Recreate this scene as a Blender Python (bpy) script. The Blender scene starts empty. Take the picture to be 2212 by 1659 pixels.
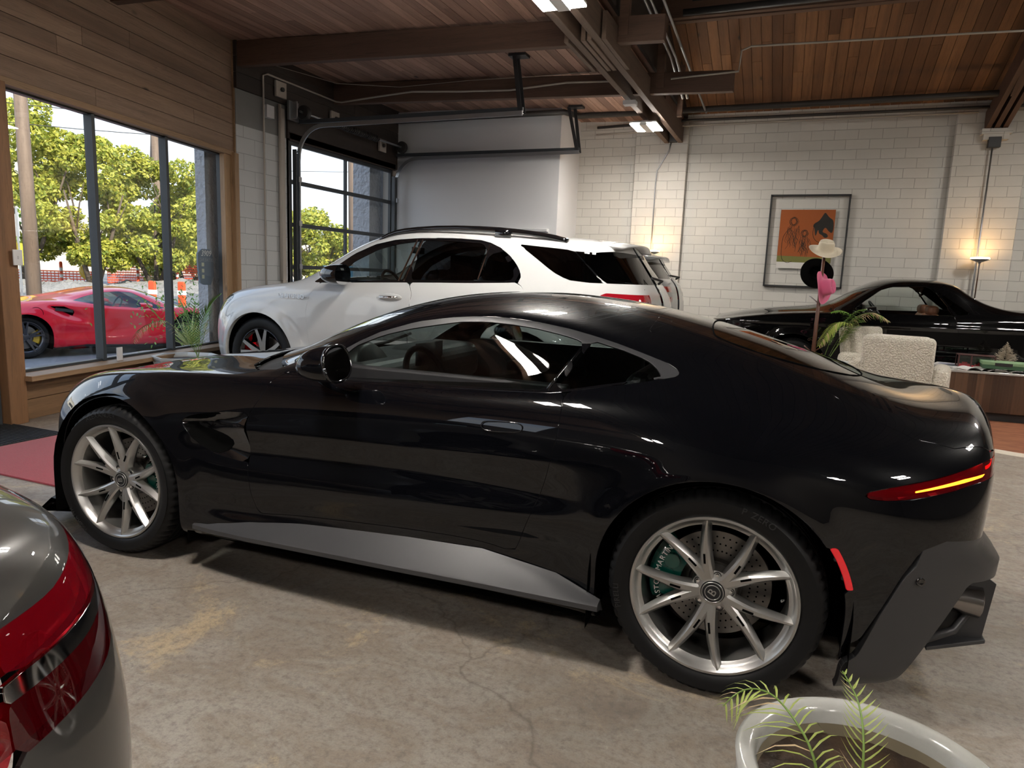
import bpy, math, random
import numpy as np
from mathutils import Vector, Matrix
random.seed(7); RNG = np.random.default_rng(7)
SC = bpy.context.scene; COL = SC.collection
PI = math.pi; R = math.radians

# ---------------------------------------------------------------- camera
CAM_F, CAM_YAW, CAM_PITCH, CAM_ROLL, CAM_H = 1493.91, R(21.844), R(8.856), R(2.2086), 1.378
def make_camera():
    cd = bpy.data.cameras.new('camera'); cam = bpy.data.objects.new('camera', cd); COL.objects.link(cam)
    cd.sensor_fit = 'HORIZONTAL'; cd.sensor_width = 36.0; cd.lens = CAM_F / 2212 * 36.0
    cd.clip_start = 0.02; cd.clip_end = 500
    f = Vector((-math.sin(CAM_YAW) * math.cos(CAM_PITCH), math.cos(CAM_YAW) * math.cos(CAM_PITCH), -math.sin(CAM_PITCH)))
    r = Vector((math.cos(CAM_YAW), math.sin(CAM_YAW), 0)); u = r.cross(f)
    r2 = math.cos(CAM_ROLL) * r + math.sin(CAM_ROLL) * u; u2 = -math.sin(CAM_ROLL) * r + math.cos(CAM_ROLL) * u
    m = Matrix((r2, u2, -f)).transposed().to_4x4(); m.translation = Vector((0, 0, CAM_H))
    cam.matrix_world = m; SC.camera = cam
make_camera()

# ---------------------------------------------------------------- view, world, sun
SC.view_settings.view_transform = 'Standard'; SC.view_settings.look = 'None'
SC.view_settings.gamma = 1.0; SC.view_settings.use_curve_mapping = False
SC.view_settings.exposure = 1.28
SC.cycles.use_denoising = True
SC.cycles.max_bounces = 10; SC.cycles.diffuse_bounces = 5; SC.cycles.glossy_bounces = 6; SC.cycles.transmission_bounces = 10
SC.cycles.transparent_max_bounces = 16; SC.cycles.caustics_reflective = False; SC.cycles.caustics_refractive = False
SC.cycles.sample_clamp_indirect = 6.0
def make_world():
    w = bpy.data.worlds.new('sky'); SC.world = w; w.use_nodes = True; nt = w.node_tree; nt.nodes.clear()
    N = nt.nodes.new; L = nt.links.new
    out = N('ShaderNodeOutputWorld'); bg = N('ShaderNodeBackground'); tc = N('ShaderNodeTexCoord'); sp = N('ShaderNodeSeparateXYZ')
    ramp = N('ShaderNodeValToRGB'); nz = N('ShaderNodeTexNoise'); mp = N('ShaderNodeMapping'); mix = N('ShaderNodeMixRGB')
    L(tc.outputs['Generated'], sp.inputs[0]); L(sp.outputs['Z'], ramp.inputs[0])
    cr = ramp.color_ramp; cr.elements[0].position = 0.0; cr.elements[0].color = (0.86, 0.90, 0.95, 1)
    cr.elements[1].position = 0.7; cr.elements[1].color = (0.30, 0.48, 0.80, 1)
    e = cr.elements.new(0.22); e.color = (0.70, 0.81, 0.95, 1)
    mp.inputs['Scale'].default_value = (1.5, 1.5, 6); L(tc.outputs['Generated'], mp.inputs[0]); L(mp.outputs[0], nz.inputs['Vector'])
    nz.inputs['Scale'].default_value = 1.6; nz.inputs['Detail'].default_value = 5
    r2 = N('ShaderNodeValToRGB'); r2.color_ramp.elements[0].position = 0.45; r2.color_ramp.elements[1].position = 0.7
    L(nz.outputs[0], r2.inputs[0]); L(r2.outputs[0], mix.inputs[0]); L(ramp.outputs[0], mix.inputs[1]); mix.inputs[2].default_value = (0.95, 0.96, 0.98, 1)
    L(mix.outputs[0], bg.inputs[0]); bg.inputs[1].default_value = SKY_STRENGTH; L(bg.outputs[0], out.inputs[0])
SKY_STRENGTH = 0.88
make_world()
def make_sun():
    ld = bpy.data.lights.new('sun', 'SUN'); ld.energy = 3.4; ld.angle = R(0.6); ld.color = (1.0, 0.90, 0.74)
    o = bpy.data.objects.new('sun', ld); COL.objects.link(o)
    d = Vector((-0.62, 0.30, -0.43))          # travels towards the street, over the roof
    o.rotation_euler = d.to_track_quat('-Z', 'Y').to_euler(); o.location = (0, 0, 12)
make_sun()

# ---------------------------------------------------------------- object helpers
def tag(o, label, cat, group=None, kind=None):
    if label: o['label'] = label
    if cat: o['category'] = cat
    if group: o['group'] = group
    if kind: o['kind'] = kind
    return o
def empty(name, loc=(0, 0, 0), rz=0.0, label=None, cat=None, group=None):
    o = bpy.data.objects.new(name, None); COL.objects.link(o); o.location = loc; o.rotation_euler = (0, 0, rz)
    o.empty_display_size = 0.1
    return tag(o, label, cat, group)
def copy_tree(o, parent=None):
    c = o.copy(); COL.objects.link(c)
    if parent is not None: c.parent = parent
    for ch in list(o.children): copy_tree(ch, c)
    return c
def np_obj(name, V, F, mats, parent=None, smooth=True, mi=None, loc=None, rot=None):
    me = bpy.data.meshes.new(name)
    me.from_pydata([tuple(map(float, v)) for v in V], [], [tuple(int(i) for i in f) for f in F])
    if not isinstance(mats, (list, tuple)): mats = [mats]
    for m in mats: me.materials.append(m)
    if mi is not None: me.polygons.foreach_set('material_index', list(mi))
    if smooth: me.polygons.foreach_set('use_smooth', [True] * len(me.polygons))
    me.update()
    o = bpy.data.objects.new(name, me); COL.objects.link(o)
    if parent is not None: o.parent = parent
    if loc is not None: o.location = loc
    if rot is not None: o.rotation_euler = rot
    return o
def solidify(o, t, off=-1):
    m = o.modifiers.new('s', 'SOLIDIFY'); m.thickness = t; m.offset = off; return o
def bevel(o, w, seg=2, ang=35):
    m = o.modifiers.new('b', 'BEVEL'); m.width = w; m.segments = seg; m.limit_method = 'ANGLE'; m.angle_limit = R(ang); return o
def subsurf(o, n=1):
    m = o.modifiers.new('ss', 'SUBSURF'); m.levels = n; m.render_levels = n; return o
def frame(axis, up=(0, 0, 1)):
    a = np.array(axis, float); a /= np.linalg.norm(a); u = np.array(up, float)
    if abs(a @ u) > 0.98: u = np.array([1.0, 0, 0]) if abs(a[0]) < .9 else np.array([0, 1.0, 0])
    x = np.cross(u, a); x /= np.linalg.norm(x); y = np.cross(a, x); return x, y, a
class MB:
    def __init__(s): s.V = []; s.F = []; s.M = []
    def add(s, V, F, m=0):
        b = len(s.V); s.V.extend([tuple(v) for v in V]); s.F.extend([tuple(i + b for i in f) for f in F]); s.M.extend([m] * len(F)); return s
    def box(s, c, d, rz=0, m=0, rot=None):
        x, y, z = d[0] / 2, d[1] / 2, d[2] / 2
        P = np.array([(-x, -y, -z), (x, -y, -z), (x, y, -z), (-x, y, -z), (-x, -y, z), (x, -y, z), (x, y, z), (-x, y, z)])
        if rot is not None: P = P @ np.array(rot).T
        elif rz: c_, s_ = math.cos(rz), math.sin(rz); P = P @ np.array([[c_, s_, 0], [-s_, c_, 0], [0, 0, 1]])
        return s.add(P + np.array(c), [(0, 3, 2, 1), (4, 5, 6, 7), (0, 1, 5, 4), (1, 2, 6, 5), (2, 3, 7, 6), (3, 0, 4, 7)], m)
    def bar(s, p0, p1, w, h, up=(0, 0, 1), m=0):
        p0 = np.array(p0, float); p1 = np.array(p1, float); x, y, a = frame(p1 - p0, up)
        P = [p + x * w / 2 * i + y * h / 2 * j for p in (p0, p1) for i, j in ((-1, -1), (1, -1), (1, 1), (-1, 1))]
        return s.add(P, [(3, 2, 1, 0), (4, 5, 6, 7), (0, 1, 5, 4), (1, 2, 6, 5), (2, 3, 7, 6), (3, 0, 4, 7)], m)
    def tube(s, pts, r, n=8, m=0, cap=True):
        pts = [np.array(p, float) for p in pts]; k = len(pts); rr = r if hasattr(r, '__len__') else [r] * k
        V = []; px = None
        for i, p in enumerate(pts):
            t = pts[min(i + 1, k - 1)] - pts[max(i - 1, 0)]
            if px is None: x, y, a = frame(t)
            else:
                a = t / (np.linalg.norm(t) + 1e-12); x = px - a * (px @ a); x /= (np.linalg.norm(x) + 1e-12); y = np.cross(a, x)
            px = x
            for j in range(n):
                th = 2 * PI * j / n; V.append(p + rr[i] * (math.cos(th) * x + math.sin(th) * y))
        F = [(i * n + j, i * n + (j + 1) % n, (i + 1) * n + (j + 1) % n, (i + 1) * n + j) for i in range(k - 1) for j in range(n)]
        if cap: F += [tuple(range(n - 1, -1, -1)), tuple((k - 1) * n + j for j in range(n))]
        return s.add(V, F, m)
    def lathe(s, prof, c=(0, 0, 0), axis=(0, 0, 1), n=32, m=0, mats=None, close=False):
        x, y, a = frame(axis); c = np.array(c, float); V = []; k = len(prof)
        for r, h in prof:
            for j in range(n):
                th = 2 * PI * j / n; V.append(c + a * h + r * (math.cos(th) * x + math.sin(th) * y))
        F = []; Ms = []
        for i in range(k if close else k - 1):
            for j in range(n):
                i2 = (i + 1) % k
                F.append((i * n + j, i * n + (j + 1) % n, i2 * n + (j + 1) % n, i2 * n + j)); Ms.append(mats[i] if mats else m)
        b = len(s.F); s.add(V, F, m); s.M[b:] = Ms; return s
    def prism(s, poly, z0, z1, fr=None, o=(0, 0, 0), m=0, caps=True):
        o = np.array(o, float); x, y, a = fr if fr is not None else (np.array([1., 0, 0]), np.array([0, 1., 0]), np.array([0, 0, 1.]))
        n = len(poly); V = [o + p[0] * x + p[1] * y + a * z for z in (z0, z1) for p in poly]
        F = [(i, (i + 1) % n, n + (i + 1) % n, n + i) for i in range(n)]
        if caps: F += [tuple(range(n - 1, -1, -1)), tuple(range(n, 2 * n))]
        return s.add(V, F, m)
    def sphere(s, c, r, n=16, k=10, m=0, sc=(1, 1, 1)):
        V = [np.array(c) + np.array([r * sc[0] * math.sin(PI * i / k) * math.cos(2 * PI * j / n), r * sc[1] * math.sin(PI * i / k) * math.sin(2 * PI * j / n), r * sc[2] * math.cos(PI * i / k)]) for i in range(k + 1) for j in range(n)]
        F = [(i * n + j, (i + 1) * n + j, (i + 1) * n + (j + 1) % n, i * n + (j + 1) % n) for i in range(k) for j in range(n)]
        return s.add(V, F, m)
    def build(s, name, mats, parent=None, smooth=False, bev=0, seg=2, ss=0, loc=None, rot=None):
        o = np_obj(name, s.V, s.F, mats, parent, smooth, s.M, loc, rot)
        if bev: bevel(o, bev, seg)
        if ss: subsurf(o, ss)
        return o
def autosmooth(o, ang=40):
    """sharp edges by angle on an otherwise smooth mesh"""
    me = o.data
    import bmesh
    bm = bmesh.new(); bm.from_mesh(me); a = R(ang)
    bmesh.ops.remove_doubles(bm, verts=bm.verts, dist=1e-6)
    for e in bm.edges:
        if len(e.link_faces) == 2 and e.calc_face_angle(0) > a: e.smooth = False
    for f in bm.faces: f.smooth = True
    bm.to_mesh(me); bm.free(); return o
def text_obj(name, txt, size, ext, m, parent=None, loc=(0, 0, 0), rot=(0, 0, 0), align='CENTER', shear=0, space=1.0):
    cu = bpy.data.curves.new(name, 'FONT'); cu.body = txt; cu.size = size; cu.extrude = ext; cu.align_x = align; cu.align_y = 'CENTER'
    cu.shear = shear; cu.space_character = space; cu.resolution_u = 3
    t = bpy.data.objects.new(name, cu); COL.objects.link(t)
    dg = bpy.context.evaluated_depsgraph_get(); me = bpy.data.meshes.new_from_object(t.evaluated_get(dg))
    bpy.data.objects.remove(t); bpy.data.curves.remove(cu)
    me.materials.clear(); me.materials.append(m); me.name = name
    o = bpy.data.objects.new(name, me); COL.objects.link(o); o.location = loc; o.rotation_euler = rot
    if parent is not None: o.parent = parent
    return o

# ---------------------------------------------------------------- material helpers
class NT:
    def __init__(s, name):
        s.m = bpy.data.materials.new(name); s.m.use_nodes = True; s.t = s.m.node_tree; s.b = s.t.nodes['Principled BSDF']; s.o = s.t.nodes['Material Output']
    def n(s, kind, **kw):
        nd = s.t.nodes.new('ShaderNode' + kind)
        for k, v in kw.items():
            if k in nd.inputs: nd.inputs[k].default_value = v
            else: setattr(nd, k, v)
        return nd
    def l(s, a, b): s.t.links.new(a, b)
    def set(s, **kw):
        for k, v in kw.items(): s.b.inputs[k].default_value = v
        return s
    def obj(s): return s.n('TexCoord').outputs['Object']
    def map(s, vec, scale=(1, 1, 1), rot=(0, 0, 0), loc=(0, 0, 0)):
        m = s.n('Mapping'); m.inputs['Scale'].default_value = scale; m.inputs['Rotation'].default_value = rot; m.inputs['Location'].default_value = loc
        s.l(vec, m.inputs[0]); return m.outputs[0]
    def noise(s, vec, sc, det=4, rough=.5, dist=0):
        q = s.n('TexNoise', Scale=sc, Detail=det, Roughness=rough, Distortion=dist); s.l(vec, q.inputs['Vector']); return q.outputs[0]
    def ramp(s, fac, stops, interp='LINEAR'):
        r = s.n('ValToRGB'); cr = r.color_ramp; cr.interpolation = interp
        cr.elements[0].position, cr.elements[0].color = stops[0][0], c4(stops[0][1]); cr.elements[1].position, cr.elements[1].color = stops[-1][0], c4(stops[-1][1])
        for p, c in stops[1:-1]: e = cr.elements.new(p); e.color = c4(c)
        s.l(fac, r.inputs[0]); return r.outputs[0]
    def mix(s, fac, a, b, mode='MIX'):
        q = s.n('MixRGB', blend_type=mode)
        for i, v in ((0, fac), (1, a), (2, b)):
            if hasattr(v, 'is_output'): s.l(v, q.inputs[i])
            else: q.inputs[i].default_value = v if i == 0 else c4(v)
        return q.outputs[0]
    def math(s, op, a, b=None, c=None):
        q = s.n('Math', operation=op)
        for i, v in enumerate((a, b, c)):
            if v is None: continue
            if hasattr(v, 'is_output'): s.l(v, q.inputs[i])
            else: q.inputs[i].default_value = v
        return q.outputs[0]
    def bump(s, h, strength=.3, dist=.01):
        q = s.n('Bump', Strength=strength, Distance=dist); s.l(h, q.inputs['Height']); s.l(q.outputs[0], s.b.inputs['Normal']); return q
    def col(s, v): s.l(v, s.b.inputs['Base Color'])
def c4(c):
    if isinstance(c, (int, float)): return (c, c, c, 1)
    return tuple(c) + ((1,) if len(c) == 3 else ())
def simple(name, col, rough=.5, metal=0, coat=0, spec=.5, bumps=None, emit=None, es=0, sheen=0):
    t = NT(name); t.set(**{'Base Color': c4(col), 'Roughness': rough, 'Metallic': metal, 'Coat Weight': coat, 'Coat Roughness': .03, 'Specular IOR Level': spec})
    if sheen: t.set(**{'Sheen Weight': sheen})
    v = t.noise(t.obj(), 9, 3); t.l(t.ramp(v, [(.3, max(0, rough - .04)), (.7, min(1, rough + .04))]), t.b.inputs['Roughness'])
    if bumps: t.bump(t.noise(t.obj(), bumps[0], 4), bumps[1], bumps[2])
    if emit: t.set(**{'Emission Color': c4(emit), 'Emission Strength': es})
    return t.m
def glass_mat(name, tint=(.8, .85, .85), refl=.08, rough=0.0, ior=1.5, opac=0.0, dark=(0.01, 0.01, 0.012)):
    """thin pane: fresnel reflection over tinted see-through"""
    t = NT(name); t.t.nodes.remove(t.b)
    fr = t.n('Fresnel', IOR=ior); tr = t.n('BsdfTransparent'); tr.inputs[0].default_value = c4(tint); gl = t.n('BsdfGlossy', Roughness=rough)
    df = t.n('BsdfDiffuse'); df.inputs[0].default_value = c4(dark); m0 = t.n('MixShader'); m0.inputs[0].default_value = opac; t.l(tr.outputs[0], m0.inputs[1]); t.l(df.outputs[0], m0.inputs[2])
    geo = t.n('NewGeometry'); t.l(t.math('ADD', t.math('MULTIPLY', geo.outputs['Backfacing'], 1 / ior - ior), ior), fr.inputs['IOR'])
    mx = t.n('MixShader'); f = t.math('MULTIPLY', fr.outputs[0], refl / .04); f = t.math('MINIMUM', f, 1.0)
    t.l(f, mx.inputs[0]); t.l(m0.outputs[0], mx.inputs[1]); t.l(gl.outputs[0], mx.inputs[2]); t.l(mx.outputs[0], t.o.inputs[0]); return t.m
def emit_mat(name, col, s):
    t = NT(name); t.set(**{'Base Color': c4(col), 'Emission Color': c4(col), 'Emission Strength': s, 'Roughness': .4}); return t.m
def paint(name, col, flake=0, rough=.25, coat=1.0, metal=0.0, spec=.3):
    t = NT(name); t.set(**{'Base Color': c4(col), 'Roughness': rough, 'Metallic': metal, 'Coat Weight': coat, 'Coat Roughness': .015, 'Coat IOR': 1.5, 'Specular IOR Level': spec})
    if flake:
        v = t.n('TexVoronoi', Scale=900.0); t.l(t.obj(), v.inputs['Vector'])
        t.col(t.mix(t.ramp(v.outputs['Distance'], [(.0, 1.0), (.07, 0.0)]), col, tuple(min(1, c * 3 + flake) for c in col[:3])))
    return t.m
# ================================================================ car toolkit
def bs_matrix(n, m, ghost0=None):
    """uniform cubic B-spline evaluation matrix for n control points plus a ghost at each end -> (m, n+2)"""
    u = np.linspace(0, n - 1, m); A = np.zeros((m, n + 2))
    for r, t in enumerate(u):
        i = min(int(t), n - 2); f = t - i
        w = [(1 - f) ** 3 / 6, (3 * f ** 3 - 6 * f ** 2 + 4) / 6, (-3 * f ** 3 + 3 * f ** 2 + 3 * f + 1) / 6, f ** 3 / 6]
        for k in range(4): A[r, i + k] += w[k]
    return A
def body_surface(st, su=8, sv=8, it=2, closed_ends=True, fit=.85):
    """st: stations, each a list of (x,y,z) rows from the sill to the centre line; returns a full (mirrored) grid"""
    half = np.array(st, float); mir = half[:, -2::-1].copy(); mir[:, :, 1] *= -1
    P = np.concatenate([half, mir], 1); M, K = P.shape[:2]
    Au, Av = bs_matrix(M, (M - 1) * su + 1), bs_matrix(K, (K - 1) * sv + 1)
    Au1, Av1 = bs_matrix(M, M), bs_matrix(K, K)
    def ext(P):
        flip = P[:, ::-1] * np.array([1, -1, 1])
        g0 = flip[1:2] if closed_ends else 2 * P[:1] - P[1:2]; g1 = flip[-2:-1] if closed_ends else 2 * P[-1:] - P[-2:-1]
        Q = np.concatenate([g0, P, g1], 0)
        return np.concatenate([2 * Q[:, :1] - Q[:, 1:2], Q, 2 * Q[:, -1:] - Q[:, -2:-1]], 1)
    T = P.copy()
    for _ in range(it):
        S = np.einsum('ij,jkc,lk->ilc', Au1, ext(T), Av1); T = T + fit * (P - S)
    S = np.einsum('ij,jkc,lk->ilc', Au, ext(T), Av)
    m, k = S.shape[:2]; V = S.reshape(-1, 3)
    F = [(i * k + j, i * k + j + 1, (i + 1) * k + j + 1, (i + 1) * k + j) for i in range(m - 1) for j in range(k - 1)]
    return V, F
def clip(V, F, g):
    """part of the mesh where g(V) <= 0, cut exactly along g = 0"""
    V = np.asarray(V); gv = g(V); gv = np.where(np.abs(gv) < 1e-5, -1e-5, gv)
    out = []; nv = []; cache = {}; keep = {}
    def kv(i):
        if i not in keep: keep[i] = len(nv); nv.append(V[i])
        return keep[i]
    for f in F:
        s = [gv[i] <= 0 for i in f]
        if not any(s): continue
        if all(s): out.append([kv(i) for i in f]); continue
        poly = []
        for a in range(len(f)):
            i, j = f[a], f[(a + 1) % len(f)]
            if gv[i] <= 0: poly.append(kv(i))
            if (gv[i] <= 0) != (gv[j] <= 0):
                key = (min(i, j), max(i, j))
                if key not in cache:
                    t = gv[i] / (gv[i] - gv[j]); cache[key] = len(nv); nv.append(V[i] + t * (V[j] - V[i]))
                poly.append(cache[key])
        if len(poly) >= 3: out.append(poly)
    return np.array(nv).reshape(-1, V.shape[1]), out
def refine(V, F, n=1):
    for _ in range(n):
        nv = list(V); cache = {}; out = []
        for f in F:
            c = len(nv); nv.append(np.mean([V[i] for i in f], 0)); k = len(f); mids = []
            for a in range(k):
                i, j = f[a], f[(a + 1) % k]; key = (min(i, j), max(i, j))
                if key not in cache: cache[key] = len(nv); nv.append((V[i] + V[j]) / 2)
                mids.append(cache[key])
            for a in range(k): out.append([f[a], mids[a], c, mids[a - 1]])
        V = np.array(nv); F = out
    return V, F
def clipf(V, F, g, n=2, m=.03):
    """clip with locally refined cells, for small crisp details"""
    V1, F1 = clip(V, F, off(g, m)); V1, F1 = refine(V1, F1, n); return clip(V1, F1, g)
def snap(V, a, b, ax=(0, 2), out=1, sel=None):
    q = V if sel is None else V[sel(V)]; d = (q[:, ax[0]] - a) ** 2 + (q[:, ax[1]] - b) ** 2; i = np.argsort(d)[:4]; w = 1 / (d[i] + 1e-6); return float((q[i, out] * w).sum() / w.sum())
def poly_sdf(P, poly):
    poly = np.asarray(poly, float); A = poly; B = np.roll(poly, -1, 0); d = np.full(len(P), 1e9); ins = np.zeros(len(P), bool)
    for a, b in zip(A, B):
        e = b - a; w = P - a; t = np.clip((w @ e) / (e @ e + 1e-12), 0, 1); d = np.minimum(d, np.linalg.norm(w - t[:, None] * e, axis=1))
        c = ((a[1] > P[:, 1]) != (b[1] > P[:, 1])); x = (b[0] - a[0]) * (P[:, 1] - a[1]) / (b[1] - a[1] + 1e-12) + a[0]
        ins ^= c & (P[:, 0] < x)
    return np.where(ins, -d, d)
def smooth_poly(p, it=2, closed=True):
    p = [np.array(q, float) for q in p]
    for _ in range(it):
        q = []; n = len(p)
        if not closed: q.append(p[0])
        for i in range(n if closed else n - 1): a, b = p[i], p[(i + 1) % n]; q += [a * .75 + b * .25, a * .25 + b * .75]
        if not closed: q.append(p[-1])
        p = q
    return p
def side_g(poly, side=1, ymin=.3, sm=0):
    """region inside an (x,z) polygon on one side of the car"""
    if sm: poly = smooth_poly(poly, sm)
    poly = np.array(poly, float)
    def g(V):
        d = poly_sdf(V[:, [0, 2]], poly); return np.where(side * V[:, 1] > ymin, d, .5) if side else np.where(np.abs(V[:, 1]) > ymin, d, .5)
    return g
def top_g(poly, zmin, sm=0):
    if sm: poly = smooth_poly(poly, sm)
    poly = np.array(poly, float)
    def g(V): d = poly_sdf(np.stack([V[:, 0], np.abs(V[:, 1])], 1), poly); return np.where(V[:, 2] > zmin, d, .5)
    return g
def union(*gs): return lambda V: np.min([g(V) for g in gs], 0)
def inter(*gs): return lambda V: np.max([g(V) for g in gs], 0)
def inv(g): return lambda V: -g(V)
def off(g, d): return lambda V: g(V) - d
def arch_g(cx, cz, r, zlo=None, ymin=.5, side=0, sq=1.0):
    def g(V):
        x = V[:, 0] - cx; z = V[:, 2] - cz; d = np.sqrt(x ** 2 + (z * sq) ** 2) - r
        d2 = np.where(z < 0, np.abs(x) - r, d); ok = np.abs(V[:, 1]) > ymin; return np.where(ok, d2, .5)
    return g
def flare(V, cx, cz, r, w, h, ymin=.5, p=2):
    """push the skin out around a wheel opening"""
    x = V[:, 0] - cx; z = V[:, 2] - cz; d = np.sqrt(x ** 2 + np.maximum(z, 0) ** 2) - r; d = np.where(z < 0, np.abs(x) - r, d)
    k = np.exp(-(np.maximum(d, 0) / w) ** p) * np.clip((np.abs(V[:, 1]) - ymin) / .15, 0, 1) * (np.sign(V[:, 1])); V[:, 1] += h * k
def groove(V, line, w, depth, ymin=.5, x0=None, x1=None):
    """long soft crease along z = line(x)"""
    z = np.interp(V[:, 0], [p[0] for p in line], [p[1] for p in line]); k = np.exp(-((V[:, 2] - z) / w) ** 2)
    if x0 is not None: k *= np.clip((V[:, 0] - x0) / .25, 0, 1) * np.clip((x1 - V[:, 0]) / .25, 0, 1)
    V[:, 1] -= np.sign(V[:, 1]) * depth * k * np.clip((np.abs(V[:, 1]) - ymin) / .1, 0, 1)
def with_normals(V, F):
    """append smooth vertex normals so cut panels keep the shading of the whole skin"""
    V = np.asarray(V)[:, :3]; Fa = np.array(F); a, b, c, d = [V[Fa[:, i]] for i in range(4)]; n = np.cross(c - a, d - b); N = np.zeros_like(V)
    for i in range(4): np.add.at(N, Fa[:, i], n)
    N /= np.linalg.norm(N, axis=1)[:, None] + 1e-12
    return np.concatenate([V, N], 1)
def panel(name, VF, m, parent, th=.004, offset=0.0):
    """thin sheet with a folded inner edge; outer face keeps the normals of the full body skin"""
    V, F = VF
    if not len(F): return None
    F = [list(f) for f in F]; P = V[:, :3]; N = V[:, 3:6] if V.shape[1] == 6 else None; n0 = len(P)
    if th and N is not None:
        cnt = {}
        for f in F:
            for a in range(len(f)):
                i, j = f[a], f[(a + 1) % len(f)]; k = (min(i, j), max(i, j)); cnt[k] = None if k in cnt else (i, j)
        nv = []; nf = []; nn_ = []; bw = .0019
        for e in cnt.values():
            if e is None: continue
            i, j = e; b = n0 + len(nv); o_ = np.cross(P[j] - P[i], N[i]); o_ /= np.linalg.norm(o_) + 1e-12; a1, a2 = P[i] + (o_ - N[i]) * bw, P[j] + (o_ - N[j]) * bw; nv += [P[i], P[j], a2, a1, a2 - N[j] * th, a1 - N[i] * th]; nn_ += [N[i], N[j], o_, o_, o_, o_]; nf += [[b + 3, b + 2, b + 1, b], [b + 5, b + 4, b + 2, b + 3]]
        if nv: P = np.concatenate([P, np.array(nv)]); F = F + nf; ext = np.array(nn_)
    o = np_obj(name, P, F, m, parent)
    if N is not None:
        nn = np.zeros((len(P), 3)); nn[:n0] = N; nn[n0:] = ext if len(P) > n0 else 0; o.data.normals_split_custom_set_from_vertices([tuple(q) for q in nn])
    return o
def edge_strip(name, V, F, m, parent, dy, smooth=True):
    """return lip that turns the open rim of a cut panel inwards (used in wheel openings)"""
    cnt = {}
    for f in F:
        for a in range(len(f)):
            i, j = f[a], f[(a + 1) % len(f)]; cnt.setdefault((min(i, j), max(i, j)), []).append((i, j))
    mb = MB()
    for k, e in cnt.items():
        if len(e) == 1:
            i, j = e[0]; a, b = V[i][:3], V[j][:3]
            a2, b2 = dy(a), dy(b)
            if a2 is None or b2 is None: continue
            mb.add([a, b, b2, a2], [(3, 2, 1, 0)])
    return mb

def wheel(Rt, Rr, W, mats, rim_fn, tread=True, nseg=240, side=.0, name='wheel'):
    """wheel with its outer face towards +Y at y = 0; the mesh of the thing is the rim, the tyre a sub-part"""
    M_rim, M_tyre = mats['rim'], mats['tyre']
    mb = MB(); rim_fn(mb); w = mb.build(name, M_rim if isinstance(M_rim, list) else [M_rim], smooth=True); autosmooth(w, 30)
    sh = Rt - .012
    prof = [(Rr - .004, -.012), (Rr + .004, -.003), (Rr + .012, .004), (Rr + .03, .009), ((Rr + Rt) / 2 + .012, .010), (Rt - .034, .004), (sh - .010, -.004), (sh + .001, -.014), (Rt - .006, -.026), (Rt - .002, -.045)]
    k = len(prof)
    def gr(y): return [(Rt, y + .004), (Rt - .008, y + .003), (Rt - .008, y - .004), (Rt, y - .005)]
    for y in (-.062, -.10, -W / 2 - .018, -W + .075):
        prof += gr(y)
    prof += [(Rt - .003, -W + .03), (sh, -W + .010), (Rt - .05, -W), (Rr + .02, -W - .004), (Rr - .004, -W + .01)]
    t = MB(); t.lathe(prof, axis=(0, 1, 0), n=nseg); V = np.array(t.V)
    if tread:
        n = nseg
        for i, (r_, y_) in enumerate(prof):
            if 7 <= i <= 10 or (len(prof) - 6 <= i < len(prof) - 3):
                for j in range(0, n, 4):
                    v = V[i * n + j]; s_ = 1 - .008 / r_; v[0] *= s_; v[2] *= s_
        t.V = [tuple(v) for v in V]
    ty = t.build('tyre', M_tyre, w, smooth=True); autosmooth(ty, 50)
    return w
def curved_text(name, txt, rad, ang0, size, m, parent, y, ext=.0012, step=None, inward=False):
    """raised lettering that follows a circle in the wheel plane; ang0 is the middle angle, counter-clockwise seen from outside"""
    objs = []; widths = []
    for ch in txt:
        if ch == ' ': widths.append(size * .45); objs.append(None); continue
        o = text_obj('c', ch, size, ext, m); xs = [v.co.x for v in o.data.vertices]; widths.append((max(xs) - min(xs)) + size * .14); objs.append(o)
    tot = sum(widths); a = ang0 + (tot / 2) / rad; mb = MB()
    for o, wd in zip(objs, widths):
        ac = a - wd / 2 / rad; a -= wd / rad
        if o is None: continue
        for_flip = -1 if inward else 1
        V = []
        for v in o.data.vertices:
            tx, ty, tz = v.co.x, v.co.y, v.co.z
            rr = rad + ty * for_flip; th = (ac if not inward else 2 * ang0 - ac) - tx * for_flip / rad
            V.append((-rr * math.cos(th), y + tz, rr * math.sin(th)))
        mb.add(V, [tuple(p.vertices) for p in o.data.polygons])
        me = o.data; bpy.data.objects.remove(o); bpy.data.meshes.remove(me)
    return mb.build(name, m, parent)
# ================================================================ shared car materials
M = {}
M['black_paint'] = paint('black_metallic_paint', (.0022, .0024, .0036), flake=.03, rough=.3, spec=.02)
M['gloss_black'] = simple('gloss_black', (.004, .004, .005), .08, coat=1)
M['satin_grey'] = simple('satin_graphite', (.040, .040, .043), .40)
M['trim_grey'] = simple('satin_window_trim', (.038, .038, .042), .36)
M['rubber'] = simple('tyre_rubber', (.006, .006, .0065), .5, spec=.25, bumps=(60, .15, .002))
M['rubber_text'] = simple('tyre_lettering', (.018, .018, .019), .4)
M['dark_plastic'] = simple('dark_plastic', (.012, .012, .013), .5)
M['well'] = simple('wheel_well_liner', (.003, .003, .003), .95, spec=.02)
M['silver'] = simple('brushed_silver_alloy', (.50, .495, .48), .34, metal=.95)
M['chrome'] = simple('chrome', (.85, .85, .86), .07, metal=1)
M['steel'] = simple('brake_steel', (.22, .21, .20), .35, metal=1)
M['caliper_green'] = simple('green_caliper_paint', (.0, .075, .055), .25, coat=.8)
M['white_ink'] = simple('white_lettering', (.8, .8, .78), .5)
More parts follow.
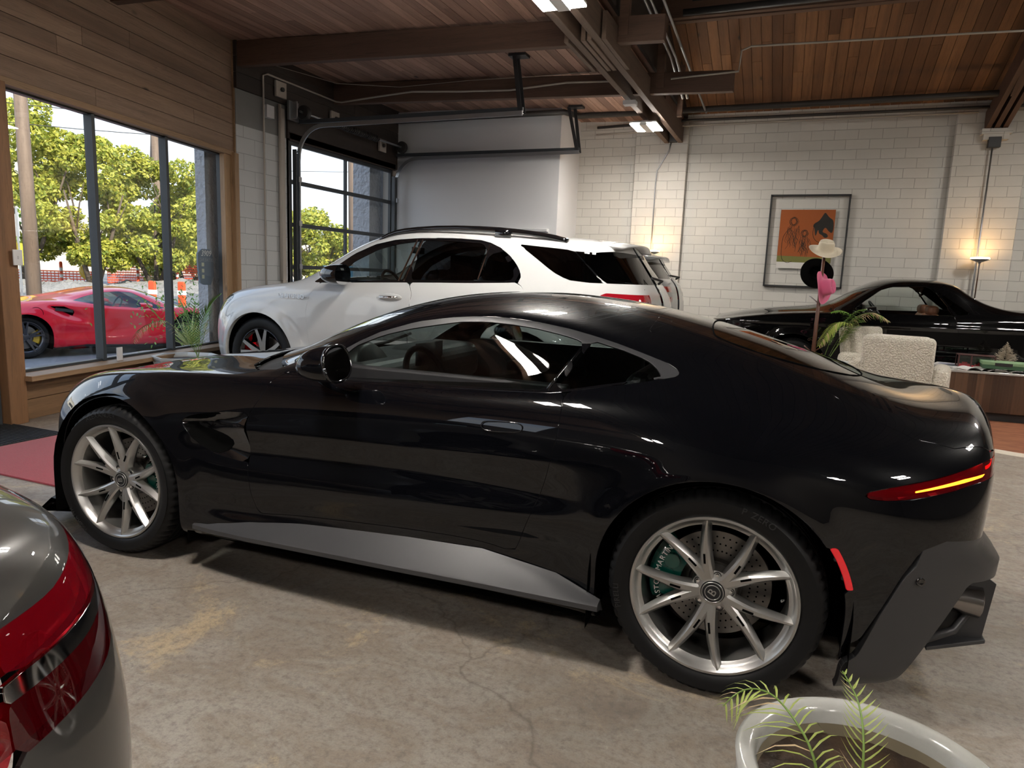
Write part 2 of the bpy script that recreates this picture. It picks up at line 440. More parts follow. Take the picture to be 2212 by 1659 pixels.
M['glass_dark'] = glass_mat('tinted_car_glass', (.42, .47, .46), refl=.06)
M['glass_clear'] = glass_mat('clear_car_glass', (.75, .82, .80), refl=.06)
M['glass_privacy'] = glass_mat('privacy_glass', (.045, .05, .055), refl=.045)
M['red_lens'] = glass_mat('red_lamp_lens', (.65, .02, .03), refl=.06, opac=.25, dark=(.30, .004, .01))
M['red_solid'] = simple('glowing_red_reflector', (.55, .008, .015), .15, coat=1, emit=(1, .01, .02), es=.10)  # faint glow put into the red; the parts using it are no lamps
M['lamp_amber_on'] = emit_mat('lit_amber_led', (1.0, .24, .01), 2.0)
M['lamp_red_on'] = emit_mat('lit_red_led', (1.0, .03, .02), 1.2)
M['amber_lens'] = simple('amber_lens', (.55, .14, .01), .15, coat=1, emit=(1, .28, .02), es=.35)
M['lamp_inner'] = simple('lamp_reflector', (.5, .5, .52), .15, metal=1)
M['leather_black'] = simple('black_leather', (.018, .018, .02), .45, bumps=(40, .2, .003))
M['leather_grey'] = simple('grey_dash_leather', (.10, .105, .11), .4)
M['mirror'] = simple('mirror_glass', (.75, .76, .78), .02, metal=1)
M['exhaust'] = simple('exhaust_steel', (.33, .31, .30), .22, metal=1)

# ================================================================ the room
def wood_mat(name, c0, c1, sc=(1, 1, 1), knots=True, rough=.65, dark=(.02, .012, .008), wear=0, bump=.25):
    """plank wood: tone per plank (mesh island), grain along the axis with the small scale, knots"""
    t = NT(name); ob = t.obj(); g = t.n('NewGeometry')
    base = t.ramp(g.outputs['Random Per Island'], [(0, c0), (.45, tuple((a + b) / 2 for a, b in zip(c0, c1))), (1, c1)])
    ofs = t.n('VectorMath', operation='SCALE'); t.l(g.outputs['Random Per Island'], ofs.inputs['Scale']); ofs.inputs[0].default_value = (17, 9, 13)
    ad = t.n('VectorMath', operation='ADD'); t.l(ob, ad.inputs[0]); t.l(ofs.outputs[0], ad.inputs[1]); v = t.map(ad.outputs[0], sc)
    n1 = t.noise(v, 7, 7, .65, 1.2); gr = t.ramp(n1, [(.28, (.45, .45, .45)), (.5, (1, 1, 1)), (.75, (.7, .68, .66))])
    col = t.mix(.85, base, gr, 'MULTIPLY')
    n2 = t.noise(t.map(ad.outputs[0], tuple(s * 1.0 for s in sc)), 1.6, 3); col = t.mix(t.ramp(n2, [(.35, 0.0), (.75, .55)]), col, tuple(c * .45 for c in c0))
    if knots:
        vo = t.n('TexVoronoi', Scale=1.0); t.l(t.map(ad.outputs[0], tuple(1.2 + 1.5 * (s > .5) for s in sc)), vo.inputs['Vector'])
        col = t.mix(t.ramp(vo.outputs['Distance'], [(.03, .95), (.09, 0.0)]), col, dark)
    t.col(col); t.set(Roughness=rough); t.bump(n1, bump, .004); return t.m
def planks(mb, o, du, dv, dn, lu, lv, w, th, lmin=2.0, lmax=4.5, gap=.006, m=0):
    """boards running along du, laid side by side along dv, seen from the -dn side"""
    o, du, dv, dn = [np.array(q, float) for q in (o, du, dv, dn)]; n = int(math.ceil(lv / w))
    for i in range(n):
        a = 0.0; v0 = i * w + gap / 2; v1 = min((i + 1) * w, lv) - gap / 2; j = RNG.uniform(-.001, .001); first = True
        if v1 <= v0: continue
        while a < lu - 1e-6:
            L_ = RNG.uniform(lmin, lmax) * (RNG.uniform(.3, 1) if first else 1); first = False; b = min(lu, a + L_)
            if lu - b < .4: b = lu
            P = [o + du * x + dv * y + dn * (z + j) for z in (0, th) for x, y in ((a + gap / 3, v0), (b - gap / 3, v0), (b - gap / 3, v1), (a + gap / 3, v1))]
            mb.add(P, [(0, 3, 2, 1), (4, 5, 6, 7), (0, 1, 5, 4), (1, 2, 6, 5), (2, 3, 7, 6), (3, 0, 4, 7)], m); a = b
def block_mat(name, c, w=.325, h=.144, axis='x', off=(0, 0)):
    t = NT(name); sp = t.n('SeparateXYZ'); t.l(t.obj(), sp.inputs[0]); cb = t.n('CombineXYZ'); t.l(sp.outputs['X' if axis == 'x' else 'Y'], cb.inputs[0]); t.l(sp.outputs['Z'], cb.inputs[1])
    nz = t.n('TexNoise', Scale=6.0, Detail=3); t.l(t.obj(), nz.inputs['Vector']); vm = t.n('VectorMath', operation='MULTIPLY_ADD'); t.l(nz.outputs['Color'], vm.inputs[0]); vm.inputs[1].default_value = (.012, .012, 0); t.l(cb.outputs[0], vm.inputs[2])
    b = t.n('TexBrick', Scale=1.0); t.l(vm.outputs[0], b.inputs['Vector']); b.offset = .5
    b.inputs['Brick Width'].default_value = w; b.inputs['Row Height'].default_value = h; b.inputs['Mortar Size'].default_value = .0045; b.inputs['Mortar Smooth'].default_value = .35; b.inputs['Bias'].default_value = 0
    b.inputs['Color1'].default_value = c4(c); b.inputs['Color2'].default_value = c4(tuple(x * .94 for x in c)); b.inputs['Mortar'].default_value = c4(tuple(x * .62 for x in c))
    n2 = t.noise(t.obj(), 2.2, 5); col = t.mix(t.ramp(n2, [(.4, 0.0), (.8, .25)]), b.outputs[0], tuple(x * .75 for x in c)); t.col(col); t.set(Roughness=.75)
    n3 = t.noise(t.obj(), 28, 4); hgt = t.math('ADD', t.math('MULTIPLY', b.outputs['Fac'], -1.0), t.math('MULTIPLY', n3, .30)); t.bump(hgt, .55, .008); return t.m
M['ceil_wood'] = wood_mat('ceiling_planks', (.26, .145, .105), (.56, .34, .25), (8, .35, 8), rough=.7)
M['ceil_wood_r'] = wood_mat('roof_deck_planks', (.13, .055, .022), (.30, .14, .06), (8, .35, .35), rough=.7)
M['beam_wood'] = wood_mat('beam_timber', (.10, .056, .038), (.17, .095, .062), (.35, 7, 7), knots=False, rough=.75, bump=.5)
M['beam_wood_y'] = wood_mat('beam_timber_long', (.13, .085, .06), (.20, .135, .095), (7, .35, 7), knots=False, rough=.75, bump=.5)
M['clad_wood'] = wood_mat('wall_cladding', (.24, .155, .105), (.38, .255, .175), (.40, 6, 9), rough=.6)
M['sill_wood'] = wood_mat('sill_timber', (.30, .185, .10), (.36, .23, .13), (.35, 7, 8), knots=False, rough=.55)
M['kick_wood'] = wood_mat('kick_boards', (.19, .105, .05), (.25, .14, .07), (.40, 6, 8), rough=.6)
M['post_wood'] = wood_mat('post_timber', (.25, .125, .055), (.28, .14, .065), (7, 7, .35), rough=.55)
M['white_block'] = block_mat('white_painted_block', (.62, .60, .555)); M['white_block_y'] = block_mat('white_painted_block_side', (.52, .53, .53), .40, .20, 'y')
M['plaster'] = simple('white_plaster', (.66, .66, .67), .7, bumps=(30, .08, .002)); M['plaster_dim'] = simple('grey_plaster', (.10, .09, .08), .85)
M['steel_frame'] = simple('dark_steel_frame', (.035, .04, .045), .45); M['galv'] = simple('galvanised_track', (.42, .43, .44), .35, metal=.9); M['black_iron'] = simple('black_iron', (.015, .015, .016), .5)
M['window_glass'] = glass_mat('window_glass', (.96, .975, .98), refl=.035); M['conduit'] = simple('painted_conduit', (.42, .38, .33), .5); M['pipe_dark'] = simple('sprinkler_pipe', (.035, .032, .03), .5)
M['led'] = emit_mat('led_panel', (1.0, .94, .86), 104.0); M['dark_timber'] = wood_mat('dark_and_unlit_timber', (.016, .012, .010), (.045, .030, .022), (6, .4, 6), knots=False)  # dark timber of the door header; on the upper roof it paints missing light
def floor_mat():
    t = NT('worn_concrete'); o = t.obj(); a = t.noise(o, .55, 8, .62); b = t.noise(t.map(o, (1, 1.5, 1), rot=(0, 0, .5)), 3.2, 10, .78, .8); c = t.noise(o, 34, 8, .75); d = t.noise(t.map(o, (.7, 1, 1), loc=(3, 5, 0)), 1.1, 6, .65, 1.0); e = t.noise(t.map(o, (1, 1, 1), loc=(9, 2, 0)), 1.7, 10, .8, .5); g = t.noise(t.map(o, (1, 1, 1), loc=(1, 7, 0)), 130, 3, .6)
    col = t.ramp(a, [(.30, (.135, .120, .105)), (.50, (.195, .178, .160)), (.72, (.235, .222, .205))])
    col = t.mix(t.ramp(b, [(.42, .0), (.58, .8)]), col, (.150, .122, .098)); col = t.mix(t.ramp(b, [(.60, 0.0), (.70, .7)]), col, (.20, .195, .185))
    col = t.mix(t.ramp(e, [(.56, 0.0), (.64, .75)]), col, (.30, .235, .15)); col = t.mix(t.ramp(d, [(.57, 0.0), (.70, .7)]), col, (.075, .062, .054))
    col = t.mix(t.ramp(c, [(.36, .7), (.52, 0.0)]), col, (.085, .075, .068)); col = t.mix(t.ramp(c, [(.60, 0.0), (.74, .5)]), col, (.36, .33, .28)); col = t.mix(t.ramp(g, [(.3, .35), (.55, 0.0)]), col, (.10, .09, .08))
    v = t.n('TexVoronoi', Scale=.45, feature='DISTANCE_TO_EDGE'); nz = t.n('TexNoise', Scale=1.8, Detail=8); t.l(o, nz.inputs['Vector']); vm = t.n('VectorMath', operation='MULTIPLY_ADD'); t.l(nz.outputs['Color'], vm.inputs[0]); vm.inputs[1].default_value = (.8, .8, .8); t.l(o, vm.inputs[2]); t.l(vm.outputs[0], v.inputs['Vector'])
    col = t.mix(t.ramp(v.outputs['Distance'], [(.0, .5), (.006, 0.0)]), col, (.05, .043, .036))
    t.col(t.mix(1.0, col, (1.75, 1.72, 1.68), 'MULTIPLY')); t.l(t.ramp(b, [(.3, (.32,) * 3), (.7, (.55,) * 3)]), t.b.inputs['Roughness']); t.set(**{'Specular IOR Level': .45})
    t.bump(t.math('ADD', t.math('MULTIPLY', b, .7), t.math('MULTIPLY', c, .5)), .30, .010); return t.m
def struct(o): o['kind'] = 'structure'; return o
def build_room():
    b = MB(); b.add([(-6.9, 7.2, 0), (-6.9, 12.1, 0), (9.2, 12.1, 0), (9.2, -5.2, 0), (-4.2, -5.2, 0), (-6.08, 3.5, 0), (-6.9, 7.2, -.3), (-6.9, 12.1, -.3), (9.2, 12.1, -.3), (9.2, -5.2, -.3), (-4.2, -5.2, -.3), (-6.08, 3.5, -.3)], [(5, 4, 3, 2, 1, 0), (6, 7, 8, 9, 10, 11)] + [(i, (i + 1) % 6, (i + 1) % 6 + 6, i + 6) for i in range(6)])
    struct(b.build('floor', floor_mat()))
    # back wall with two pilasters and the white boxed-in wall beside the garage door
    b = MB(); b.box((2.75, 12.0, 2.1), (12.9, .2, 4.2)); struct(b.build('wall_back', M['white_block']))
    for i, (x0, x1) in enumerate(((-2.68, -1.835), (1.885, 2.76))): b = MB(); b.box(((x0 + x1) / 2, 11.85, 1.965), (x1 - x0, .13, 3.93)); struct(b.build('wall_back', M['white_block'], bev=.006))
    b = MB(); b.box((-5.21, 11.45, 2.05), (3.06, 1.2, 4.1)); struct(b.build('wall_back', M['plaster']))
    b = MB(); b.box((9.1, 3.4, 2.6), (.2, 17.2, 5.4)); struct(b.build('wall_right', M['plaster_dim'])); b = MB(); b.box((2.4, -5.1, 2.6), (13.4, .2, 5.4)); struct(b.build('wall_front', M['plaster_dim']))
    # garage-door wall at x = -6.7
    b = MB(); b.box((-6.8, 7.56, 1.55), (.2, .98, 3.17)); struct(b.build('wall_left', M['white_block_y'])); b = MB(); b.box((-6.8, 7.56, 3.35), (.2, .98, .43)); struct(b.build('wall_left', simple('sooty_concrete', (.20, .20, .195), .85, bumps=(12, .3, .01))))
    b = MB(); planks(b, (-6.66, 7.05, 3.56), (0, 1, 0), (0, 0, 1), (-1, 0, 0), 3.85, .56, .19, .05); b.box((-6.72, 9.45, 3.35), (.10, 2.9, .42)); b.box((-6.74, 9.42, 3.17), (.14, 2.75, .10)); b.box((-6.70, 9.35, 3.46), (.05, .10, .5)); struct(b.build('wall_left', M['dark_timber']))
    b = MB(); b.box((-6.8, 8.03, 1.6), (.2, .05, 3.2)); b.box((-6.8, 10.80, 1.6), (.2, .09, 3.2)); b.box((-6.69, 7.90, 1.75), (.05, .07, 3.5)); struct(b.build('trim_1', M['conduit']))
    # glass sectional door
    b = MB(); y0, y1, X = 8.07, 10.76, -6.74; zs = [3.10, 2.575, 1.985, 1.39, .80, .22]
    for z in zs: b.box((X, (y0 + y1) / 2, z), (.05, y1 - y0, .055))
    for y in (y0 + .03, (y0 + y1) / 2, y1 - .03): b.box((X + .003, y, 1.6), (.045, .055 if y != (y0 + y1) / 2 else .035, 3.05))
    b.box((X, (y0 + y1) / 2, .11), (.05, y1 - y0, .2)); dr = struct(b.build('door_1', M['steel_frame']))
    for i in range(5):
        for j in range(2):
            p = MB(); ya = y0 + .03 + j * (y1 - y0) / 2; p.box((X, ya + (y1 - y0) / 4 - .02, (zs[i] + zs[i + 1]) / 2), (.006, (y1 - y0) / 2 - .05, zs[i] - zs[i + 1] - .05)); p.build('pane', M['window_glass'], dr)
    # window wall, built in its own frame (x along the wall, -y into the room)
    A = (-5.985, 3.76, 0); rz = math.atan2(.976, -.218)
    def wall(mb, n, m, **k): o = mb.build(n, m, **k); o.location = A; o.rotation_euler = (0, 0, rz); return o
    b = MB(); planks(b, (-.15, .012, 2.80), (1, 0, 0), (0, 0, 1), (0, 1, 0), 3.55, 1.40, .165, .03, 1.6, 3.2); b.box((1.6, .14, 3.45), (3.5, .2, 1.36)); struct(wall(b, 'wall_left', M['clad_wood']))
    b = MB(); b.box((1.63, .035, 2.765), (3.40, .11, .055)); b.box((3.385, .01, 3.45), (.03, .05, 1.38)); struct(wall(b, 'trim_2', M['sill_wood']))
    b = MB(); b.box((.95, -.02, .375), (1.9, .26, .045)); b.box((2.63, -.02, .376), (1.42, .26, .045)); struct(wall(b, 'trim_3', M['sill_wood'], bev=.004))
    b = MB(); planks(b, (.03, .0, .0), (1, 0, 0), (0, 0, 1), (0, 1, 0), 3.35, .352, .176, .04, 1.5, 2.6); b.box((1.7, .12, .17), (3.4, .12, .34)); struct(wall(b, 'wall_left', M['kick_wood']))
    b = MB(); b.box((-.07, .02, 1.37), (.17, .20, 2.74)); struct(wall(b, 'trim_4', M['post_wood'], bev=.006))
    b = MB(); b.box((3.215, .03, 1.56), (.14, .06, 2.36)); b.box((3.33, .02, 1.40), (.09, .16, 2.74)); struct(wall(b, 'trim_5', wood_mat('jamb_timber', (.38, .23, .12), (.42, .27, .15), (7, 7, .35), rough=.55)))
    b = MB(); 
    for x in (1.07, 2.13): b.box((x, .09, 1.56), (.042, .085, 2.36))
    b.box((3.17, .09, 1.56), (.03, .05, 2.36)); b.box((.03, .10, 1.56), (.02, .06, 2.36)); b.box((1.6, .10, .405), (3.16, .06, .03)); b.box((1.6, .10, 2.735), (3.16, .06, .03)); w = struct(wall(b, 'window_1', M['steel_frame']))
    for x0, x1 in ((.04, 1.05), (1.09, 2.11), (2.15, 3.16)): p = MB(); p.box(((x0 + x1) / 2, .11, 1.57), (x1 - x0, .006, 2.33)); p.build('pane', M['window_glass'], w)
    # entrance beyond the post: dark door frame with glass, then more storefront towards the camera's left
    b = MB(); b.box((-.27, .06, 1.37), (.20, .14, 2.74)); b.box((-1.45, .06, 1.37), (.12, .14, 2.74)); b.box((-.85, .06, 2.3), (1.2, .12, .10)); b.box((-.85, .06, .12), (1.2, .10, .24)); d2 = struct(wall(b, 'door_2', M['steel_frame'])); p = MB(); p.box((-.86, .06, 1.25), (1.1, .008, 2.0)); p.build('pane', M['window_glass'], d2); p = MB(); p.box((-.86, .06, 2.52), (1.1, .008, .36)); p.build('pane', M['window_glass'], d2)
    b = MB(); b.box((-1.6, .12, 3.45), (3.1, .2, 1.38)); b.box((-5.2, .12, 2.1), (4.4, .2, 4.2)); b.box((-2.3, .12, .2), (1.7, .2, .4)); struct(wall(b, 'wall_left', M['clad_wood'])); p = MB(); p.box((-2.3, .1, 1.57), (1.6, .008, 2.36)); b2 = MB(); b2.box((-3.05, .1, 1.57), (.06, .1, 2.4)); b2.box((-1.55, .1, 1.57), (.06, .1, 2.4)); w2 = struct(wall(b2, 'window_2', M['steel_frame'])); p.build('pane', M['window_glass'], w2)
    # ceiling over the left bay: boards along y, falling slightly to the right
    b = MB(); L_ = math.hypot(4.95, .15); planks(b, (-6.95, -5.0, 4.127), (0, 1, 0), np.array([4.95, 0, -.15]) / L_, (0, 0, 1), 16.9, L_, .128, .03, 3, 6); b.add([(-7, -5.1, 4.20), (-1.9, -5.1, 4.05), (-1.9, 12, 4.05), (-7, 12, 4.20)], [(0, 1, 2, 3)]); struct(b.build('ceiling', M['ceil_wood']))
    # sloping roof deck over the right bay
    b = MB(); dn = np.array([0, .317, .948]); ds = np.array([0, -.948, .317]); planks(b, (-1.95, 11.95, 4.045), ds, (1, 0, 0), dn, 2.62, 11.1, .135, .03, 3, 4); u_ = np.array([-2.0, 12.1, 4.13]); b.add([u_, u_ + [11.2, 0, 0], u_ + [11.2, 0, 0] + ds * 3.0, u_ + ds * 3.0], [(0, 1, 2, 3)]); struct(b.build('ceiling', M['ceil_wood_r']))  # backing sheet above the boards, added to stop sun leaking through the gaps
    b = MB(); b.box((3.6, 9.44, 4.74), (11.1, .09, .22)); b.bar((-1.9, 9.38, 4.78), (9.1, 9.38, 4.74), .14, .26); struct(b.build('trim_6', M['beam_wood']))
    b = MB(); planks(b, (-1.95, 9.4, 4.93), (0, -1, .02), (1, 0, 0), (0, 0, 1), 14.4, 11.1, .135, .03, 3, 6); b.box((3.6, 2.3, 5.3), (11.4, 15, .05)); struct(b.build('ceiling', M['dark_timber']))  # near-black boards paint the lack of light; sheet above added to block sun
    b = MB(); b.box((-1.90, 3.4, 4.68), (.04, 17, 1.35)); struct(b.build('wall_front', M['dark_timber']))  # strip between the two roofs, stretched to block leaking sky light
    # cross beams
    for i, (y, xe) in enumerate(((7.12, -1.40), (9.07, -.92), (5.1, -1.9), (3.1, -1.9), (1.1, -1.9), (-.9, -1.9), (-2.9, -1.9))):
        z0 = 4.085; q = MB(); zl = z0 - .135; zr = z0 - .135 - .03 * (xe + 6.7); q.bar((-6.7, y, zl), (xe, y + (.0), zr + .0), .10, .265, up=(0, 1, 0)) if False else q.add([(-6.7, y - .05, z0 - .265), (-6.7, y + .05, z0 - .265), (-6.7, y + .05, z0 + .03), (-6.7, y - .05, z0 + .03), (xe, y - .05, z0 - .25 - .03 * (xe + 6.7)), (xe, y + .05, z0 - .25 - .03 * (xe + 6.7)), (xe, y + .05, z0 - .01 - .03 * (xe + 6.7)), (xe, y - .05, z0 - .01 - .03 * (xe + 6.7))], [(3, 2, 1, 0), (4, 5, 6, 7), (0, 1, 5, 4), (1, 2, 6, 5), (2, 3, 7, 6), (3, 0, 4, 7)])
        struct(q.build('ceiling_beam', M['beam_wood'], bev=.006))
    # paired carrying beam running to the back wall
    for x in (-2.17, -1.955): q = MB(); q.box((x, 3.4, 3.745), (.075, 17.0, .27)); struct(q.build('ceiling_beam', M['beam_wood_y'], bev=.005))
    q = MB()
    for x in (-2.245, -2.08, -2.02, -1.88): q.box((x, 7.15, 3.72), (.045, 1.0, .25))
    struct(q.build('ceiling_beam', M['beam_wood_y'], bev=.004))
    q = MB(); q.box((-2.06, 11.0, 3.95), (.26, 1.7, .2)); q.box((-1.80, 9.05, 4.2), (.09, .09, .9)); q.box((-1.80, 7.1, 4.2), (.09, .09, .9)); q.box((-1.80, 10.6, 4.1), (.07, .07, .7)); struct(q.build('ceiling_beam', M['beam_wood']))
    # truss foot on the right pilaster
    q = MB()
    for dx in (-.10, .0, .10): q.bar((2.34 + dx, 11.78, 3.74), (2.36 + dx, 8.2, 4.95), .06, .26)
    q.bar((2.26, 11.75, 3.80), (2.7, 9.6, 4.7), .07, .20); q.bar((2.3, 10.9, 3.95), (2.3, 9.0, 4.9), .05, .2); struct(q.build('ceiling_beam', wood_mat('truss_timber', (.07, .03, .016), (.11, .05, .028), (6, .4, .4), knots=False)))
    q = MB(); q.box((2.35, 11.72, 3.60), (.36, .14, .07)); q.box((2.35, 11.73, 3.53), (.30, .12, .08)); struct(q.build('trim_7', M['white_block']))
build_room()
# ---------------------------------------------------------------- lights that hang in the room
def twin_light(loc, label, L_=.62):
    r = empty('ceiling_light', loc, 0, label, 'ceiling light', 'twin led shop lights along the beams')
    f = MB(); f.box((0, 0, .018), (.36, L_ + .02, .02)); f.box((0, 0, .0), (.10, L_, .045)); f.box((0, 0, .04), (.09, L_ * .6, .04)); f.build('frame', simple('light_housing', (.75, .75, .73), .4), r)
    for s in (-1, 1): p = MB(); p.box((s * .118, 0, -.002), (.125, L_, .014)); p.build('diffuser', M['led'], r)
    for s in (-1, 1): h = MB(); h.tube([(s * .1, L_ * .3, .03), (s * .16, L_ * .3, .12)], .003, 5); h.build('hanger', M['black_iron'], r)
    return r
twin_light((-1.915, 5.28, 3.50), 'twin led panel light under the paired beam, nearest, cut by the top edge', .62)
twin_light((-2.14, 10.0, 3.50), 'twin led panel light under the paired beam, farther, near the back wall', .5)
for (x, y, l) in ((-1.915, 1.2, 'nearly overhead of the camera'), (-1.915, -2.8, 'behind the camera')): twin_light((x, y, 3.50), 'twin led panel light under the paired beam, ' + l, .5)
for (x, y, l) in ((3.9, 8.6, 'nearest the brick wall'), (3.9, 4.6, 'second from the brick wall'), (3.9, .6, 'third from the brick wall'), (3.9, -3.2, 'farthest from the brick wall')): r_ = twin_light((x, y, 3.9), 'twin led panel light in the right bay, ' + l); h_ = MB(); h_.tube([(0, 0, .03), (0, 0, 1.0)], .006, 6); h_.build('rod', M['black_iron'], r_)
# ================================================================ wheels of the black coupe
def rim_ten_spoke(Rr, face=-.006):
    def fn(mb):
        prof = [(Rr, -.014), (Rr + .003, -.006), (Rr, 0), (Rr - .008, .001), (Rr - .013, -.004), (Rr - .018, -.016), (Rr - .024, -.024), (Rr - .034, -.030), (Rr - .040, -.07), (Rr - .030, -.20), (Rr - .008, -.235), (Rr, -.24), (Rr + .002, -.225), (Rr - .02, -.19), (Rr - .03, -.08), (Rr - .006, -.03)]
        mb.lathe(prof, axis=(0, 1, 0), n=96, close=True)
        # hub disc with bolt pockets between the spoke roots
        mb.lathe([(.0, -.044), (.036, -.044), (.040, -.040), (.052, -.045), (.072, -.052), (.076, -.062), (.076, -.105), (.0, -.105)], axis=(0, 1, 0), n=60)
        for k in range(5):
            for s in (-1, 1):
                a0 = R(72 * k); secs = []
                for t in np.linspace(0, 1, 9):
                    r = .046 + (Rr - .012 - .046) * t
                    an = a0 + s * R(4 + 14.5 * t ** .62)
                    wt = .019 * (1 - t) ** .8 + .0042 * t; wb = .026 * (1 - t) + .015 * t
                    yt = -.040 + (.036) * t ** .75; yb = yt - (.046 - .014 * t)
                    er = np.array([-math.cos(an), 0, math.sin(an)]); et = np.array([math.sin(an), 0, math.cos(an)])
                    c = er * r
                    secs.append([c + et * wt + [0, yt - .006, 0], c + et * wt * .5 + [0, yt, 0], c - et * wt * .5 + [0, yt, 0], c - et * wt + [0, yt - .006, 0], c - et * wb + [0, yb + .012, 0], c - et * wb * .8 + [0, yb, 0], c + et * wb * .8 + [0, yb, 0], c + et * wb + [0, yb + .012, 0]])
                V = [p for q in secs for p in q]; n = 8
                F = [(i * n + j, i * n + (j + 1) % n, (i + 1) * n + (j + 1) % n, (i + 1) * n + j) for i in range(len(secs) - 1) for j in range(n)]
                F += [tuple(range(n - 1, -1, -1)), tuple((len(secs) - 1) * n + j for j in range(n))]
                mb.add(V, F)
                # dark slot on the flank near the root
                t = .30; r0, r1 = .105, .140
                for (ra, rb) in ((r0, r1),):
                    an = a0 + s * R(11.5); er = np.array([-math.cos(an), 0, math.sin(an)]); et = np.array([math.sin(an), 0, math.cos(an)]) * s
                    cy = -.0215
                    mb.bar(er * ra - et * .006 + [0, cy - .006, 0], er * rb - et * .001 + [0, cy, 0], .007, .006, up=(0, 1, 0), m=1)
            # web joining the two legs into a V root
            a = R(72 * k); er = np.array([-math.cos(a), 0, math.sin(a)]); et = np.array([math.sin(a), 0, math.cos(a)])
            tri = [er * .040 - et * .014, er * .080 - et * .022, er * .102, er * .080 + et * .022, er * .040 + et * .014]
            mb.add([p + np.array([0, -.040, 0]) for p in tri] + [p + np.array([0, -.085, 0]) for p in tri], [(0, 1, 2, 3, 4), (9, 8, 7, 6, 5)] + [(i, i + 5, (i + 1) % 5 + 5, (i + 1) % 5) for i in range(5)])
    return fn
def coupe_wheel(name, W, word, word2):
    w = wheel(.357, .272, W, {'rim': [M['silver'], M['well']], 'tyre': M['rubber']}, rim_ten_spoke(.272), name=name)
    c = MB(); c.lathe([(0, -.034), (.022, -.034), (.0235, -.036), (.034, -.036), (.036, -.040), (.036, -.05)], axis=(0, 1, 0), n=36); c = c.build('center_cap', M['dark_plastic'], w, True); autosmooth(c)
    rg = MB(); rg.lathe([(.0235, -.0335), (.0255, -.033), (.0265, -.0345), (.0255, -.036)], axis=(0, 1, 0), n=36, close=True)
    rg.lathe([(.0335, -.0345), (.0355, -.034), (.037, -.0355), (.0355, -.038)], axis=(0, 1, 0), n=36, close=True); rg.build('cap_ring', M['silver'], w, True)
    text_obj('cap_letter', 'B', .038, .0012, M['silver'], w, (0.0, -.0335, .0), (R(90), R(-90), PI), shear=0)
    for k in range(5):
        a = R(72 * k + 36); x, z = -.057 * math.cos(a), .057 * math.sin(a)
        n_ = MB(); n_.lathe([(.013, -.058), (.0135, -.046), (.0115, -.0455), (.0115, -.060)], (x, 0, z), (0, 1, 0), 20, m=1); n_.lathe([(0, -.0455), (.006, -.0455), (.008, -.049), (.008, -.06)], (x, 0, z), (0, 1, 0), 6); o = n_.build('lug_nut', [M['chrome'], M['dark_plastic']], w, False)
    v = MB(); v.tube([(-.185, -.03, .125), (-.178, -.018, .12)], .004, 8); v.build('valve_stem', M['chrome'], w, True)
    curved_text('tyre_lettering', word, .318, R(95), .030, M['rubber_text'], w, .0105)
    curved_text('tyre_lettering', word2, .318, R(218), .026, M['rubber_text'], w, .0105)
    return w
def brakes(root, x, y, side, cal_m, ang, txt):
    g = MB(); g.lathe([(.05, -.0), (.185, 0), (.185, -.028), (.05, -.028)], (0, 0, 0), (0, 1, 0), 64, close=True); g.lathe([(0, .02), (.085, .02), (.09, 0), (.05, -.03)], (0, 0, 0), (0, 1, 0), 40)
    for k in range(48):
        a = k * 2 * PI / 48; 
        for j, r in enumerate((.115, .14, .165)): aa = a + j * .05; g.lathe([(0, .0006), (.0035, .0006)], (r * math.cos(aa), 0, r * math.sin(aa)), (0, 1, 0), 6, m=1)
    d = g.build('brake_disc', [M['steel'], M['well']], root, False, loc=(x, y, .357))
    # caliper as an arc block with ribs
    c = MB(); n = 14; V = []; a0, a1 = ang - R(34), ang + R(34)
    for i in range(n + 1):
        a = a0 + (a1 - a0) * i / n; e = math.sin(PI * i / n) ** .35
        for r, yy in ((.115, .02), (.115, .045 * e), (.15, .052 * e), (.205, .050 * e), (.222, .035 * e), (.222, -.05), (.15, -.05)):
            V.append((r * math.cos(a), yy, r * math.sin(a)))
    k = 7; F = [(i * k + j, i * k + (j + 1) % k, (i + 1) * k + (j + 1) % k, (i + 1) * k + j) for i in range(n) for j in range(k)] + [tuple(range(k - 1, -1, -1)), tuple(n * k + j for j in range(k))]
    c.add(V, F)
    for da in (-.32, 0, .32):
        a = ang + da; c.tube([(.16 * math.cos(a), .0, .16 * math.sin(a)), (.16 * math.cos(a), .056, .16 * math.sin(a))], .026, 16)
    cal = c.build('brake_caliper', cal_m, root, False, loc=(x, y, .357)); autosmooth(cal, 40)
    if txt:
        o = curved_text('caliper_lettering', txt, .192, 0, .026, M['white_ink'], cal, .0535)
        o.rotation_euler = (0, 0, 0)
        for v in o.data.vertices: # move the arc of lettering onto the caliper's own angle
            p = v.co; r = math.hypot(p.x, p.z); a = math.atan2(p.z, p.x) + (ang - PI); p.x, p.z = r * math.cos(a), r * math.sin(a)
    return cal

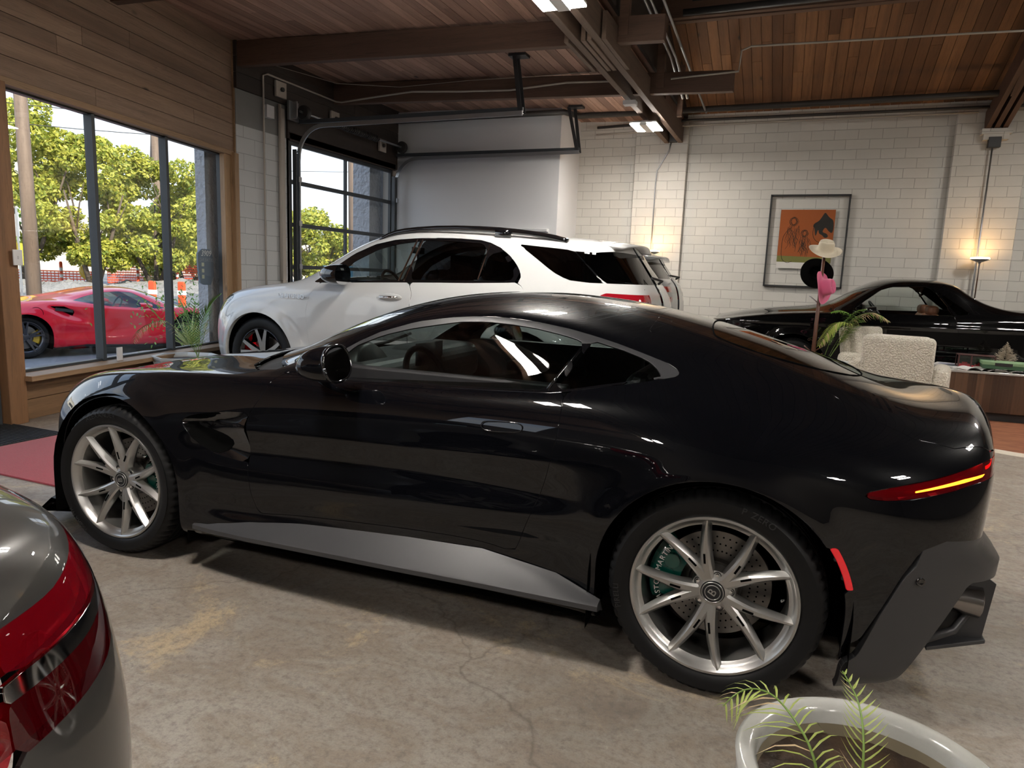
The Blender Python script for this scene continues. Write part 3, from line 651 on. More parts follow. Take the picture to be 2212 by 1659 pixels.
# ================================================================ black coupe
def build_coupe():
    root = empty('sports_coupe', (-0.18135, 3.1980, 0), R(181.0089), 'glossy black two-door sports coupe with silver ten-spoke wheels in the middle of the showroom', 'car')
    def S(x, rows, r0=(.80, .14)): return [(x, r0[0], r0[1])] + [(x, y, z) for y, z in rows]
    st = [
        [(-.70, 0, .30), (-.75, 0, .36), (-.81, 0, .45), (-.82, 0, .55), (-.885, 0, .66), (-.925, 0, .775), (-.935, 0, .835), (-.935, 0, .872), (-.927, 0, .902), (-.915, 0, .926), (-.90, 0, .946), (-.88, 0, .963), (-.86, 0, .976)],
        [(-.69, .34, .29), (-.74, .35, .34), (-.785, .36, .43), (-.795, .37, .54), (-.850, .38, .65), (-.868, .375, .765), (-.873, .35, .84), (-.873, .32, .885), (-.870, .29, .918), (-.862, .25, .943), (-.852, .19, .963), (-.84, .11, .980), (-.832, 0, .988)],
        [(-.70, .58, .28), (-.75, .60, .32), (-.775, .62, .41), (-.79, .64, .52), (-.80, .65, .64), (-.81, .64, .765), (-.815, .60, .840), (-.812, .55, .892), (-.808, .49, .928), (-.803, .42, .952), (-.798, .33, .970), (-.792, .17, .986), (-.79, 0, .990)],
        S(-.74, [(.72, .26), (.75, .38), (.77, .5), (.775, .64), (.755, .76), (.71, .84), (.645, .90), (.56, .94), (.47, .962), (.37, .975), (.19, .983), (0, .985)], (.68, .22)),
        S(-.58, [(.83, .24), (.86, .36), (.88, .5), (.885, .65), (.865, .765), (.81, .85), (.735, .91), (.65, .95), (.55, .975), (.44, .99), (.23, .998), (0, 1.0)], (.78, .2)),
        S(-.35, [(.90, .22), (.925, .34), (.94, .5), (.945, .67), (.93, .79), (.875, .88), (.79, .94), (.70, .985), (.60, 1.02), (.49, 1.045), (.26, 1.07), (0, 1.075)], (.82, .16)),
        S(-.1, [(.93, .2), (.95, .33), (.965, .5), (.972, .69), (.962, .82), (.905, .915), (.82, .97), (.73, 1.02), (.63, 1.06), (.52, 1.095), (.28, 1.14), (0, 1.155)]),
        S(.2, [(.92, .2), (.93, .34), (.955, .50), (.965, .68), (.96, .82), (.905, .935), (.83, 1.0), (.745, 1.06), (.65, 1.115), (.54, 1.165), (.29, 1.215), (0, 1.228)]),
        S(.5, [(.90, .2), (.895, .34), (.93, .49), (.93, .66), (.935, .81), (.88, .94), (.81, .995), (.73, 1.08), (.64, 1.165), (.55, 1.21), (.3, 1.27), (0, 1.28)]),
        S(.9, [(.88, .2), (.885, .34), (.91, .47), (.90, .64), (.912, .79), (.865, .92), (.80, .962), (.725, 1.075), (.635, 1.195), (.56, 1.245), (.3, 1.298), (0, 1.307)]),
        S(1.3, [(.88, .2), (.895, .32), (.91, .46), (.898, .63), (.905, .78), (.855, .91), (.79, .95), (.73, 1.05), (.655, 1.165), (.585, 1.21), (.31, 1.268), (0, 1.28)]),
        S(1.7, [(.89, .19), (.905, .30), (.915, .45), (.905, .62), (.905, .77), (.85, .90), (.785, .93), (.745, .975), (.705, 1.015), (.63, 1.07), (.34, 1.155), (0, 1.178)]),
        S(2.0, [(.91, .18), (.925, .28), (.925, .42), (.92, .60), (.915, .74), (.865, .875), (.80, .905), (.71, .925), (.62, .945), (.5, .985), (.27, 1.035), (0, 1.05)]),
        S(2.3, [(.915, .18), (.935, .28), (.94, .44), (.94, .60), (.93, .74), (.855, .865), (.79, .893), (.69, .90), (.58, .905), (.45, .915), (.23, .935), (0, .945)]),
        S(2.7, [(.91, .18), (.935, .28), (.945, .44), (.95, .60), (.935, .725), (.845, .845), (.76, .868), (.66, .868), (.55, .868), (.42, .873), (.22, .883), (0, .888)]),
        S(3.05, [(.86, .17), (.89, .28), (.90, .42), (.90, .58), (.870, .70), (.79, .79), (.715, .82), (.62, .822), (.52, .82), (.4, .824), (.2, .832), (0, .836)], (.78, .12)),
        S(3.3, [(.735, .15), (.755, .26), (.77, .40), (.77, .53), (.745, .63), (.685, .70), (.62, .735), (.54, .75), (.45, .757), (.36, .765), (.18, .775), (0, .778)], (.70, .11)),
        [(3.42, .56, .11), (3.445, .575, .14), (3.45, .585, .25), (3.46, .59, .38), (3.46, .59, .48), (3.45, .58, .57), (3.43, .55, .635), (3.415, .51, .668), (3.41, .45, .684), (3.41, .38, .69), (3.41, .29, .697), (3.41, .15, .703), (3.41, 0, .705)],
        [(3.47, .33, .11), (3.53, .35, .14), (3.54, .36, .24), (3.545, .37, .36), (3.545, .37, .45), (3.54, .36, .53), (3.53, .34, .58), (3.515, .31, .61), (3.51, .27, .63), (3.505, .22, .64), (3.505, .17, .65), (3.50, .09, .655), (3.50, 0, .657)],
        [(3.48, 0, .11), (3.55, 0, .14), (3.56, 0, .24), (3.565, 0, .35), (3.565, 0, .44), (3.56, 0, .52), (3.55, 0, .565), (3.545, 0, .59), (3.54, 0, .605), (3.535, 0, .615), (3.53, 0, .623), (3.525, 0, .628), (3.52, 0, .632)],
    ]
    V, F = body_surface(st, 9, 9, it=2)
    for cx, r_, h in ((0, .402, .012), (2.704, .402, .014)): flare(V, cx, .357, r_, .05, h)
    groove(V, [(.5, .60), (1.2, .605), (1.95, .585)], .045, .010, x0=.45, x1=2.35)
    groove(V, [(.5, .745), (1.2, .71), (1.95, .70)], .03, -.006, x0=.45, x1=2.2)
    groove(V, [(.5, .42), (1.2, .39), (2.0, .33)], .05, .012, x0=.4, x1=2.3)
    V = with_normals(V, F)
    # ---- regions
    dlo = [(1.73, .925), (1.64, 1.013), (1.54, 1.075), (1.44, 1.124), (1.28, 1.176), (1.14, 1.200), (1.02, 1.212), (.93, 1.214), (.85, 1.211), (.74, 1.202), (.63, 1.187), (.526, 1.167), (.42, 1.143), (.32, 1.116), (.27, 1.102), (.22, 1.087), (.181, 1.066), (.182, 1.056), (.229, 1.045), (.357, 1.018), (.455, .998), (.557, .977), (.616, .966), (.85, .952), (1.05, .944), (1.28, .938), (1.55, .928)]
    sg = [(1.60, .995), (1.546, 1.058), (1.417, 1.114), (1.292, 1.148), (1.172, 1.171), (1.082, 1.187), (.965, 1.194), (.851, 1.189), (.767, 1.182), (.685, 1.170), (.604, 1.156), (.550, 1.142), (.578, 1.09), (.62, 1.015), (.648, .972), (.85, .959), (1.05, .951), (1.28, .945), (1.52, .937), (1.62, .945)]
    qg = [(.520, 1.150), (.464, 1.138), (.389, 1.121), (.315, 1.100), (.275, 1.082), (.250, 1.060), (.245, 1.050), (.357, 1.026), (.455, 1.006), (.557, .985), (.608, .976), (.585, 1.02), (.55, 1.09)]
    gd = side_g(dlo, 0, .4); gsg = side_g(sg, 0, .4); gqg = side_g(qg, 0, .4)
    door = [(1.855, .93), (1.865, .90), (1.885, .84), (1.915, .79), (1.938, .745), (1.943, .70), (1.934, .655), (1.931, .615), (1.936, .56), (1.938, .50), (1.925, .42), (1.90, .335), (1.895, .327), (1.885, .327), (1.69, .346), (1.4, .362), (1.17, .374), (.86, .380), (.735, .362), (.725, .36), (.718, .368), (.67, .489), (.61, .635), (.578, .768), (.565, .847), (.565, .918), (.572, .97), (.576, .985), (.585, .99), (1.05, .965), (1.55, .95), (1.75, .935)]
    gdoor = side_g(smooth_poly(door, 2), 0, .4)
    arches = union(arch_g(0, .357, .402), arch_g(2.704, .357, .402))
    ws = top_g([(1.50, -.4), (1.50, 0), (1.49, .2), (1.43, .40), (1.37, .50), (1.40, .53), (1.60, .585), (1.93, .665), (1.97, .66), (2.10, .48), (2.19, .25), (2.22, 0), (2.22, -.4)], .9)
    cowl = top_g([(2.22, -.4), (2.22, 0), (2.19, .25), (2.10, .48), (1.97, .66), (1.90, .69), (1.93, .735), (2.04, .72), (2.17, .60), (2.26, .38), (2.31, .15), (2.32, 0), (2.32, -.4)], .85)
    hood = top_g([(2.33, -.4), (2.33, 0), (2.32, .15), (2.27, .38), (2.18, .60), (2.05, .73), (2.2, .775), (2.7, .755), (3.1, .68), (3.32, .60), (3.40, .42), (3.45, .2), (3.46, 0), (3.46, -.4)], .6)
    hatch = top_g([(.33, -.4), (.33, 0), (.335, .54), (-.0, .54), (-.25, .55), (-.33, .63), (-.44, .705), (-.56, .735), (-.68, .70), (-.80, .60), (-.9, .35), (-.97, 0), (-.97, -.4)], .50)
    hz = lambda V: (.868 + np.clip((V[:, 0] + .8) * .12, 0, .03)) - V[:, 2]
    hatch = inter(hatch, hz)
    rg = top_g([(.14, -.4), (.14, 0), (.12, .36), (.07, .41), (-.08, .425), (-.22, .41), (-.33, .36), (-.41, .27), (-.455, .13), (-.465, 0), (-.465, -.4)], .9)
    vent = side_g([(2.292, .696), (2.253, .721), (2.206, .734), (2.146, .745), (2.072, .755), (1.999, .760), (1.934, .764), (1.941, .742), (1.951, .714), (1.953, .688), (1.945, .664), (1.934, .634), (1.930, .611), (1.933, .584), (1.950, .546), (2.005, .550), (2.059, .557), (2.118, .565), (2.167, .585), (2.207, .606), (2.236, .632), (2.268, .665)], 0, .4)
    hl = side_g([(3.505, .545), (3.47, .60), (3.37, .655), (3.25, .70), (3.17, .705), (3.20, .675), (3.29, .605), (3.345, .545), (3.38, .49), (3.45, .47)], 0, .42)
    tlp = smooth_poly([(-.405, .757), (-.44, .778), (-.64, .818), (-.73, .842), (-.80, .857), (-.86, .850), (-1.0, .845), (-1.0, .80), (-.86, .805), (-.80, .808), (-.73, .797), (-.66, .778), (-.51, .752), (-.45, .750)], 1)
    tl = side_g(tlp, 0, -1)
    def mk(V): d = np.sqrt(V[:, 0] ** 2 + (V[:, 2] - .357) ** 2); return np.where((np.abs(V[:, 1]) > .5) & (V[:, 0] < 0), np.max([(.409 - d), d - .426, .462 - V[:, 2], V[:, 2] - .592], 0), .5)
    dif = side_g([(-.40, .10), (-.41, .27), (-.45, .285), (-.50, .40), (-.545, .515), (-.59, .60), (-.66, .63), (-.80, .62), (-1.0, .60), (-1.0, .1)], 0, -1)
    fmk = side_g([(3.33, .39), (3.305, .39), (3.305, .24), (3.33, .25)], 0, .5)
    lowgrille = side_g([(3.40, .50), (3.7, .50), (3.7, .16), (3.46, .16)], 0, -1)
    GAP = .0030
    base = union(arches)
    holes = union(off(gd, GAP * .5), off(gdoor, GAP), arches, off(ws, .001), cowl, off(hood, GAP), off(hatch, GAP), off(hl, GAP), off(tl, GAP), vent, dif, mk, fmk, lowgrille)
    bV, bF = clip(V, F, inv(holes)); shell = panel('body_shell', (bV, bF), M['black_paint'], root, .005)
    # wheel-opening returns
    for cx in (0, 2.704):
        def dy(a, cx=cx):
            d = abs(math.hypot(a[0] - cx, max(a[2] - .357, 0)) - .402)
            if abs(a[1]) < .5 or (d > .004 if a[2] > .357 else abs(abs(a[0] - cx) - .402) > .004): return None
            return np.array([a[0], a[1] - math.copysign(.035, a[1]), a[2]])
        for s in (1, -1): edge_strip('x', bV, bF, None, None, lambda a, s=s, dy=dy: dy(a) if a[1] * s > 0 else None).build('arch_lip', M['black_paint'], root, True)
    sid = lambda s: (lambda V: .3 - s * V[:, 1])
    for s in (1, -1):
        dd = clip(V, F, inter(gdoor, inv(off(gd, GAP * .5)), sid(s)))
        d = panel('door', dd, M['black_paint'], root, .005)
        tr = clip(V, F, inter(gd, inv(off(union(gsg, gqg), .001)), sid(s))); bp_ = side_g([(.585, 1.135), (.49, 1.142), (.54, 1.06), (.59, .955), (.68, .955), (.62, 1.06)], 0, .4); up_ = lambda V: np.maximum(-bp_(V), np.interp(V[:, 0], [.15, .23, .36, .56, .62, 1.05, 1.6, 1.75], [1.0, 1.0, 1.055, 1.01, 1.0, .975, .965, .93]) - V[:, 2]); panel('window_trim', clip(*tr, up_), M['trim_grey'], root, .004); panel('window_seal', clip(*tr, inv(up_)), M['gloss_black'], root, .004)
        panel('side_window', clip(V, F, inter(gsg, sid(s))), M['glass_dark'], root, 0)
        panel('quarter_window', clip(V, F, inter(gqg, sid(s))), M['glass_dark'], root, 0)
        pl = MB(); 
        for pts in ([(.548, .652, 1.140), (.578, .705, 1.09), (.62, .778, 1.015), (.640, .815, .975)],): pl.tube([(x, s * (y + .004), z) for x, y, z in pts], .0065, 6)
        pl.build('pillar_strip', M['gloss_black'], root, True)
        hs = clip(V, F, inter(hl, sid(s))); panel('headlight', hs, M['glass_clear'], root, 0)
        bk = hs[0].copy()
        if len(bk): bk[:, 1] -= s * .03; bk[:, 0] -= .03; b_ = panel('headlight_housing', (bk, hs[1]), M['dark_plastic'], root, 0)
        q = MB(); q.lathe([(0, 0), (.02, .004), (.03, .02), (.032, .03)], (3.38, s * .60, .60), (1, s * .3, .1), 20); q.build('headlight_projector', M['lamp_inner'], root, True)
        panel('marker_reflector', (lambda q: (q[0] + np.array([0, s * .0022, 0, 0, 0, 0]), q[1]))(clipf(V, F, inter(mk, sid(s)))), M['red_solid'], root, .004)
        panel('marker_lamp', clipf(V, F, inter(fmk, sid(s))), M['amber_lens'], root, .004)
        # side vent: recessed, with a strake through it
        vv = clip(V, F, inter(vent, sid(s)))
        V2 = vv[0][:, :3].copy(); dist = -vent(V2); V2[:, 1] -= s * np.clip(dist * 1.6, 0, .042) * np.clip((V2[:, 0] - 1.93) / .25, .12, 1); panel('side_vent', (V2, vv[1]), M['gloss_black'], root, .003)
        dk = side_g([(2.280, .686), (2.223, .694), (2.230, .668), (2.154, .666), (2.084, .654), (2.036, .640), (2.025, .624), (2.029, .608), (2.052, .589), (2.078, .568), (2.118, .568), (2.177, .589), (2.227, .622)], 0, .4)
        dV, dF = clip(V2, vv[1], dk); dV = dV.copy(); dV[:, 1] += s * .0015; panel('vent_opening', (dV, dF), M['well'], root, 0)
        # mirror
        mm = MB(); prof = []; nr, nc = 12, 20; Vm = []
        for i in range(nr + 1):
            t = i / nr; x = 1.445 + .165 * t; k = (1 - t ** 2.6) ** .5 if i < nr else 0
            for j in range(nc):
                a = 2 * PI * j / nc; ey = math.copysign(abs(math.cos(a)) ** .8, math.cos(a)); ez = math.copysign(abs(math.sin(a)) ** .85, math.sin(a))
                Vm.append((x + .02 * ez * (1 - t), s * (.975 + .085 * ey * k + .02 * t), 1.020 + .068 * ez * k - .012 * t - .01 * ey))
        Fm = [(i * nc + j, i * nc + (j + 1) % nc, (i + 1) * nc + (j + 1) % nc, (i + 1) * nc + j) for i in range(nr) for j in range(nc)] + [tuple(range(nc))]
        mir = np_obj('door_mirror', Vm, Fm, M['black_paint'], root)
        gl = [Vm[j] for j in range(nc)]; c0 = np.mean(gl, 0); gl = [tuple(c0 + (np.array(p) - c0) * .86 + np.array([-.004, 0, 0])) for p in gl]; np_obj('mirror_glass', gl, [tuple(range(nc))], M['mirror'], mir, False)
        rim = MB(); rim.tube([tuple(c0 + (np.array(Vm[j % nc]) - c0) * .98) for j in range(nc + 1)], .006, 6); rim.build('mirror_rim', M['gloss_black'], mir, True)
        ft = MB(); ft.tube([(1.66, s * .79, .925), (1.60, s * .86, .945), (1.55, s * .93, .975)], [.022, .018, .02], 10); ft.build('mirror_foot', M['gloss_black'], mir, True)
        if s == 1:
            hpts = smooth_poly([(.862, .826), (.862, .841), (.844, .850), (.734, .858), (.700, .850), (.699, .833), (.715, .823), (.839, .813)], 2)
            ys = .9125; ring = MB(); ring.tube([(x, ys + (.84 - z) * .10 + (.78 - x) * .03, z) for x, z in hpts + hpts[:1]], .0022, 5); h = ring.build('door_handle', M['gloss_black'], root, True)
    panel('windshield', clip(V, F, ws), M['glass_dark'], root, 0)
    cw = clip(V, F, cowl); cV = cw[0].copy(); cV[:, 2] -= .022; panel('cowl_panel', (cV, cw[1]), M['dark_plastic'], root, .003)
    wp = MB()
    for s in (1, -1): wp.tube([(2.16, s * .30 + .1, .925), (2.10, s * .30 - .18, .95), (2.02, s * .3 - .32, 1.0)], .009, 6)
    wp.build('wiper', M['dark_plastic'], root)
    panel('hood', clip(V, F, hood), M['black_paint'], root, .005)
    panel('tailgate', clip(V, F, inter(hatch, inv(off(rg, .001)))), M['black_paint'], root, .005)
    panel('rear_window', clip(V, F, rg), glass_mat('rear_glass', (.10, .11, .11), refl=.07), root, 0)
    zs_ = lambda x, y: snap(V, x, y, (0, 1), 2, lambda q: q[:, 2] > .8)
    rgp = smooth_poly([(.14, 0), (.12, .36), (.07, .41), (-.08, .425), (-.22, .41), (-.33, .36), (-.41, .27), (-.455, .13), (-.465, 0), (-.455, -.13), (-.41, -.27), (-.33, -.36), (-.22, -.41), (-.08, -.425), (.07, -.41), (.12, -.36)], 2)
    sl = MB(); P_ = [(x, y, zs_(x, y) + .001) for x, y in rgp]; sl.tube(P_ + P_[:1], .0032, 6); sl.build('window_seal', M['well'], root, True)
    tw = clip(V, F, tl); tz = tw[0].copy(); panel('tail_light', tw, M['red_lens'], root, 0)
    bk = tw[0].copy(); c = np.array([-.3, 0, .8]); bk[:, 0] += .03 * (bk[:, 0] < -.7); bk[:, 1] *= .965; panel('lamp_housing', (bk, tw[1]), simple('lamp_housing_red', (.10, .003, .005), .3), root, 0)
    for s in (1, -1):
        led = clipf(V, F, inter(side_g([(-.555, .776), (-.70, .802), (-.76, .814), (-.77, .822), (-.70, .812), (-.555, .781)], 0, .30), sid(s)));
        if len(led[1]): L_ = led[0].copy(); L_[:, 1] *= 1.001; L_[:, 0] -= .0015; panel('light_strip', (L_, led[1]), M['lamp_amber_on'], root, 0)
        led = clipf(V, F, inter(side_g([(-.79, .826), (-1.0, .826), (-1.0, .836), (-.79, .836)], 0, .02), lambda V, s=s: .02 - s * V[:, 1]))
        if len(led[1]): L_ = led[0].copy(); L_[:, 1] *= .98; L_[:, 0] += .008; panel('light_strip', (L_, led[1]), M['lamp_red_on'], root, 0)
    # lower rear: satin diffuser skin pushed outwards, fins and pipes
    dv = clip(V, F, inter(dif, inv(arches))); D = dv[0].copy(); k = np.clip((-D[:, 0] - .44) / .2, 0, 1) * np.clip((.64 - D[:, 2]) / .1, 0, 1)
    D[:, 0] -= .060 * np.clip((-D[:, 0] - .50) / .2, 0, 1) * np.clip((.605 - D[:, 2]) / .05, 0, 1); D[:, 2] = np.where(D[:, 2] < .5, D[:, 2] - (.5 - D[:, 2]) * .28 * np.clip((.84 + D[:, 0]) / .3, 0, 1), D[:, 2]); cut = lambda V: np.where((np.abs(V[:, 1]) < .60) & (V[:, 0] < -.62), V[:, 2] - 9.0, 0) + np.where(np.abs(V[:, 1]) < .60, .52 - V[:, 2], -.2)
    dd = clip(D, dv[1], lambda V: np.minimum(-(V[:, 0] + .600 + (V[:, 2] - .18) * .44), .505 - V[:, 2]))
    panel('rear_diffuser', dd, M['satin_grey'], root, .02)
    bx = MB(); bx.box((-.58, 0, .34), (.22, 1.24, .30)); bx.build('diffuser_tray', M['dark_plastic'], root, bev=.03)
    for s in (1, -1):
        ln = MB()
        for (y_, z_) in ((.62, .30), (.30, .28), (.10, .28)):
            fn_ = MB(); fn_.prism([(-.62, .10), (-.88, .20), (-.90, z_ + .10), (-.84, z_ + .14), (-.62, z_)], -.007, .007, (np.array([1., 0, 0]), np.array([0, 0, 1.]), np.array([0, 1., 0])), (0, s * (y_ if y_ < .5 else .50), 0)); fn_.build('diffuser_fin', M['satin_grey'], root)
        bl = MB(); bl.tube([(-.66, s * .62, .19), (-.78, s * .56, .23), (-.86, s * .47, .31), (-.875, s * .42, .40)], [.016, .014, .012, .010], 8); bl.build('exhaust_surround', M['satin_grey'], root, True)
        ln.add([(-.70, s * .60, .17), (-.89, s * .52, .20), (-.89, s * .30, .20), (-.70, s * .30, .15), (-.70, s * .60, .155), (-.89, s * .52, .185), (-.89, s * .30, .185), (-.70, s * .30, .135)], [(0, 1, 2, 3), (7, 6, 5, 4), (0, 4, 5, 1), (1, 5, 6, 2), (2, 6, 7, 3), (3, 7, 4, 0)])
        ln.build('diffuser_blade', M['satin_grey'], root, bev=.004)
        lb = MB(); lb.prism([(-.60, .575), (-.70, .580), (-.775, .560), (-.812, .545), (-.815, .495), (-.77, .480), (-.70, .50)], s * .46, s * .625, (np.array([1., 0, 0]), np.array([0, 0, 1.]), np.array([0, 1., 0]))); lb.build('diffuser_corner', M['satin_grey'], root, bev=.018, seg=3)
    for s in (1, -1):
        for q in (0, 1):
            e = MB(); e.lathe([(.048, .0), (.056, .16), (.053, .162), (.045, .14), (.043, 0)], (-.70, s * (.50 - q * .13), .335), (-1, 0, -.06), 32, close=True); e.lathe([(0, .02), (.044, .02)], (-.70, s * (.50 - q * .13), .335), (-1, 0, -.06), 32, m=1)
            x_ = e.build('exhaust_pipe', [M['exhaust'], M['well']], root, True); autosmooth(x_)
    for s in (1, -1): sn = MB(); sn.lathe([(0, .003), (.008, .003), (.0125, .004), (.014, 0), (.014, -.01)], (-.600, s * (snap(D, -.600, .505, sel=lambda q: q[:, 1] > .4) + .002), .505), (-.55, s, .15), 20); sn.build('parking_sensor', M['gloss_black'], root, True)
    # sills, splitter, floor pan, wells
    for s in (1, -1):
        a = [(2.262, .895, .240), (2.10, .905, .268), (1.94, .905, .290), (1.68, .90, .312), (1.3, .89, .335), (.85, .89, .350), (.55, .90, .315), (.375, .93, .262)]
        b = [(2.235, .945, .228), (2.10, .965, .232), (1.91, .985, .240), (1.54, .995, .250), (1.2, 1.0, .256), (.85, 1.0, .262), (.55, .995, .262), (.372, .985, .258)]
        Vs = []
        for (p, q) in zip(a, b): Vs += [(p[0], s * p[1], p[2]), (q[0], s * (q[1] - .012), q[2] + .006), (q[0], s * q[1], q[2]), (q[0], s * q[1], q[2] - .018), (q[0], s * (q[1] - .04), q[2] - .03), (p[0], s * (p[1] - .05), min(p[2], q[2]) - .06)]
        k = 6; Fs = [(i * k + j, i * k + (j + 1) % k, (i + 1) * k + (j + 1) % k, (i + 1) * k + j) for i in range(len(a) - 1) for j in range(k)] + [tuple(range(k)), tuple((len(a) - 1) * k + j for j in range(k - 1, -1, -1))]
        o = np_obj('side_skirt', Vs, Fs, M['satin_grey'], root); autosmooth(o, 25)
    sp = MB(); n = 14; Vs = []
    for i in range(n + 1):
        t = -1 + 2 * i / n; y = .82 * t; x = 3.56 - .20 * abs(t) ** 2.2; 
        Vs += [(x + .05, y, .078), (x - .04, y, .150 if abs(t) > .75 else .11), (x - .25, y * .93, .11), (x - .25, y * .93, .085), (x + .045, y, .066)]
    k = 5; sp.add(Vs, [(i * k + j, i * k + (j + 1) % k, (i + 1) * k + (j + 1) % k, (i + 1) * k + j) for i in range(n) for j in range(k)]); sp.build('front_splitter', M['gloss_black'], root)
    lg = clip(V, F, lowgrille); L_ = lg[0].copy(); L_[:, 0] -= .02; panel('grille', (L_, lg[1]), M['well'], root, 0)
    ub = MB(); ub.box((1.35, 0, .17), (1.78, 1.62, .10)); ub.box((1.25, 0, .52), (1.5, 1.60, .05)); ub.box((3.12, 0, .30), (.30, 1.1, .30)); ub.box((-.44, 0, .42), (.2, 1.3, .4)); ub.box((1.35, 0, .14), (4.0, 1.1, .04))
    ub.box((2.704, 0, .5), (.9, 1.2, .3)); ub.box((0, 0, .45), (.9, 1.15, .3)); ub.build('underbody', M['well'], root)  # dark boxes inside the underside, put in to block light
    for cx in (0, 2.704):
        for s in (1, -1):
            wl = MB(); n = 20; Vw = []
            for i in range(n + 1):
                a = PI * i / n
                for y in (.93, .60): Vw.append((cx + .425 * math.cos(a), s * y, .357 + .415 * math.sin(a)))
            Vw2 = [(cx + .425, s * .93, .14), (cx + .425, s * .6, .14)] + Vw + [(cx - .425, s * .93, .14), (cx - .425, s * .6, .14)]
            F2 = [(2 * i, 2 * i + 1, 2 * i + 3, 2 * i + 2) for i in range(n + 2)] + [tuple(range(1, 2 * n + 6, 2))]
            np_obj('wheel_well', Vw2, F2, M['well'], root, False)
    # interior
    it = MB(); it.box((1.78, 0, .86), (.46, 1.34, .20)); dsh = it.build('dashboard', M['leather_grey'], root, bev=.08, seg=5); it = MB(); it.box((1.70, -.33, .91), (.34, .56, .15)); it.build('dash_pad', M['leather_grey'], dsh, bev=.07, seg=5)
    bn = MB(); bn.lathe([(0, .02), (.13, .02), (.15, 0), (.15, -.1)], (1.66, .37, .90), (-1, 0, .35), 24); bn.box((1.55, .02, .97), (.02, .26, .11)); bn.build('instrument_hood', M['leather_black'], root, True)
    sw = MB(); c0 = np.array([1.37, .37, .875]); ax = np.array([-.92, 0, .38]); x_, y_, a_ = frame(ax)
    sw.tube([c0 + .175 * (math.cos(t) * x_ + math.sin(t) * y_ * .96) for t in np.linspace(0, 2 * PI, 33)], .015, 8, cap=False)
    for t in (0, PI, 1.5 * PI): sw.bar(c0 + .04 * (math.cos(t) * x_ + math.sin(t) * y_), c0 + .17 * (math.cos(t) * x_ + math.sin(t) * y_), .035, .012, up=tuple(a_))
    sw.lathe([(0, .03), (.05, .02), (.055, -.02)], tuple(c0), tuple(a_), 24); sw.tube([c0, c0 - a_ * .22], .03, 10); sw.build('steering_wheel', M['leather_black'], root, True)
    for s in (1, -1):
        q = MB(); P = [(1.12, .50), (1.10, .60), (.98, .64), (.72, .60), (.62, .72), (.53, .98), (.48, 1.07), (.40, 1.06), (.42, .94), (.50, .66), (.55, .50)]
        q.prism([(p[0], p[1]) for p in P], -.24, .24, (np.array([1., 0, 0]), np.array([0, 0, 1.]), np.array([0, 1., 0])), (-.10, s * .37, -.03)); q.build('seat', M['leather_black'], root, bev=.04, seg=3)
        dc = MB(); dc.box((1.15, s * .77, .78), (1.15, .05, .42)); dc.box((1.15, s * .72, .84), (.5, .05, .06)); dc.lathe([(.05, 0), (.056, .008), (.062, 0)], (1.1, s * .745, .90), (0, -s, 0), 20); dc.build('door_card', M['leather_black'], root, bev=.01)
    cs = MB(); cs.box((1.2, 0, .62), (.9, .26, .22)); cs.box((.2, 0, .80), (.7, 1.3, .1)); cs.build('center_console', M['leather_grey'], root, bev=.03)
    # wheels
    rear = coupe_wheel('rear_wheel', .295, 'P ZERO', 'PIRELLI'); rear.parent = root; rear.location = (0, .945, .357); rear.rotation_euler = (0, R(-28), 0); rear.data.name = 'wheel'; rear.name = 'wheel'
    front = coupe_wheel('front_wheel', .262, 'ALEXANDER', 'FIREHAWK'); front.parent = root; front.location = (2.704, .945, .357); front.rotation_euler = (0, R(5), R(2)); front.name = 'wheel'
    for (w, x) in ((rear, 0), (front, 2.704)):
        c = w.copy(); COL.objects.link(c); c.parent = root; c.location = (x, -.945, .357); c.rotation_euler = (0, 0, PI)
        for ch in w.children:
            if ch.name.startswith('tyre'):
                d = ch.copy(); COL.objects.link(d); d.parent = c
    brakes(root, 0, .82, 1, M['caliper_green'], R(8), 'ASTON MARTIN'); brakes(root, 2.704, .82, 1, M['caliper_green'], PI - R(5), 'ASTON MARTIN')
    return root
build_coupe()
# ================================================================ the other cars
M['white_paint'] = paint('white_paint', (.56, .57, .57), rough=.35)
M['grey_paint'] = paint('dark_grey_metallic_paint', (.050, .048, .046), flake=.05, rough=.3)
M['silver_paint'] = paint('cool_grey_paint', (.20, .21, .22), flake=.03, rough=.3)
M['jet_paint'] = paint('jet_black_paint', (.0015, .0015, .0018), rough=.2, spec=.02)
M['red_paint'] = paint('red_paint', (.78, .006, .03), rough=.3)
M['tan_leather'] = simple('tan_leather', (.23, .10, .055), .45)
M['yellow_paint'] = simple('yellow_caliper', (.75, .48, .01), .3, coat=.5)
M['gunmetal'] = simple('gunmetal_alloy', (.09, .09, .10), .3, metal=.8)
M['red_lamp'] = simple('red_tail_lens', (.30, .006, .014), .08, coat=1)
def end_cap(prof, W, dx, sgn):
    """three stations that round off a car end: prof (x,z) per row, W half-width per row"""
    a = [(x, 0, z) for x, z in prof]; n = len(prof)
    b = [(x - sgn * dx * .12, W[i] * .52, z) if i < n - 1 else (x - sgn * .0, 0, z) for i, (x, z) in enumerate(prof)]
    c = [(x - sgn * dx * .55, W[i] * .86, z - (.01 if i > n - 5 else 0)) if i < n - 1 else (x - sgn * dx * .3, 0, z + .002) for i, (x, z) in enumerate(prof)]
    return [a, b, c] if sgn < 0 else [c, b, a]
def stn(x, rows, r0): return [(x, r0[0], r0[1])] + [(x, y, z) for y, z in rows]
def sidef(s): return lambda V: .3 - s * V[:, 1]
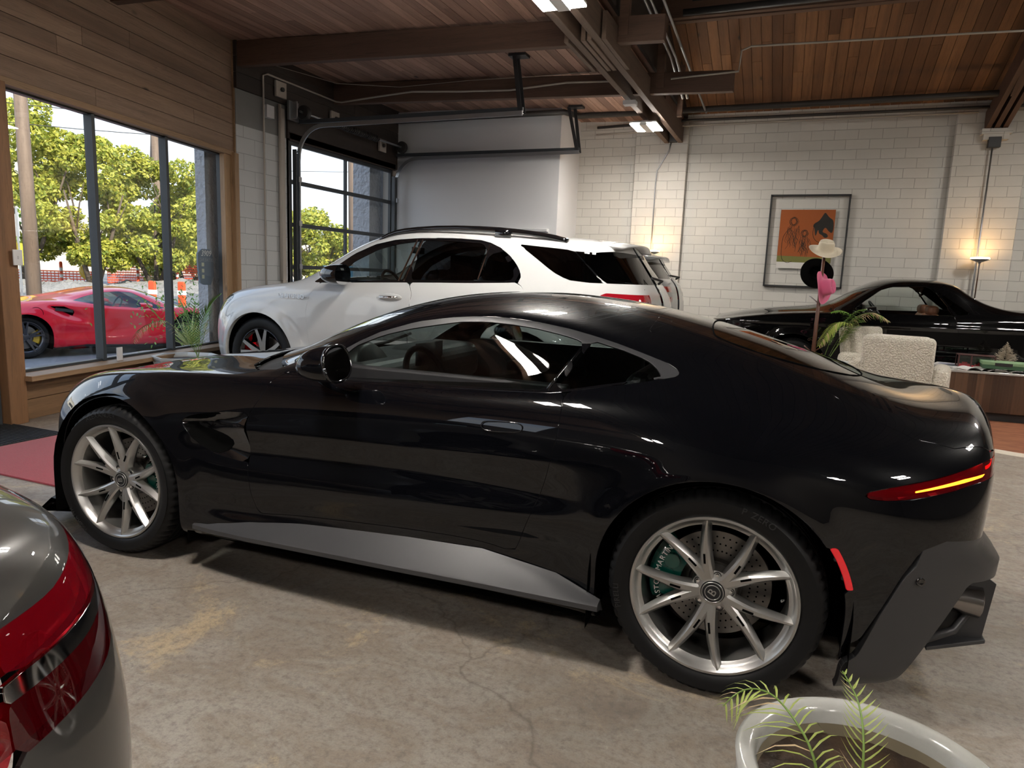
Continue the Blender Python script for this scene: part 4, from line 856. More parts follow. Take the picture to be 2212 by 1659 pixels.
def star_rim(Rr, legs, split, w0, w1, depth=.05, face=0):
    def fn(mb):
        prof = [(Rr, -.014), (Rr + .003, -.006), (Rr, 0), (Rr - .010, 0), (Rr - .020, -.02), (Rr - .035, -.03), (Rr - .04, -.08), (Rr - .03, -.2), (Rr, -.22), (Rr + .002, -.2), (Rr - .02, -.18), (Rr - .03, -.08)]
        mb.lathe(prof, axis=(0, 1, 0), n=64, close=True)
        mb.lathe([(0, -.03), (.035, -.03), (.05, -.035), (.07, -.05), (.075, -.09), (0, -.09)], axis=(0, 1, 0), n=32)
        for k in range(legs):
            for s in ((-1, 1) if split else (0,)):
                a = 2 * PI * k / legs + PI / 2; P = []
                for t in (0, .5, 1):
                    r = .04 + (Rr - .05) * t; an = a + s * split * (.35 + .65 * t ** .6); er = np.array([math.cos(an), 0, math.sin(an)]); et = np.array([-math.sin(an), 0, math.cos(an)])
                    w = w0 * (1 - t) + w1 * t; y = -.032 + .028 * t
                    P += [er * r + et * w + [0, y, 0], er * r - et * w + [0, y, 0], er * r - et * w * 1.15 + [0, y - depth, 0], er * r + et * w * 1.15 + [0, y - depth, 0]]
                F = [(i * 4 + j, i * 4 + (j + 1) % 4, (i + 1) * 4 + (j + 1) % 4, (i + 1) * 4 + j) for i in range(2) for j in range(4)] + [(3, 2, 1, 0), (8, 9, 10, 11)]
                mb.add(P, F, 0)
                mb.add([P[i] + np.array([0, .0008, 0]) for i in (0, 1, 5, 4)] + [P[i] + np.array([0, .0008, 0]) for i in (4, 5, 9, 8)], [(0, 1, 2, 3), (4, 5, 6, 7)], 1)
    return fn
def add_wheels(root, spots, Rt, Rr, W, rim_mats, rim_fn, cal=None, disc_r=.19, cal_ang=0, side_first=1):
    w0 = wheel(Rt, Rr, W, {'rim': rim_mats, 'tyre': M['rubber']}, rim_fn, nseg=160); w0.parent = root
    d = MB(); d.lathe([(.05, 0), (disc_r, 0), (disc_r, -.03), (.05, -.03)], (0, -.11, 0), (0, 1, 0), 40, close=True); d.build('brake_disc', M['steel'], w0)
    b = MB(); b.lathe([(.0, 0), (Rr - .045, 0)], (0, -.19, 0), (0, 1, 0), 40); b.build('wheel_back', M['well'], w0)
    if cal:
        c = MB(); P = []
        for a in np.linspace(cal_ang - .55, cal_ang + .55, 9):
            for r, y in ((.12, -.13), (.12, -.07), (.20, -.065), (disc_r + .03, -.08), (disc_r + .03, -.14)): P.append((r * math.cos(a), y, r * math.sin(a)))
        c.add(P, [(i * 5 + j, i * 5 + (j + 1) % 5, (i + 1) * 5 + (j + 1) % 5, (i + 1) * 5 + j) for i in range(8) for j in range(5)] + [(4, 3, 2, 1, 0), (40, 41, 42, 43, 44)]); c.build('brake_caliper', cal, w0)
    for i, (x, y) in enumerate(spots):
        w = w0 if i == 0 else copy_tree(w0, root)
        w.location = (x, y, Rt); w.rotation_euler = (0, 0, 0 if y > 0 else PI); w.name = 'wheel'
def well_liners(root, xs, r, y0, y1, zc, m):
    for cx in xs:
        for s in (1, -1):
            V = [(cx + r, s * y0, .16), (cx + r, s * y1, .16)]
            n = 14
            for i in range(n + 1):
                a = PI * i / n
                for y in (y0, y1): V.append((cx + r * math.cos(a), s * y, zc + r * math.sin(a)))
            V += [(cx - r, s * y0, .16), (cx - r, s * y1, .16)]
            np_obj('wheel_well', V, [(2 * i, 2 * i + 1, 2 * i + 3, 2 * i + 2) for i in range(n + 2)] + [tuple(range(1, 2 * n + 6, 2))], m, root, False)
def lips(root, bV, bF, xs, zc, r, m, depth=.03):
    for cx in xs:
        def dy(a, cx=cx):
            d = abs(math.hypot(a[0] - cx, max(a[2] - zc, 0)) - r)
            if abs(a[1]) < .5 or (d > .005 if a[2] > zc else abs(abs(a[0] - cx) - r) > .005): return None
            return np.array([a[0], a[1] - math.copysign(depth, a[1]), a[2]])
        for s in (1, -1):
            e = edge_strip('x', bV, bF, None, None, lambda a: dy(a) if a[1] * s > 0 else None)
            if e.F: e.build('arch_lip', m, root, True)
def ellipsoid_mirror(root, c, sz, s, m, foot=None, fm=None):
    mb = MB(); V = []; nr, nc = 10, 16
    for i in range(nr + 1):
        t = i / nr; k = (1 - t ** 2.4) ** .5 if i < nr else 0
        for j in range(nc):
            a = 2 * PI * j / nc; V.append((c[0] + sz[0] * t, c[1] + sz[1] * k * math.copysign(abs(math.cos(a)) ** .75, math.cos(a)), c[2] + sz[2] * k * math.copysign(abs(math.sin(a)) ** .8, math.sin(a))))
    o = np_obj('door_mirror', V, [(i * nc + j, i * nc + (j + 1) % nc, (i + 1) * nc + (j + 1) % nc, (i + 1) * nc + j) for i in range(nr) for j in range(nc)], m, root)
    gl = [(V[j][0] - .001, V[j][1], V[j][2]) for j in range(nc)]; np_obj('mirror_glass', gl, [tuple(range(nc))], M['mirror'], o, False)
    if foot: f = MB(); f.tube(foot, [.025, .02], 8); f.build('mirror_foot', fm or m, o, True)
    return o
def seats(root, xs, m, w=.27, h=.75, z0=.55, yy=.42, head=True):
    for x in xs:
        for s in (1, -1):
            q = MB(); P = [(.45, 0), (.45, .14), (.05, .12), (-.16, h - .12), (-.22, h - .04), (-.32, h - .06), (-.30, h - .25), (-.12, 0)]
            q.prism(P, -w, w, (np.array([1., 0, 0]), np.array([0, 0, 1.]), np.array([0, 1., 0])), (x, s * yy, z0)); o = q.build('seat', m, root, bev=.05, seg=3)
            if head: hq = MB(); hq.box((x - .27, s * yy, z0 + h + .06), (.11, .27, .17)); hq.bar((x - .26, s * yy, z0 + h - .08), (x - .27, s * yy, z0 + h), .12, .02); hq.build('headrest', m, o, bev=.04, seg=3)

def suv_net(zs=1.0, belt=0.0, dx=0.0):
    r0 = (.85, .25); B = belt
    prof_r = [(-1.0, .3), (-1.1, .36), (-1.15, .5), (-1.15, .75), (-1.13, 1.0), (-1.12, 1.17), (-1.07, 1.29 + B), (-.97, 1.44), (-.86, 1.60), (-.81, 1.67), (-.79, 1.705), (-.76, 1.72)]
    Wr = [.80, .86, .90, .93, .92, .90, .86, .79, .73, .66, .4, 0]
    prof_f = [(3.72, .25), (3.84, .3), (3.89, .45), (3.90, .7), (3.87, .85), (3.84, .95), (3.82, 1.0), (3.80, 1.03), (3.78, 1.05), (3.76, 1.06), (3.74, 1.068), (3.73, 1.072)]
    Wf = [.80, .86, .88, .88, .86, .82, .78, .73, .64, .5, .28, 0]
    S = []
    S += end_cap(prof_r, Wr, .13, -1)
    S.append(stn(-.72, [(.90, .38), (.955, .52), (.975, .78), (.96, 1.0), (.925, 1.17), (.88, 1.29 + B), (.80, 1.48), (.73, 1.63), (.60, 1.705), (.33, 1.735), (0, 1.742)], r0))
    S.append(stn(-.3, [(.96, .36), (.99, .52), (1.0, .78), (.98, 1.0), (.95, 1.18), (.90, 1.31 + B), (.82, 1.52), (.745, 1.67), (.62, 1.74), (.34, 1.768), (0, 1.773)], r0))
    S.append(stn(.4, [(.96, .34), (.985, .5), (.99, .78), (.98, 1.0), (.955, 1.18), (.905, 1.305 + B), (.83, 1.52), (.75, 1.70), (.63, 1.775), (.35, 1.80), (0, 1.805)], r0))
    S.append(stn(1.1, [(.95, .34), (.975, .5), (.98, .78), (.975, 1.0), (.955, 1.16), (.905, 1.285 + B), (.83, 1.52), (.75, 1.735), (.635, 1.792), (.35, 1.815), (0, 1.82)], r0))
    S.append(stn(1.5, [(.95, .34), (.975, .5), (.98, .78), (.975, 1.0), (.955, 1.15), (.905, 1.27), (.835, 1.48), (.755, 1.685), (.64, 1.765), (.35, 1.80), (0, 1.808)], r0))
    S.append(stn(1.9, [(.95, .34), (.975, .5), (.98, .78), (.975, 1.0), (.955, 1.14), (.905, 1.25), (.84, 1.40), (.775, 1.545), (.68, 1.64), (.38, 1.71), (0, 1.725)], r0))
    S.append(stn(2.3, [(.96, .34), (.985, .5), (.99, .78), (.98, 1.0), (.955, 1.12), (.90, 1.22), (.86, 1.27), (.80, 1.34), (.70, 1.42), (.42, 1.50), (0, 1.53)], r0))
    S.append(stn(2.75, [(.97, .34), (.99, .5), (1.0, .78), (.985, .98), (.95, 1.09), (.885, 1.175), (.81, 1.21), (.72, 1.225), (.58, 1.24), (.35, 1.27), (0, 1.285)], r0))
    S.append(stn(3.15, [(.96, .34), (.99, .5), (.995, .78), (.97, .97), (.93, 1.06), (.865, 1.13), (.79, 1.165), (.69, 1.18), (.54, 1.195), (.3, 1.215), (0, 1.22)], r0))
    S.append(stn(3.5, [(.92, .32), (.95, .5), (.955, .75), (.93, .92), (.89, 1.0), (.83, 1.06), (.755, 1.10), (.66, 1.12), (.5, 1.135), (.28, 1.15), (0, 1.155)], r0))
    S += end_cap(prof_f, Wf, .17, 1)
    return S
def build_white_suv():
    root = empty('suv', (-2.31, 6.85, 0), PI, 'white luxury suv with black roof rails parked beside the glass garage door', 'car')
    V, F = body_surface(suv_net(), 7, 7, it=1)
    for cx in (0, 3.0): flare(V, cx, .42, .475, .09, .030, p=4)
    groove(V, [(-.5, .62), (1.5, .60), (2.6, .60)], .10, .012, x0=.4, x1=2.6)
    V = with_normals(V, F)
    arches = union(arch_g(0, .42, .475), arch_g(3.0, .42, .475))
    dlo = [(2.36, 1.235), (2.24, 1.325), (2.10, 1.425), (1.92, 1.545), (1.68, 1.645), (1.44, 1.695), (1.12, 1.718), (.77, 1.720), (.50, 1.706), (.37, 1.675), (.24, 1.615), (.11, 1.505), (.04, 1.405), (.03, 1.322), (.5, 1.300), (1.17, 1.279), (1.9, 1.255)]
    fw = [(2.02, 1.36), (1.89, 1.47), (1.63, 1.595), (1.42, 1.650), (1.13, 1.690), (1.28, 1.300), (1.95, 1.275), (2.10, 1.275)]
    rw = [(1.12, 1.695), (.98, 1.697), (.42, 1.672), (.49, 1.325), (1.19, 1.305)]; qw = [(.375, 1.645), (.26, 1.575), (.16, 1.475), (.10, 1.385), (.09, 1.34), (.44, 1.332)]
    tri = [(.12, 1.675), (-.31, 1.640), (-.42, 1.628), (-.73, 1.345), (-.62, 1.345), (-.41, 1.362), (-.26, 1.430), (-.07, 1.555)]
    gd, gf, gr, gq, gt = [side_g(p, 0, .4) for p in (dlo, fw, rw, qw, tri)]
    back = inter(side_g([(-.438, 1.622), (-.62, 1.614), (-.80, 1.63), (-1.6, 1.55), (-1.5, 1.33), (-1.02, 1.345), (-.752, 1.345)], 0, -1), lambda V: np.abs(V[:, 1]) - .97)
    door1 = [(2.27, 1.235), (2.34, 1.12), (2.375, .94), (2.34, .60), (2.33, .40), (1.18, .40), (1.17, .98), (1.15, 1.17), (1.20, 1.278)]
    door2 = [(1.19, 1.278), (1.14, 1.17), (1.16, .98), (1.17, .40), (.52, .40), (.42, .62), (.20, .86), (.0, 1.0), (-.02, 1.22), (.02, 1.33)]
    hl = [(3.84, .86), (3.82, .96), (3.74, 1.015), (3.55, 1.065), (3.44, 1.06), (3.42, 1.025), (3.50, .95), (3.62, .875), (3.75, .85)]
    gh = side_g(hl, 0, .45, 1); tlg = side_g([(-.72, 1.235), (-.74, 1.262), (-1.02, 1.255), (-1.3, 1.25), (-1.3, 1.12), (-1.05, 1.13), (-.90, 1.16)], 0, .45)
    ws = top_g([(1.42, -.4), (1.42, 0), (1.38, .45), (1.36, .62), (1.60, .66), (2.35, .76), (2.55, .62), (2.72, .3), (2.76, 0), (2.76, -.4)], 1.2)
    hood = top_g([(2.78, -.4), (2.78, 0), (2.74, .3), (2.58, .63), (2.45, .80), (2.9, .835), (3.4, .78), (3.58, .72), (3.72, .5), (3.75, 0), (3.75, -.4)], .95)
    grl = side_g([(3.80, .95), (4.2, .95), (4.2, .5), (3.85, .5)], 0, -1); G = .0025
    d1, d2 = side_g(door1, 0, .4), side_g(door2, 0, .4)
    bV, bF = clip(V, F, inv(union(arches, gd, gt, back, gh, tlg, ws, off(hood, G), grl, off(d1, G), off(d2, G)))); panel('body_shell', (bV, bF), M['white_paint'], root, .006)
    lips(root, bV, bF, (0, 3.0), .42, .475, M['white_paint'], .05)
    panel('hood', clip(V, F, hood), M['white_paint'], root, .005); panel('windshield', clip(V, F, ws), M['glass_clear'], root, 0)
    panel('rear_window', clip(V, F, back), M['glass_privacy'], root, 0); panel('grille', clip(V, F, grl), M['dark_plastic'], root, 0)
    for s in (1, -1):
        q = sidef(s)
        panel('door', clip(V, F, inter(d1, inv(gd), q)), M['white_paint'], root, .006); panel('door', clip(V, F, inter(d2, inv(union(gd, arches)), q)), M['white_paint'], root, .006)
        panel('window_trim', clip(V, F, inter(gd, inv(union(gf, gr, gq)), q)), M['gloss_black'], root, .008)
        panel('side_window', clip(V, F, inter(gf, q)), M['glass_clear'], root, 0); panel('side_window', clip(V, F, inter(gr, q)), M['glass_privacy'], root, 0); panel('quarter_window', clip(V, F, inter(gq, q)), M['glass_privacy'], root, 0)
        panel('quarter_window', clip(V, F, inter(gt, q)), M['glass_privacy'], root, 0)
        panel('headlight', clip(V, F, inter(gh, q)), M['glass_clear'], root, 0)
        hb = clip(V, F, inter(gh, q)); H = hb[0].copy(); H[:, 0] -= .05; H[:, 1] -= s * .03; panel('headlight_housing', (H, hb[1]), M['dark_plastic'], root, 0)
        for k_ in range(3): j = MB(); j.lathe([(0, 0), (.03, .005), (.036, .02)], (3.64 - .07 * k_, s * (.74 + .035 * k_), .955 + .015 * k_), (1, s * .3, 0), 16); j.build('headlight_projector', M['lamp_inner'], root, True)
        panel('tail_light', clip(V, F, inter(tlg, q)), M['red_lamp'], root, .003)
        # roof rail
        rp = [(1.66, 1.70), (1.52, 1.765), (1.32, 1.80), (.92, 1.826), (.45, 1.818), (.10, 1.792), (-.18, 1.755), (-.34, 1.715)]
        mb = MB(); P = [(x, s * (.715 - max(0, .02)), z) for x, z in smooth_poly(rp, 1, False)]
        mb.tube([(x, y, z - .004) for x, y, z in P], .025, 8); 
        mb.box((.30, s * .705, 1.775), (.16, .03, .07))
        mb.build('roof_rail', M['gloss_black'], root, True)
        ellipsoid_mirror(root, (1.86, s * 1.06, 1.33), (.26, .13, .10), s, M['gloss_black'], [(2.10, s * .90, 1.265), (1.98, s * 1.0, 1.27)])
        if s == 1:
            h = MB(); h.tube([(1.50, 1.0, 1.118), (1.44, 1.022, 1.126), (1.36, 1.028, 1.130), (1.26, 1.018, 1.13)], [.010, .014, .015, .010], 10); h.build('door_handle', M['chrome'], root, True)
            cu = MB(); cu.sphere((1.375, .962, 1.127), 1, 20, 10, sc=(.135, .015, .040)); cu.build('handle_cup', M['white_paint'], root, True)
            t = text_obj('badge', 'V8 BITURBO', .06, .003, M['chrome'], root, (2.545, 1.003, 1.085), (R(90), 0, PI))
            for x in (1.185, 1.125): pl = MB(); pl.bar((x, .768, 1.70), (x + .13, .905, 1.29), .016, .006, up=(0, 1, 0)); pl.build('pillar_strip', M['chrome'], root)
            pl = MB(); pl.bar((.40, .775, 1.665), (.465, .888, 1.335), .012, .008, up=(0, 1, 0)); pl.build('pillar_strip', M['chrome'], root)
    t = text_obj('badge', 'AMG', .05, .003, M['chrome'], root, (-1.035, .50, 1.285), (R(82), 0, R(90)))
    t = text_obj('badge', 'E', .001, .0001, M['chrome'], root, (-1.06, 0, 1.25), (R(82), 0, R(90)))
    bpy.data.objects.remove(t)
    b = MB(); b.lathe([(.045, 0), (.050, .004), (.055, 0)], (-1.075, 0, 1.255), (-1, 0, .2), 28); 
    for k in range(3): a = R(90 + 120 * k); b.bar((-1.077, 0, 1.255), (-1.077, .05 * math.cos(a), 1.255 + .05 * math.sin(a)), .006, .004)
    b.build('star_badge', M['chrome'], root)
    # rear spoiler and wiper
    sp = MB(); V_ = []
    for i in range(13):
        t = -1 + i / 6; y = .66 * t; zf = snap(V, -.55, y, (0, 1), 2, lambda q: q[:, 2] > 1.5) + .004; V_ += [(-.55, y, zf), (-.90 + .06 * t * t, y, 1.715 - .045 * t * t), (-.905 + .06 * t * t, y, 1.695 - .045 * t * t), (-.60, y, zf - .05)]
    sp.add(V_, [(i * 4 + j, i * 4 + (j + 1) % 4, (i + 1) * 4 + (j + 1) % 4, (i + 1) * 4 + j) for i in range(12) for j in range(4)] + [(3, 2, 1, 0), (48, 49, 50, 51)], 0); sp.build('roof_spoiler', M['white_paint'], root, True)
    wp = MB(); wp.tube([(-1.06, 0, 1.355), (-1.10, .02, 1.385), (-1.06, .35, 1.41)], .012, 6); wp.build('rear_wiper', M['dark_plastic'], root)
    sh = MB(); sh.box((1.3, 0, .30), (1.9, 1.7, .12)); sh.box((1.2, 0, .28), (4.3, 1.2, .10)); sh.box((0, 0, .6), (.9, 1.25, .4)); sh.box((3.0, 0, .6), (.9, 1.25, .5)); sh.build('underbody', M['well'], root)
    st_ = MB(); st_.box((1.48, .97, .335), (1.95, .09, .05)); st_.box((1.48, -.97, .335), (1.95, .09, .05)); st_.build('side_step', M['dark_plastic'], root, bev=.015)
    well_liners(root, (0, 3.0), .49, .96, .62, .42, M['well'])
    d = MB(); d.box((2.15, 0, 1.05), (.6, 1.6, .28)); d.box((1.6, 0, .7), (2.8, .3, .3)); d.build('dashboard', M['leather_black'], root, bev=.06)
    for s in (1, -1): c = MB(); c.box((1.1, s * .86, .95), (2.2, .05, .58)); c.build('door_card', M['leather_black'], root)
    sw = MB(); c0 = np.array([1.68, .42, 1.22]); x_, y_, a_ = frame((-.9, 0, .4)); sw.tube([c0 + .18 * (math.cos(t) * x_ + math.sin(t) * y_) for t in np.linspace(0, 2 * PI, 25)], .016, 8, cap=False); sw.bar(c0 - x_ * .17, c0 + x_ * .17, .05, .02, up=tuple(a_)); sw.build('steering_wheel', M['leather_black'], root, True)
    rm = MB(); rm.box((1.62, .0, 1.62), (.03, .24, .07)); rm.tube([(1.62, 0, 1.66), (1.58, 0, 1.74)], .012, 6); rm.build('rear_view_mirror', M['dark_plastic'], root, bev=.01)
    seats(root, (1.15, .2), M['leather_black'], h=.72, z0=.70)
    add_wheels(root, [(3.0, .955), (0, .955), (3.0, -.955), (0, -.955)], .425, .295, .285, [M['gloss_black'], M['silver']], star_rim(.295, 5, R(13), .030, .017), M['red_solid'], .2, 0)
    for o in list(root.children):
        if o.name.startswith('wheel'): pass
    return root
def build_grey_suv():
    root = empty('suv', (-2.46, 9.30, 0), PI, 'cool grey suv with red tail lights parked behind the white suv', 'car')
    V, F = body_surface(suv_net(belt=.05), 6, 6, it=1)
    V[:, 0] = np.where(V[:, 0] < 0, V[:, 0] * .93, V[:, 0] * .97); V[:, 1] *= .96
    for cx in (0, 2.92): flare(V, cx, .40, .45, .07, .02)
    V = with_normals(V, F)
    arches = union(arch_g(0, .40, .45), arch_g(2.92, .40, .45))
    tri = [(-.30, 1.655), (-.42, 1.64), (-.66, 1.60), (-.80, 1.42), (-.66, 1.40), (-.48, 1.48)]
    dlo = [(2.2, 1.28), (1.9, 1.47), (1.6, 1.62), (1.2, 1.69), (.5, 1.69), (.1, 1.62), (-.12, 1.50), (-.16, 1.40), (.5, 1.35), (1.5, 1.31)]
    gt, gd = side_g(tri, 0, .4), side_g(dlo, 0, .4)
    back = inter(side_g([(-.67, 1.60), (-.75, 1.62), (-1.5, 1.55), (-1.4, 1.415), (-.93, 1.415), (-.81, 1.42)], 0, -1), lambda V: np.abs(V[:, 1]) - .74)
    tlg = side_g([(-.66, 1.318), (-.85, 1.325), (-1.3, 1.32), (-1.3, 1.26), (-.98, 1.255), (-.93, 1.235), (-.93, 1.20), (-1.3, 1.19), (-1.3, 1.14), (-.97, 1.135), (-.80, 1.15), (-.74, 1.22)], 0, .36)
    ws = top_g([(1.40, -.4), (1.40, 0), (1.34, .58), (2.3, .72), (2.6, .3), (2.66, 0), (2.66, -.4)], 1.2); lower = side_g([(-.8, .9), (-1.5, .92), (-1.5, .3), (-.8, .3)], 0, -1)
    panel('body_shell', clip(V, F, inv(union(arches, gt, gd, back, tlg, ws, lower))), M['silver_paint'], root, .006)
    panel('bumper_cover', clip(V, F, inter(lower, inv(arches))), M['gloss_black'], root, .006)
    for g, m, n in ((back, M['glass_privacy'], 'rear_window'), (ws, M['glass_dark'], 'windshield')): panel(n, clip(V, F, g), m, root, 0)
    for s in (1, -1):
        panel('quarter_window', clip(V, F, inter(gt, sidef(s))), M['glass_privacy'], root, 0); panel('side_window', clip(V, F, inter(gd, sidef(s))), M['glass_privacy'], root, 0); panel('tail_light', clip(V, F, inter(tlg, sidef(s))), M['red_lamp'], root, .003)
    sp = MB(); V_ = []
    for i in range(13):
        t = -1 + i / 6; y = .62 * t; V_ += [(-.56, y, 1.735 - .02 * t * t), (-.84 + .06 * t * t, y, 1.70 - .03 * t * t), (-.845 + .06 * t * t, y, 1.675 - .03 * t * t), (-.60, y, 1.66 - .02 * t * t)]
    sp.add(V_, [(i * 4 + j, i * 4 + (j + 1) % 4, (i + 1) * 4 + (j + 1) % 4, (i + 1) * 4 + j) for i in range(12) for j in range(4)] + [(3, 2, 1, 0), (48, 49, 50, 51)]); sp.build('roof_spoiler', M['silver_paint'], root, True)
    wp = MB(); wp.tube([(-.985, 0, 1.42), (-1.03, .02, 1.445), (-.97, .35, 1.46)], .012, 6); wp.build('rear_wiper', M['dark_plastic'], root)
    rl = MB(); rl.tube([(1.2, -.66, 1.79), (.9, -.66, 1.83), (.0, -.66, 1.825), (-.3, -.66, 1.77)], .018, 8); rl.build('roof_rail', M['gloss_black'], root, True)
    sh = MB(); sh.box((1.3, 0, .32), (3.9, 1.2, .14)); sh.build('underbody', M['well'], root); well_liners(root, (0, 2.92), .46, .9, .6, .40, M['well'])
    add_wheels(root, [(2.92, .915), (0, .915), (2.92, -.915), (0, -.915)], .40, .27, .26, [M['gunmetal'], M['silver']], star_rim(.27, 5, R(13), .03, .017))
def build_pickup():
    root = empty('pickup_coupe', (.03, 10.85, 0), PI, 'glossy black vintage pickup coupe with tan seats parked along the white brick wall', 'car')
    r0 = (.78, .26); S = []
    S += end_cap([(-4.0, .3), (-4.05, .34), (-4.08, .5), (-4.1, .7), (-4.1, .88), (-4.09, 1.0), (-4.08, 1.08), (-4.06, 1.11), (-4.05, 1.125), (-4.04, 1.13), (-4.03, 1.13), (-4.02, 1.13)], [.80, .86, .88, .89, .89, .88, .86, .83, .78, .6, .35, 0], .08, -1)
    bed = lambda x: stn(x, [(.88, .34), (.905, .5), (.91, .72), (.905, .92), (.895, 1.03), (.875, 1.10), (.84, 1.15), (.78, 1.175), (.62, 1.15), (.35, 1.14), (0, 1.14)], r0)
    S += [bed(-3.85), bed(-3.3), bed(-2.75)]
    S.append(stn(-2.40, [(.88, .34), (.905, .5), (.91, .72), (.905, .92), (.895, 1.03), (.875, 1.10), (.83, 1.155), (.765, 1.19), (.64, 1.17), (.35, 1.14), (0, 1.14)], r0))
    S.append(stn(-2.12, [(.88, .34), (.905, .5), (.91, .72), (.905, .92), (.895, 1.03), (.875, 1.09), (.80, 1.18), (.72, 1.265), (.61, 1.26), (.35, 1.16), (0, 1.15)], r0))
    S.append(stn(-1.92, [(.88, .34), (.905, .5), (.91, .72), (.905, .92), (.895, 1.02), (.875, 1.085), (.79, 1.23), (.70, 1.365), (.59, 1.40), (.33, 1.36), (0, 1.34)], r0))
    S.append(stn(-1.75, [(.88, .34), (.905, .5), (.91, .72), (.905, .92), (.895, 1.02), (.875, 1.08), (.785, 1.27), (.695, 1.44), (.585, 1.50), (.33, 1.52), (0, 1.522)], r0))
    S.append(stn(-1.35, [(.88, .34), (.905, .5), (.91, .72), (.905, .92), (.895, 1.01), (.875, 1.07), (.785, 1.27), (.70, 1.445), (.59, 1.515), (.33, 1.54), (0, 1.543)], r0))
    S.append(stn(-1.03, [(.88, .34), (.905, .5), (.91, .72), (.905, .92), (.895, 1.0), (.875, 1.065), (.79, 1.26), (.71, 1.41), (.61, 1.48), (.34, 1.52), (0, 1.527)], r0))
    S.append(stn(-.72, [(.88, .34), (.905, .5), (.91, .72), (.905, .92), (.895, 1.0), (.875, 1.06), (.83, 1.11), (.775, 1.19), (.69, 1.28), (.38, 1.37), (0, 1.39)], r0))
    S.append(stn(-.42, [(.88, .34), (.905, .5), (.91, .72), (.905, .92), (.895, .99), (.875, 1.05), (.83, 1.075), (.75, 1.09), (.62, 1.12), (.36, 1.18), (0, 1.19)], r0))
    S.append(stn(0, [(.88, .34), (.905, .5), (.91, .72), (.905, .90), (.895, .97), (.87, 1.03), (.80, 1.045), (.70, 1.055), (.55, 1.09), (.3, 1.115), (0, 1.12)], r0))
    S.append(stn(.5, [(.87, .34), (.895, .5), (.90, .70), (.895, .86), (.885, .93), (.86, .98), (.79, .995), (.69, 1.0), (.54, 1.04), (.3, 1.06), (0, 1.065)], r0))
    S.append(stn(.86, [(.85, .34), (.88, .5), (.885, .68), (.88, .80), (.87, .87), (.845, .915), (.78, .93), (.68, .94), (.53, .965), (.3, .985), (0, .99)], r0))
    S += end_cap([(1.0, .32), (1.06, .36), (1.09, .5), (1.10, .66), (1.11, .78), (1.11, .85), (1.10, .89), (1.09, .905), (1.08, .915), (1.07, .93), (1.06, .945), (1.06, .95)], [.74, .80, .82, .84, .85, .85, .84, .79, .69, .54, .3, 0], .06, 1)
    V, F = body_surface(S, 7, 7, it=1)
    for cx in (0, -2.93): flare(V, cx, .36, .41, .05, .022)
    groove(V, [(-4, .98), (1, .90)], .02, -.008); groove(V, [(-4, .60), (1, .60)], .03, .008)
    V = with_normals(V, F)
    arches = union(arch_g(0, .36, .41), arch_g(-2.93, .36, .41))
    dlo = [(-.66, 1.10), (-.80, 1.235), (-.98, 1.385), (-1.10, 1.430), (-1.50, 1.448), (-1.60, 1.36), (-1.79, 1.100), (-1.30, 1.088), (-.87, 1.085)]; qw = [(-1.60, 1.405), (-1.77, 1.285), (-1.98, 1.130), (-1.84, 1.105), (-1.71, 1.235)]
    gd, gq = side_g(dlo, 0, .4), side_g(qw, 0, .4); ws = top_g([(-.98, -.4), (-.98, 0), (-1.0, .5), (-.97, .56), (-.62, .70), (-.45, .68), (-.38, .3), (-.36, 0), (-.36, -.4)], 1.1)
    rw = top_g([(-1.80, -.4), (-1.80, 0), (-1.80, .48), (-2.06, .52), (-2.08, 0), (-2.08, -.4)], 1.1)
    door = side_g([(-.44, 1.07), (-.45, .93), (-.46, .42), (-1.88, .42), (-1.87, .776), (-1.85, .977), (-1.80, 1.10), (-1.3, 1.09)], 0, .4)
    hl = side_g([(1.2, .84), (1.2, .68), (1.0, .68), (1.0, .84)], 0, .45)
    bV, bF = clip(V, F, inv(union(arches, gd, gq, ws, rw, off(door, .003), hl))); panel('body_shell', (bV, bF), M['jet_paint'], root, .006); lips(root, bV, bF, (0, -2.93), .36, .41, M['chrome'], .02)
    for g, n, m in ((ws, 'windshield', M['glass_clear']), (rw, 'rear_window', M['glass_clear'])): panel(n, clip(V, F, g), m, root, 0)
    for s in (1, -1):
        panel('door', clip(V, F, inter(door, inv(gd), sidef(s))), M['jet_paint'], root, .006); panel('headlight', clip(V, F, inter(hl, sidef(s))), M['lamp_inner'], root, .004)
        if s == -1: panel('side_window', clip(V, F, inter(gd, sidef(s))), M['glass_clear'], root, 0)
        panel('quarter_window', clip(V, F, inter(gq, sidef(s))), M['glass_dark'], root, 0)
        ellipsoid_mirror(root, (-.92, s * 1.0, 1.12), (.13, .07, .055), s, M['gloss_black'], [(-.80, s * .87, 1.075), (-.85, s * .96, 1.10)])
        t = MB(); t.bar((-1.56, s * .735, 1.43), (-1.82, s * .868, 1.10), .02, .03, up=(0, 1, 0)); t.build('pillar_strip', M['jet_paint'], root)
        tr = MB(); tr.box((-1.18, s * .885, .50), (1.9, .03, .02)); tr.build('sill_molding', M['steel'], root); c = MB(); c.box((-1.2, s * .85, .8), (1.3, .05, .42)); c.build('door_card', M['tan_leather'], root)
    t = text_obj('badge', 'GRAND SPORT', .045, .003, M['chrome'], root, (-.32, .912, .70), (R(90), 0, PI))
    d = MB(); d.box((-.72, 0, .95), (.3, 1.5, .22)); d.build('dashboard', M['dark_plastic'], root, bev=.05)
